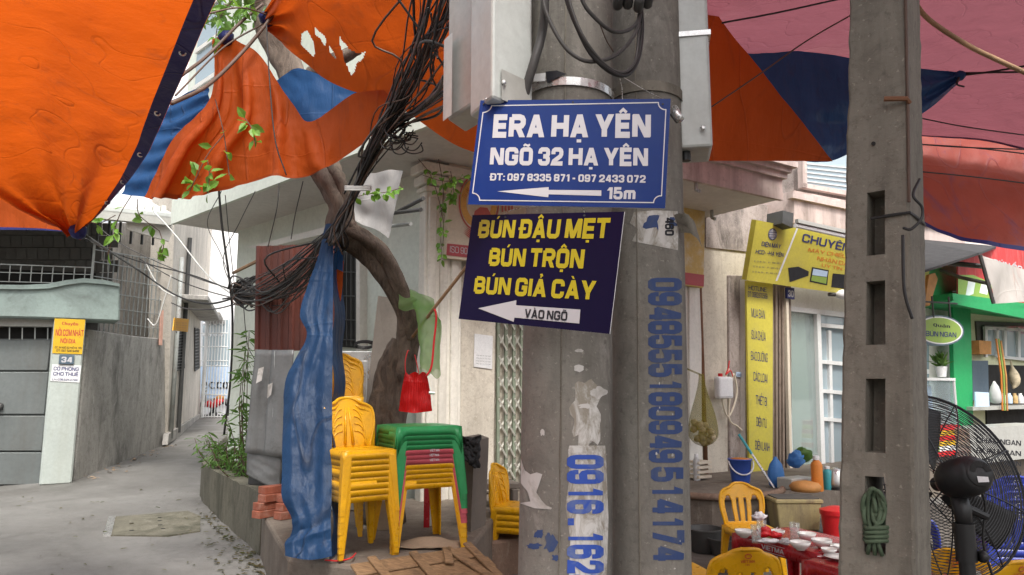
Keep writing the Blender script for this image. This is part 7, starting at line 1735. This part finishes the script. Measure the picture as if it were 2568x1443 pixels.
# things under the table stack
m = MB(); c = onz(1075, 1372, PV); m.grid(lambda s, r: c + V(((s - .5) * .42, (r - .5) * .22, .015 + .05 * math.sin(math.pi * s) * math.sin(math.pi * r) + .008 * noise.noise(V((s * 5, r * 5, 0))))), 18, 12); tag(m.build('paper_sack', 'cardboard', smooth=True, solid=.004, recalc=False), 'flattened paper sack lying under the table stack', 'sack')
for (u, v, mt, lb) in ((1085, 1330, 'plastic_yellow', 'upright yellow plank end under the table stack'), (1058, 1330, 'plastic_red', 'upright dark red strip under the table stack'), (1068, 1325, 'bright_white', 'narrow white strip under the table stack')):
    p = onz(u, v, PV); m = MB(); m.obox(p + V((0, .1, 0)), V((.045, 0, 0)), V((0, .02, 0)), Z * .38); tag(m.build('strip_board', mt), lb, 'board')
m = MB(); p = onz(920, 1345, PV); m.obox(p + V((0, .2, 0)), V((.14, .02, 0)), V((0, .2, 0)), Z * .22); tag(m.build('cardboard_box', 'cardboard', bevel=.004), 'brown cardboard box behind the stacked chairs', 'box')
cab('red_ribbon', 'red plastic ribbon lying on the pavement at the foot of the chairs', [onz(815, 1405, PV + .012), onz(850, 1407, PV + .012), onz(880, 1400, PV + .03), onz(892, 1388, PV + .03)], .005, 'bright_red', 20, 'ribbon')
# wooden ramp of old boards
ro = onz(886, 1414, PV + .03); rx_ = onz(1192, 1368, PV + .03) - ro; W_ = rx_.length; rx_.normalize(); ry_ = V((rx_.y, -rx_.x, 0)); ry_ = (ry_ * .93 - Z * .37).normalized(); rn = rx_.cross(ry_).normalized(); rn = rn if rn.z > 0 else -rn
ramp = thing('wooden_ramp', 'old wooden board panel leaning from the pavement edge like a ramp', 'ramp', ro)
for k in range(8):
    m = MB(); j = random.uniform(-.02, .02); m.obox(ro + ry_ * (k * .125) + rx_ * j + rn * random.uniform(-.004, .004), rx_ * (W_ + random.uniform(-.03, .03)), ry_ * .119, -rn * .018); m.build('plank', 'plank_wood', ramp, bevel=.004)
for (a, b) in (((.14, -.02), (.20, 1.0)), ((.46, -.01), (.50, 1.0)), ((.74, .0), (.90, .40)), ((.93, -.02), (.97, 1.0)), ((.74, .0), (.66, .16)), ((.90, .4), (.74, .9))):
    p = ro + rx_ * a[0] * W_ + ry_ * a[1] + rn * .004; q = ro + rx_ * b[0] * W_ + ry_ * b[1] + rn * .004; d = (q - p); sd_ = d.normalized().cross(rn)
    m = MB(); m.obox(p - sd_ * .028, d, sd_ * .056, rn * .018); m.build('batten', 'plank_wood', ramp, bevel=.004)

# ---------------------------------------------------------------- on the curved step and at the shop door
SZ = .452
def onS(u, v): return onz(u, v, SZ)
bu = thing('bucket', 'blue plastic bucket with a white handle and red rag on the curved step', 'bucket', onS(1858, 1212)); c = onS(1858, 1210)
m = MB(); m.lathe([(.001, .003), (.095, .0), (.10, .01), (.128, .25), (.138, .25), (.138, .262), (.122, .262), (.094, .02), (.001, .012)], c, 28, cap=(False, False)); m.build('pail', 'bucket_blue', bu, smooth=True)
m = MB(); m.tube([c + V((.137 * math.cos(a), -.03 - .10 * math.sin(a), .235 - .14 * math.sin(a))) for a in [math.pi * k / 16 for k in range(17)]], .009, 8); m.build('handle', 'bright_white', bu, smooth=True)
m = MB(); m.lathe([(.001, .262), (.08, .268), (.126, .258)], c, 20); m.build('rag', 'print_orange', bu, smooth=True)
mp = thing('mop', 'mop with a teal and steel handle leaning on the step', 'mop', onS(1942, 1222)); a, b = onS(1942, 1224), at(1853, 1090, 8.4); mid = lerp(b, a, .38)
m = MB(); m.tube([a, mid], .013, 8); m.build('lower_handle', 'strap_steel', mp); m = MB(); m.tube([mid, b], .016, 8); m.build('upper_handle', 'teal_plastic', mp)
def bagthing(u, v, w, h, mat, name, label, sd=0, neck=.3, zb=SZ):
    c = onz(u, v, zb); m = MB(); prof = [(.5, .0), (.9, .05), (1, .25), (.95, .5), (.7, .75), (neck, .92), (.15, 1.0)]
    n = 22; vs = []; fs = []
    for i, (r, z) in enumerate(prof):
        for k in range(n):
            a = 2 * math.pi * k / n; f = 1 + .12 * noise.noise(V((math.cos(a) * 2 + sd, math.sin(a) * 2, z * 3))); vs.append(c + V((math.cos(a) * r * w * f, math.sin(a) * r * w * f * .8, z * h)))
    for i in range(len(prof) - 1):
        for k in range(n): fs.append((i * n + k, i * n + (k + 1) % n, (i + 1) * n + (k + 1) % n, (i + 1) * n + k))
    fs += [tuple(range(n))[::-1], tuple((len(prof) - 1) * n + k for k in range(n))]
    m.add(vs, fs); return tag(m.build(name, mat, smooth=True), label, 'bag')
bagthing(1948, 1222, .09, .32, 'bag_blue', 'detergent_bag', 'blue and white plastic bag standing beside the mop', 3)
# foam box on a dark crate
fb2 = thing('foam_box', 'dirty cream foam box with a thick rim below the shop step', 'box', onz(1988, 1300, .15)); c = onz(1992, 1298, .12)
c = V((at(1990, 1290, 7.4).x, 7.4, .16)); m = MB(); q = [c + V((sx * .19, sy * .14, 0)) for sx, sy in ((-1, -1), (1, -1), (1, 1), (-1, 1))]; q2 = [c + V((sx * .215, sy * .16, .26)) for sx, sy in ((-1, -1), (1, -1), (1, 1), (-1, 1))]
m.hexa(q, q2); m.build('body', 'foam_dirty', fb2, bevel=.015, seg=2); m = MB(); m.box(c + Z * .275, (.46, .35, .04)); m.build('rim', 'foam_dirty', fb2, bevel=.01); m = MB(); m.box(c + Z * .298, (.40, .29, .015)); m.build('water', 'dark_tile', fb2)
m = MB(); m.box((c.x + .05, c.y, .08), (.62, .42, .155)); tag(m.build('crate', 'dark_steel', bevel=.01), 'black plastic crate under the foam box', 'crate')
def bottle(u, v, r, h, mat, capmat, name, label, z=SZ, cat='bottle'):
    c = onz(u, v, z); t = thing(name, label, cat, c); m = MB(); m.lathe([(r * .95, 0), (r, .01), (r, h * .72), (r * .85, h * .8), (r * .5, h * .86), (r * .5, h * .9)], c, 20); m.build('body', mat, t, smooth=False, auto=40)
    m = MB(); m.lathe([(r * .56, h * .88), (r * .56, h * .98), (r * .4, h)], c, 16); m.build('cap', capmat, t, auto=40)
bottle(2051, 1232, .058, .36, 'print_orange', 'pot_white', 'thermos', 'orange red vacuum flask with a pale cap at the shop door', cat='flask')
bottle(2077, 1228, .05, .24, 'teal_plastic', 'pot_white', 'plastic_jar', 'pale teal plastic jar beside the vacuum flask', cat='jar')
bottle(1748, 1205, .04, .30, 'bag_white', 'bright_white', 'plastic_bottle', 'translucent plastic bottle at the foot of the white pier')
kt = thing('kettle', 'steel electric kettle with a black base at the shop door', 'kettle', onS(2098, 1228)); c = onS(2098, 1228)
m = MB(); m.lathe([(.09, 0), (.09, .025)], c, 20); m.build('base', 'black_plastic', kt); m = MB(); m.lathe([(.085, .027), (.09, .06), (.075, .17), (.05, .21), (.02, .225)], c, 24); m.build('body', 'stainless', kt, smooth=True); m = MB(); m.tube([c + V((.08, 0, .06)), c + V((.13, 0, .1)), c + V((.12, 0, .18)), c + V((.06, 0, .2))], .012, 8); m.build('handle', 'black_plastic', kt, smooth=True)
m = MB(); m.lathe([(.001, 0), (.14, .0), (.16, .05), (.13, .09), (.001, .11)], onS(2020, 1232), 24); tag(m.build('clay_pot_lid', 'skin_orange', smooth=True), 'round brown earthen lid on the shop step', 'lid')
m = MB(); m.box(onS(1995, 1226) + Z * .06, (.34, .2, .12), .5); tag(m.build('grey_basket', 'grey_metal', bevel=.01), 'low grey wire basket behind the foam box', 'basket')
crumple(2018, 1190, SZ, .10, .08, .09, 'leaf_mid', 'vegetable_bag', 'green vegetables in a bag beside the shop gate', 'vegetables', 44, .14); crumple(1998, 1196, SZ, .09, .08, .10, 'bag_blue', 'blue_bag', 'blue plastic bag beside the vegetables', 'bag', 47, .10)
rb_ = thing('red_bin', 'red plastic bin beside the square post', 'bin', V((at(2098, 1310, 7.0).x, 7.0, .0))); c = V((at(2100, 1310, 7.0).x, 7.0, 0)); c.z = at(2100, 1312, 7.0).z
c.z = 0; m = MB(); m.lathe([(.11, 0), (.14, .36)], c, 20); m.build('body', 'bright_red', rb_, auto=40); m = MB(); m.lathe([(.15, .36), (.15, .40), (.05, .43)], c, 20); m.build('lid', 'bright_red', rb_, auto=40)
# net bag of shells, jug, hose
nb_ = thing('net_bag', 'yellow green net bag of shells hanging on the rusty pipe', 'net bag', onF(1765, 1120, .5)); c = onF(1765, 1120, .5); 
dp = depth(c); px = dp / FPX; m = MB()
def nbf(s, r):
    a = s * 2 * math.pi; w = (.18 + .82 * sstep(0, .8, r)) * 38 * px * math.sqrt(max(.02, 1 - max(0, (r - .78) / .22) ** 2)); return c + V((w * math.cos(a) * (1 + .08 * noise.noise(V((s * 5, r * 4, 2)))), w * .6 * math.sin(a), (1 - r) * 180 * px + .0))
m.grid(nbf, 30, 28); m.build('net', 'net_green', nb_, smooth=True, recalc=False)
for k in range(26):
    a = random.uniform(0, 6.28); rr_ = random.uniform(.0, .75); p = c + V((math.cos(a) * rr_ * 34 * px, math.sin(a) * rr_ * 20 * px, random.uniform(8, 62) * px)); m = MB(); m.lathe([(.001, -.05), (.035, -.02), (.045, .01), (.02, .045), (.001, .05)], p, 8, Matrix.Rotation(random.uniform(0, 3), 3, 'X') @ Matrix.Rotation(random.uniform(0, 3), 3, 'Y')); m.build('shell', 'shells', nb_, smooth=True)
m = MB(); m.tube([c + Z * 178 * px, c + Z * 200 * px - nF * .3], .012, 6); m.build('net_neck', 'net_green', nb_)
jg = thing('plastic_jug', 'white plastic can hanging on the mouldy wall', 'jug', onF(1810, 1000, .12)); p0 = onF(1790, 1000, .1); p1 = onF(1826, 1000, .1)
m = MB(); m.obox(p0, p1 - p0, nF * .1, Z * (onF(1810, 945, .1).z - p0.z)); m.build('body', 'bright_white', jg, bevel=.03, seg=2); m = MB(); m.lathe([(.03, 0), (.03, .04)], lerp(p0, p1, .3) + Z * (onF(1810, 945, .1).z - p0.z) + nF * .05, 10); m.build('cap', 'bright_red', jg)
hs_ = [onF(u, v, .1) for u, v in ((1828, 925), (1816, 960), (1812, 1005), (1825, 1045), (1840, 1020), (1848, 980), (1838, 940), (1828, 1045), (1850, 1070), (1860, 1080))]
m = MB(); m.tube(spline(hs_, 60), .013, 6); tag(m.build('hose', 'board_cream', smooth=True), 'pale rubber hose looped on a nail of the mouldy wall', 'hose')
m = MB(); m.tube(spline([onF(u, v, .12) for u, v in ((1829, 905), (1826, 925), (1820, 940), (1832, 930), (1838, 945))], 24), .008, 6); tag(m.build('red_string', 'bright_red', smooth=True), 'red string tied round the nail on the mouldy wall', 'string')
for k in range(4):
    m = MB(); m.obox(onF(1752, 1165 + k * 12, .5), eF * .22, -nF * .18, Z * .03); tag(m.build('tile_piece', 'board_cream'), 'cream tile offcut stacked at the foot of the white pier', 'tile', 'tile offcuts by the white pier')
crumple(1800, 1328, .0, .09, .06, .012, 'bright_white', 'paper_scrap', 'white paper scrap on the ground behind the yellow chairs', 'paper', 51); crumple(1845, 1318, .0, .06, .04, .03, 'bright_white', 'paper_scrap', 'folded paper on the ground below the far yellow chair', 'paper', 55)

# ---------------------------------------------------------------- at the eating house
cs_ = thing('display_case', 'glass display case with white frame in front of the green column', 'case', onF(2360, 1080, .9)); p0 = onF(2322, 1075, .9); p1 = onF(2402, 1080, .9); h_ = onF(2360, 955, .9).z - p0.z; w_ = p1 - p0; w_.z = 0
m = MB(); m.obox(p0, w_, -nF * .5, Z * h_); m.build('glass_box', 'case_glass', cs_); 
for (a, b) in ((0, 0), (1, 0), (0, 1), (1, 1)):
    m = MB(); m.tube([p0 + w_ * a - nF * .5 * b, p0 + w_ * a - nF * .5 * b + Z * h_], .02, 6); m.build('frame', 'white_alu', cs_)
m = MB(); m.obox(p0 + Z * h_ + nF * .02 - w_ * .02, w_ * 1.04, -nF * .54, Z * .04); m.build('top', 'white_alu', cs_); m = MB(); m.obox(p0 - Z * .06, w_, -nF * .5, Z * .055); m.build('shelf', 'white_alu', cs_)
m = MB(); m.obox(p0 + V((0, 0, -.8)) + nF * .0, w_ * 1.0, -nF * .5, Z * .73); m.build('cupboard', 'grey_metal_light', cs_)
m = MB(); m.obox(p0 + w_ * .25 - nF * .2 + Z * .06, w_ * .45, -nF * .03, Z * (h_ * .8)); m.build('price_card', 'banner_blue', cs_)
pt_ = thing('potted_plant', 'small green plant in a white pot on the display case', 'plant', onF(2362, 948, .7)); c = onF(2362, 946, .7); m = MB(); m.lathe([(.06, 0), (.085, .16), (.075, .16), (.07, .13), (.001, .13)], c, 18); m.build('pot', 'pot_white', pt_, auto=40)
lm = MB()
for k in range(60): leaf(lm, c + V((random.uniform(-.05, .05), random.uniform(-.05, .05), .15 + random.uniform(0, .12))), V((random.uniform(-1, 1), random.uniform(-1, 1), random.uniform(.1, 1.2))), rv(), random.uniform(.10, .22), .035)
lm.build('leaves', 'leaf_mid', pt_, recalc=False)
pk_ = [('bright_red', 'red'), ('poster_yellow', 'yellow'), ('bright_red', 'red'), ('poster_yellow', 'yellow'), ('bright_white', 'white'), ('bright_red', 'red')]
for k, (mt, cn) in enumerate(pk_):
    p = onF(2352, 1070 + k * 13 + 12, 1.1); m = MB(); m.obox(p, eF * .62, -nF * .35, Z * .075); tag(m.build('carton', mt, bevel=.006), cn + ' flat carton, ' + nth(k, 'the pile beside the green column'), 'carton', 'cartons piled beside the green column')
for k in range(3):
    p = onF(2330, 1085 + k * 26, 1.3); m = MB(); m.obox(p, eF * .28, -nF * .2, Z * .13); tag(m.build('carton', ['oval_green', 'bright_white', 'oval_green'][k], bevel=.006), ['lime green carton standing above a white one by the square post', 'white carton between two lime green cartons', 'lime green carton at the bottom by the square post'][k], 'carton')
for k, (u, v, mt) in enumerate(((2502, 850, 'print_orange'), (2508, 850, 'oval_green'), (2514, 855, 'skin_orange'))):
    a = onF(u - 4, v, .5); b = onF(u + 12, 1030, .5); m = MB(); m.tube([a, lerp(a, b, .5) + nF * .03, b], .016, 6); tag(m.build('strap_band', mt), ['orange strap hanging in front of the dark hatch', 'green strap hanging in front of the dark hatch', 'brown strap hanging in front of the dark hatch'][k], 'strap')
bagthing(2498, 1012, .09, .36, 'bag_white', 'hanging_bag', 'white plastic bag in front of the dark hatch', 9, .3, onF(2500, 1010, .4).z)
m = MB(); m.tube(spline([onF(2534, 905, .3), onF(2538, 920, .3), onF(2542, 940, .3), onF(2546, 962, .32), onF(2540, 975, .3)], 14), [.012, .014, .016, .02, .03, .05, .07, .085, .09, .09, .08, .065, .045, .03, .012], 10, flat=(0, 0, 1)); tag(m.build('hanging_duck', 'shells', smooth=True), 'pale poultry bag hanging inside the dark hatch', 'poultry')
for k in range(4):
    c = onF(2518 + k * 14, 1012, .35); m = MB(); m.lathe([(.045, 0), (.05, .12), (.03, .15), (.03, .18)], c, 10); tag(m.build('sauce_bottle', ['pot_white', 'banner_blue', 'soup', 'pot_white'][k], auto=40), 'small sauce bottle on the ledge of the dark hatch', 'bottle', 'bottles on the hatch ledge')
m = MB(); m.obox(onF(2440, 1030, .45), eF * 3, -nF * .4, Z * .06); tag(m.build('hatch_ledge', 'grey_metal'), 'grey serving ledge below the dark hatch', 'ledge')
cn = thing('food_counter', 'pale counter with printed menu lettering behind the fan', 'counter', onF(2500, 1200, 1.3)); q0 = onF(2440, 1190, 1.3); m = MB(); m.obox(V((q0.x, q0.y, .45)), eF * 2.6, -nF * .5, Z * (onF(2440, 1075, 1.3).z - .45)); m.build('body', 'grey_metal', cn)
pc = plF(1.3)
for k, s_ in enumerate(('CHÁO NGAN', 'BÚN NGAN', 'MIẾN TRỘN', 'TIẾT CANH')): textpx(cn, s_, pc, (2448, 1110 + k * 26), (2560, 1118 + k * 26), (2448, 1097 + k * 26), 'print_black', .004, .02)
bc = slabpx(plF(.4), [(2447, 1025), (2482, 1027), (2480, 985), (2446, 983)], .02, 'banner_blue', 'blue_poster'); tag(bc, 'pale blue poster on the cream wall beside the green column', 'poster')
m = MB(); m.prism([onF(u, v, .8) for u, v in ((2318, 770), (2330, 690), (2345, 685), (2352, 700), (2332, 766))], -nF * .05); tag(m.build('wooden_sign', 'skin_orange'), 'small brown wooden board fixed beside the green panel', 'board')

# ---------------------------------------------------------------- shrubs, weeds, fallen leaves
def shrub(label, c, stems, h, spread, nl, L, W, mat, sd):
    random.seed(sd); t = thing('shrub', label, 'shrub', c); sm = MB(); lm = MB()
    for k in range(stems):
        b = c + V((random.uniform(-1, 1) * spread * .4, random.uniform(-1, 1) * spread * .4, 0)); tip = b + V((random.uniform(-1, 1) * spread, random.uniform(-1, 1) * spread, h * random.uniform(.6, 1.05))); p = spline([b, lerp(b, tip, .5) + V((random.uniform(-.06, .06), random.uniform(-.06, .06), 0)), tip], 14); sm.tube(p, [.009 * (1 - i / 18) for i in range(15)], 5)
        for j in range(nl):
            i = random.randint(2, 14); d = rv(); d.z = random.uniform(-.8, .4); leaf(lm, p[i], d, rv() + Z, L * random.uniform(.6, 1.2), W * random.uniform(.7, 1.2))
    sm.build('stem', 'cable_brown', t); lm.build('leaves', mat, t, recalc=False); return t
pS_ = V((at(612, 1150, 8.2).x, 8.2, .55))
shrub('tall bamboo-leaved shrub growing up the corner of the green wall', V((at(628, 1150, 8.3).x, 8.3, .55)), 7, 1.75, .26, 34, .17, .03, 'leaf_mid', 3)
shrub('bright green bushy shrub between the kerb and the galvanised panel', V((at(594, 1150, 8.5).x, 8.5, .55)), 6, .75, .22, 24, .12, .032, 'leaf_mid', 5)
shrub('low weedy plant spilling over the kerb corner', V((at(560, 1170, 8.7).x, 8.7, .55)), 12, .40, .30, 26, .12, .022, 'leaf_mid', 9)
shrub('wispy grass tuft at the foot of the galvanised panel', V((at(606, 1185, 7.9).x, 7.9, .55)), 12, .35, .28, 20, .15, .012, 'leaf_mid', 12)
random.seed(21); lm = MB()
for k in range(260):
    u = random.gauss(640, 70); v = random.uniform(1290, 1460)
    if k > 215: u = random.uniform(0, 700); v = random.uniform(1230, 1460)
    p = gnd(u, v); 
    if p.x > -.9 - .0 * p.y and p.y < 5.2: continue
    kx = 500 + (v - 1243) * 1.0
    if u > kx - 12: u = kx - 12 - random.random() * 40; p = gnd(u, v)
    leaf(lm, p + Z * .012, V((random.uniform(-1, 1), random.uniform(-1, 1), random.uniform(-.05, .12))), Z + rv() * .4, random.uniform(.03, .075), random.uniform(.012, .028))
o = lm.build('fallen_leaves', 'leaf_dry', recalc=False); tag(o, 'dry leaves scattered on the lane along the kerb', kind='stuff')
lm = MB()
for k in range(70):
    f = random.random(); a = lerp(gnd(190, 1208), gnd(420, 1118), f); p = a + nG * abs(random.gauss(.05, .12)); p.z = gz(p.x, p.y)
    leaf(lm, p + Z * .015, V((random.uniform(-1, 1), random.uniform(-1, 1), 0)), Z + rv() * .4, random.uniform(.02, .10), random.uniform(.015, .05))
o = lm.build('wall_litter', 'cardboard', recalc=False); tag(o, 'small litter along the foot of the grey boundary wall', kind='stuff')

for k, (u, Y, r_, h_, lb) in enumerate(((1765, 7.1, .17, .20, 'dark basin on the ground below the curved step'), (1812, 6.95, .14, .14, 'low dark basin beside the far yellow chair'), (2070, 7.2, .20, .12, 'wide black basin below the shop step'))):
    c = V((at(u, 1290, Y).x, Y, .008)); m = MB(); m.lathe([(r_ * .7, 0), (r_ * .75, .01), (r_, h_), (r_ * 1.06, h_), (r_ * 1.06, h_ + .012), (r_ * .95, h_ + .012), (r_ * .68, .02), (.001, .015)], c, 24, cap=(True, False)); tag(m.build('wash_basin', 'dark_steel', auto=40), lb, 'basin', 'dark basins below the step')
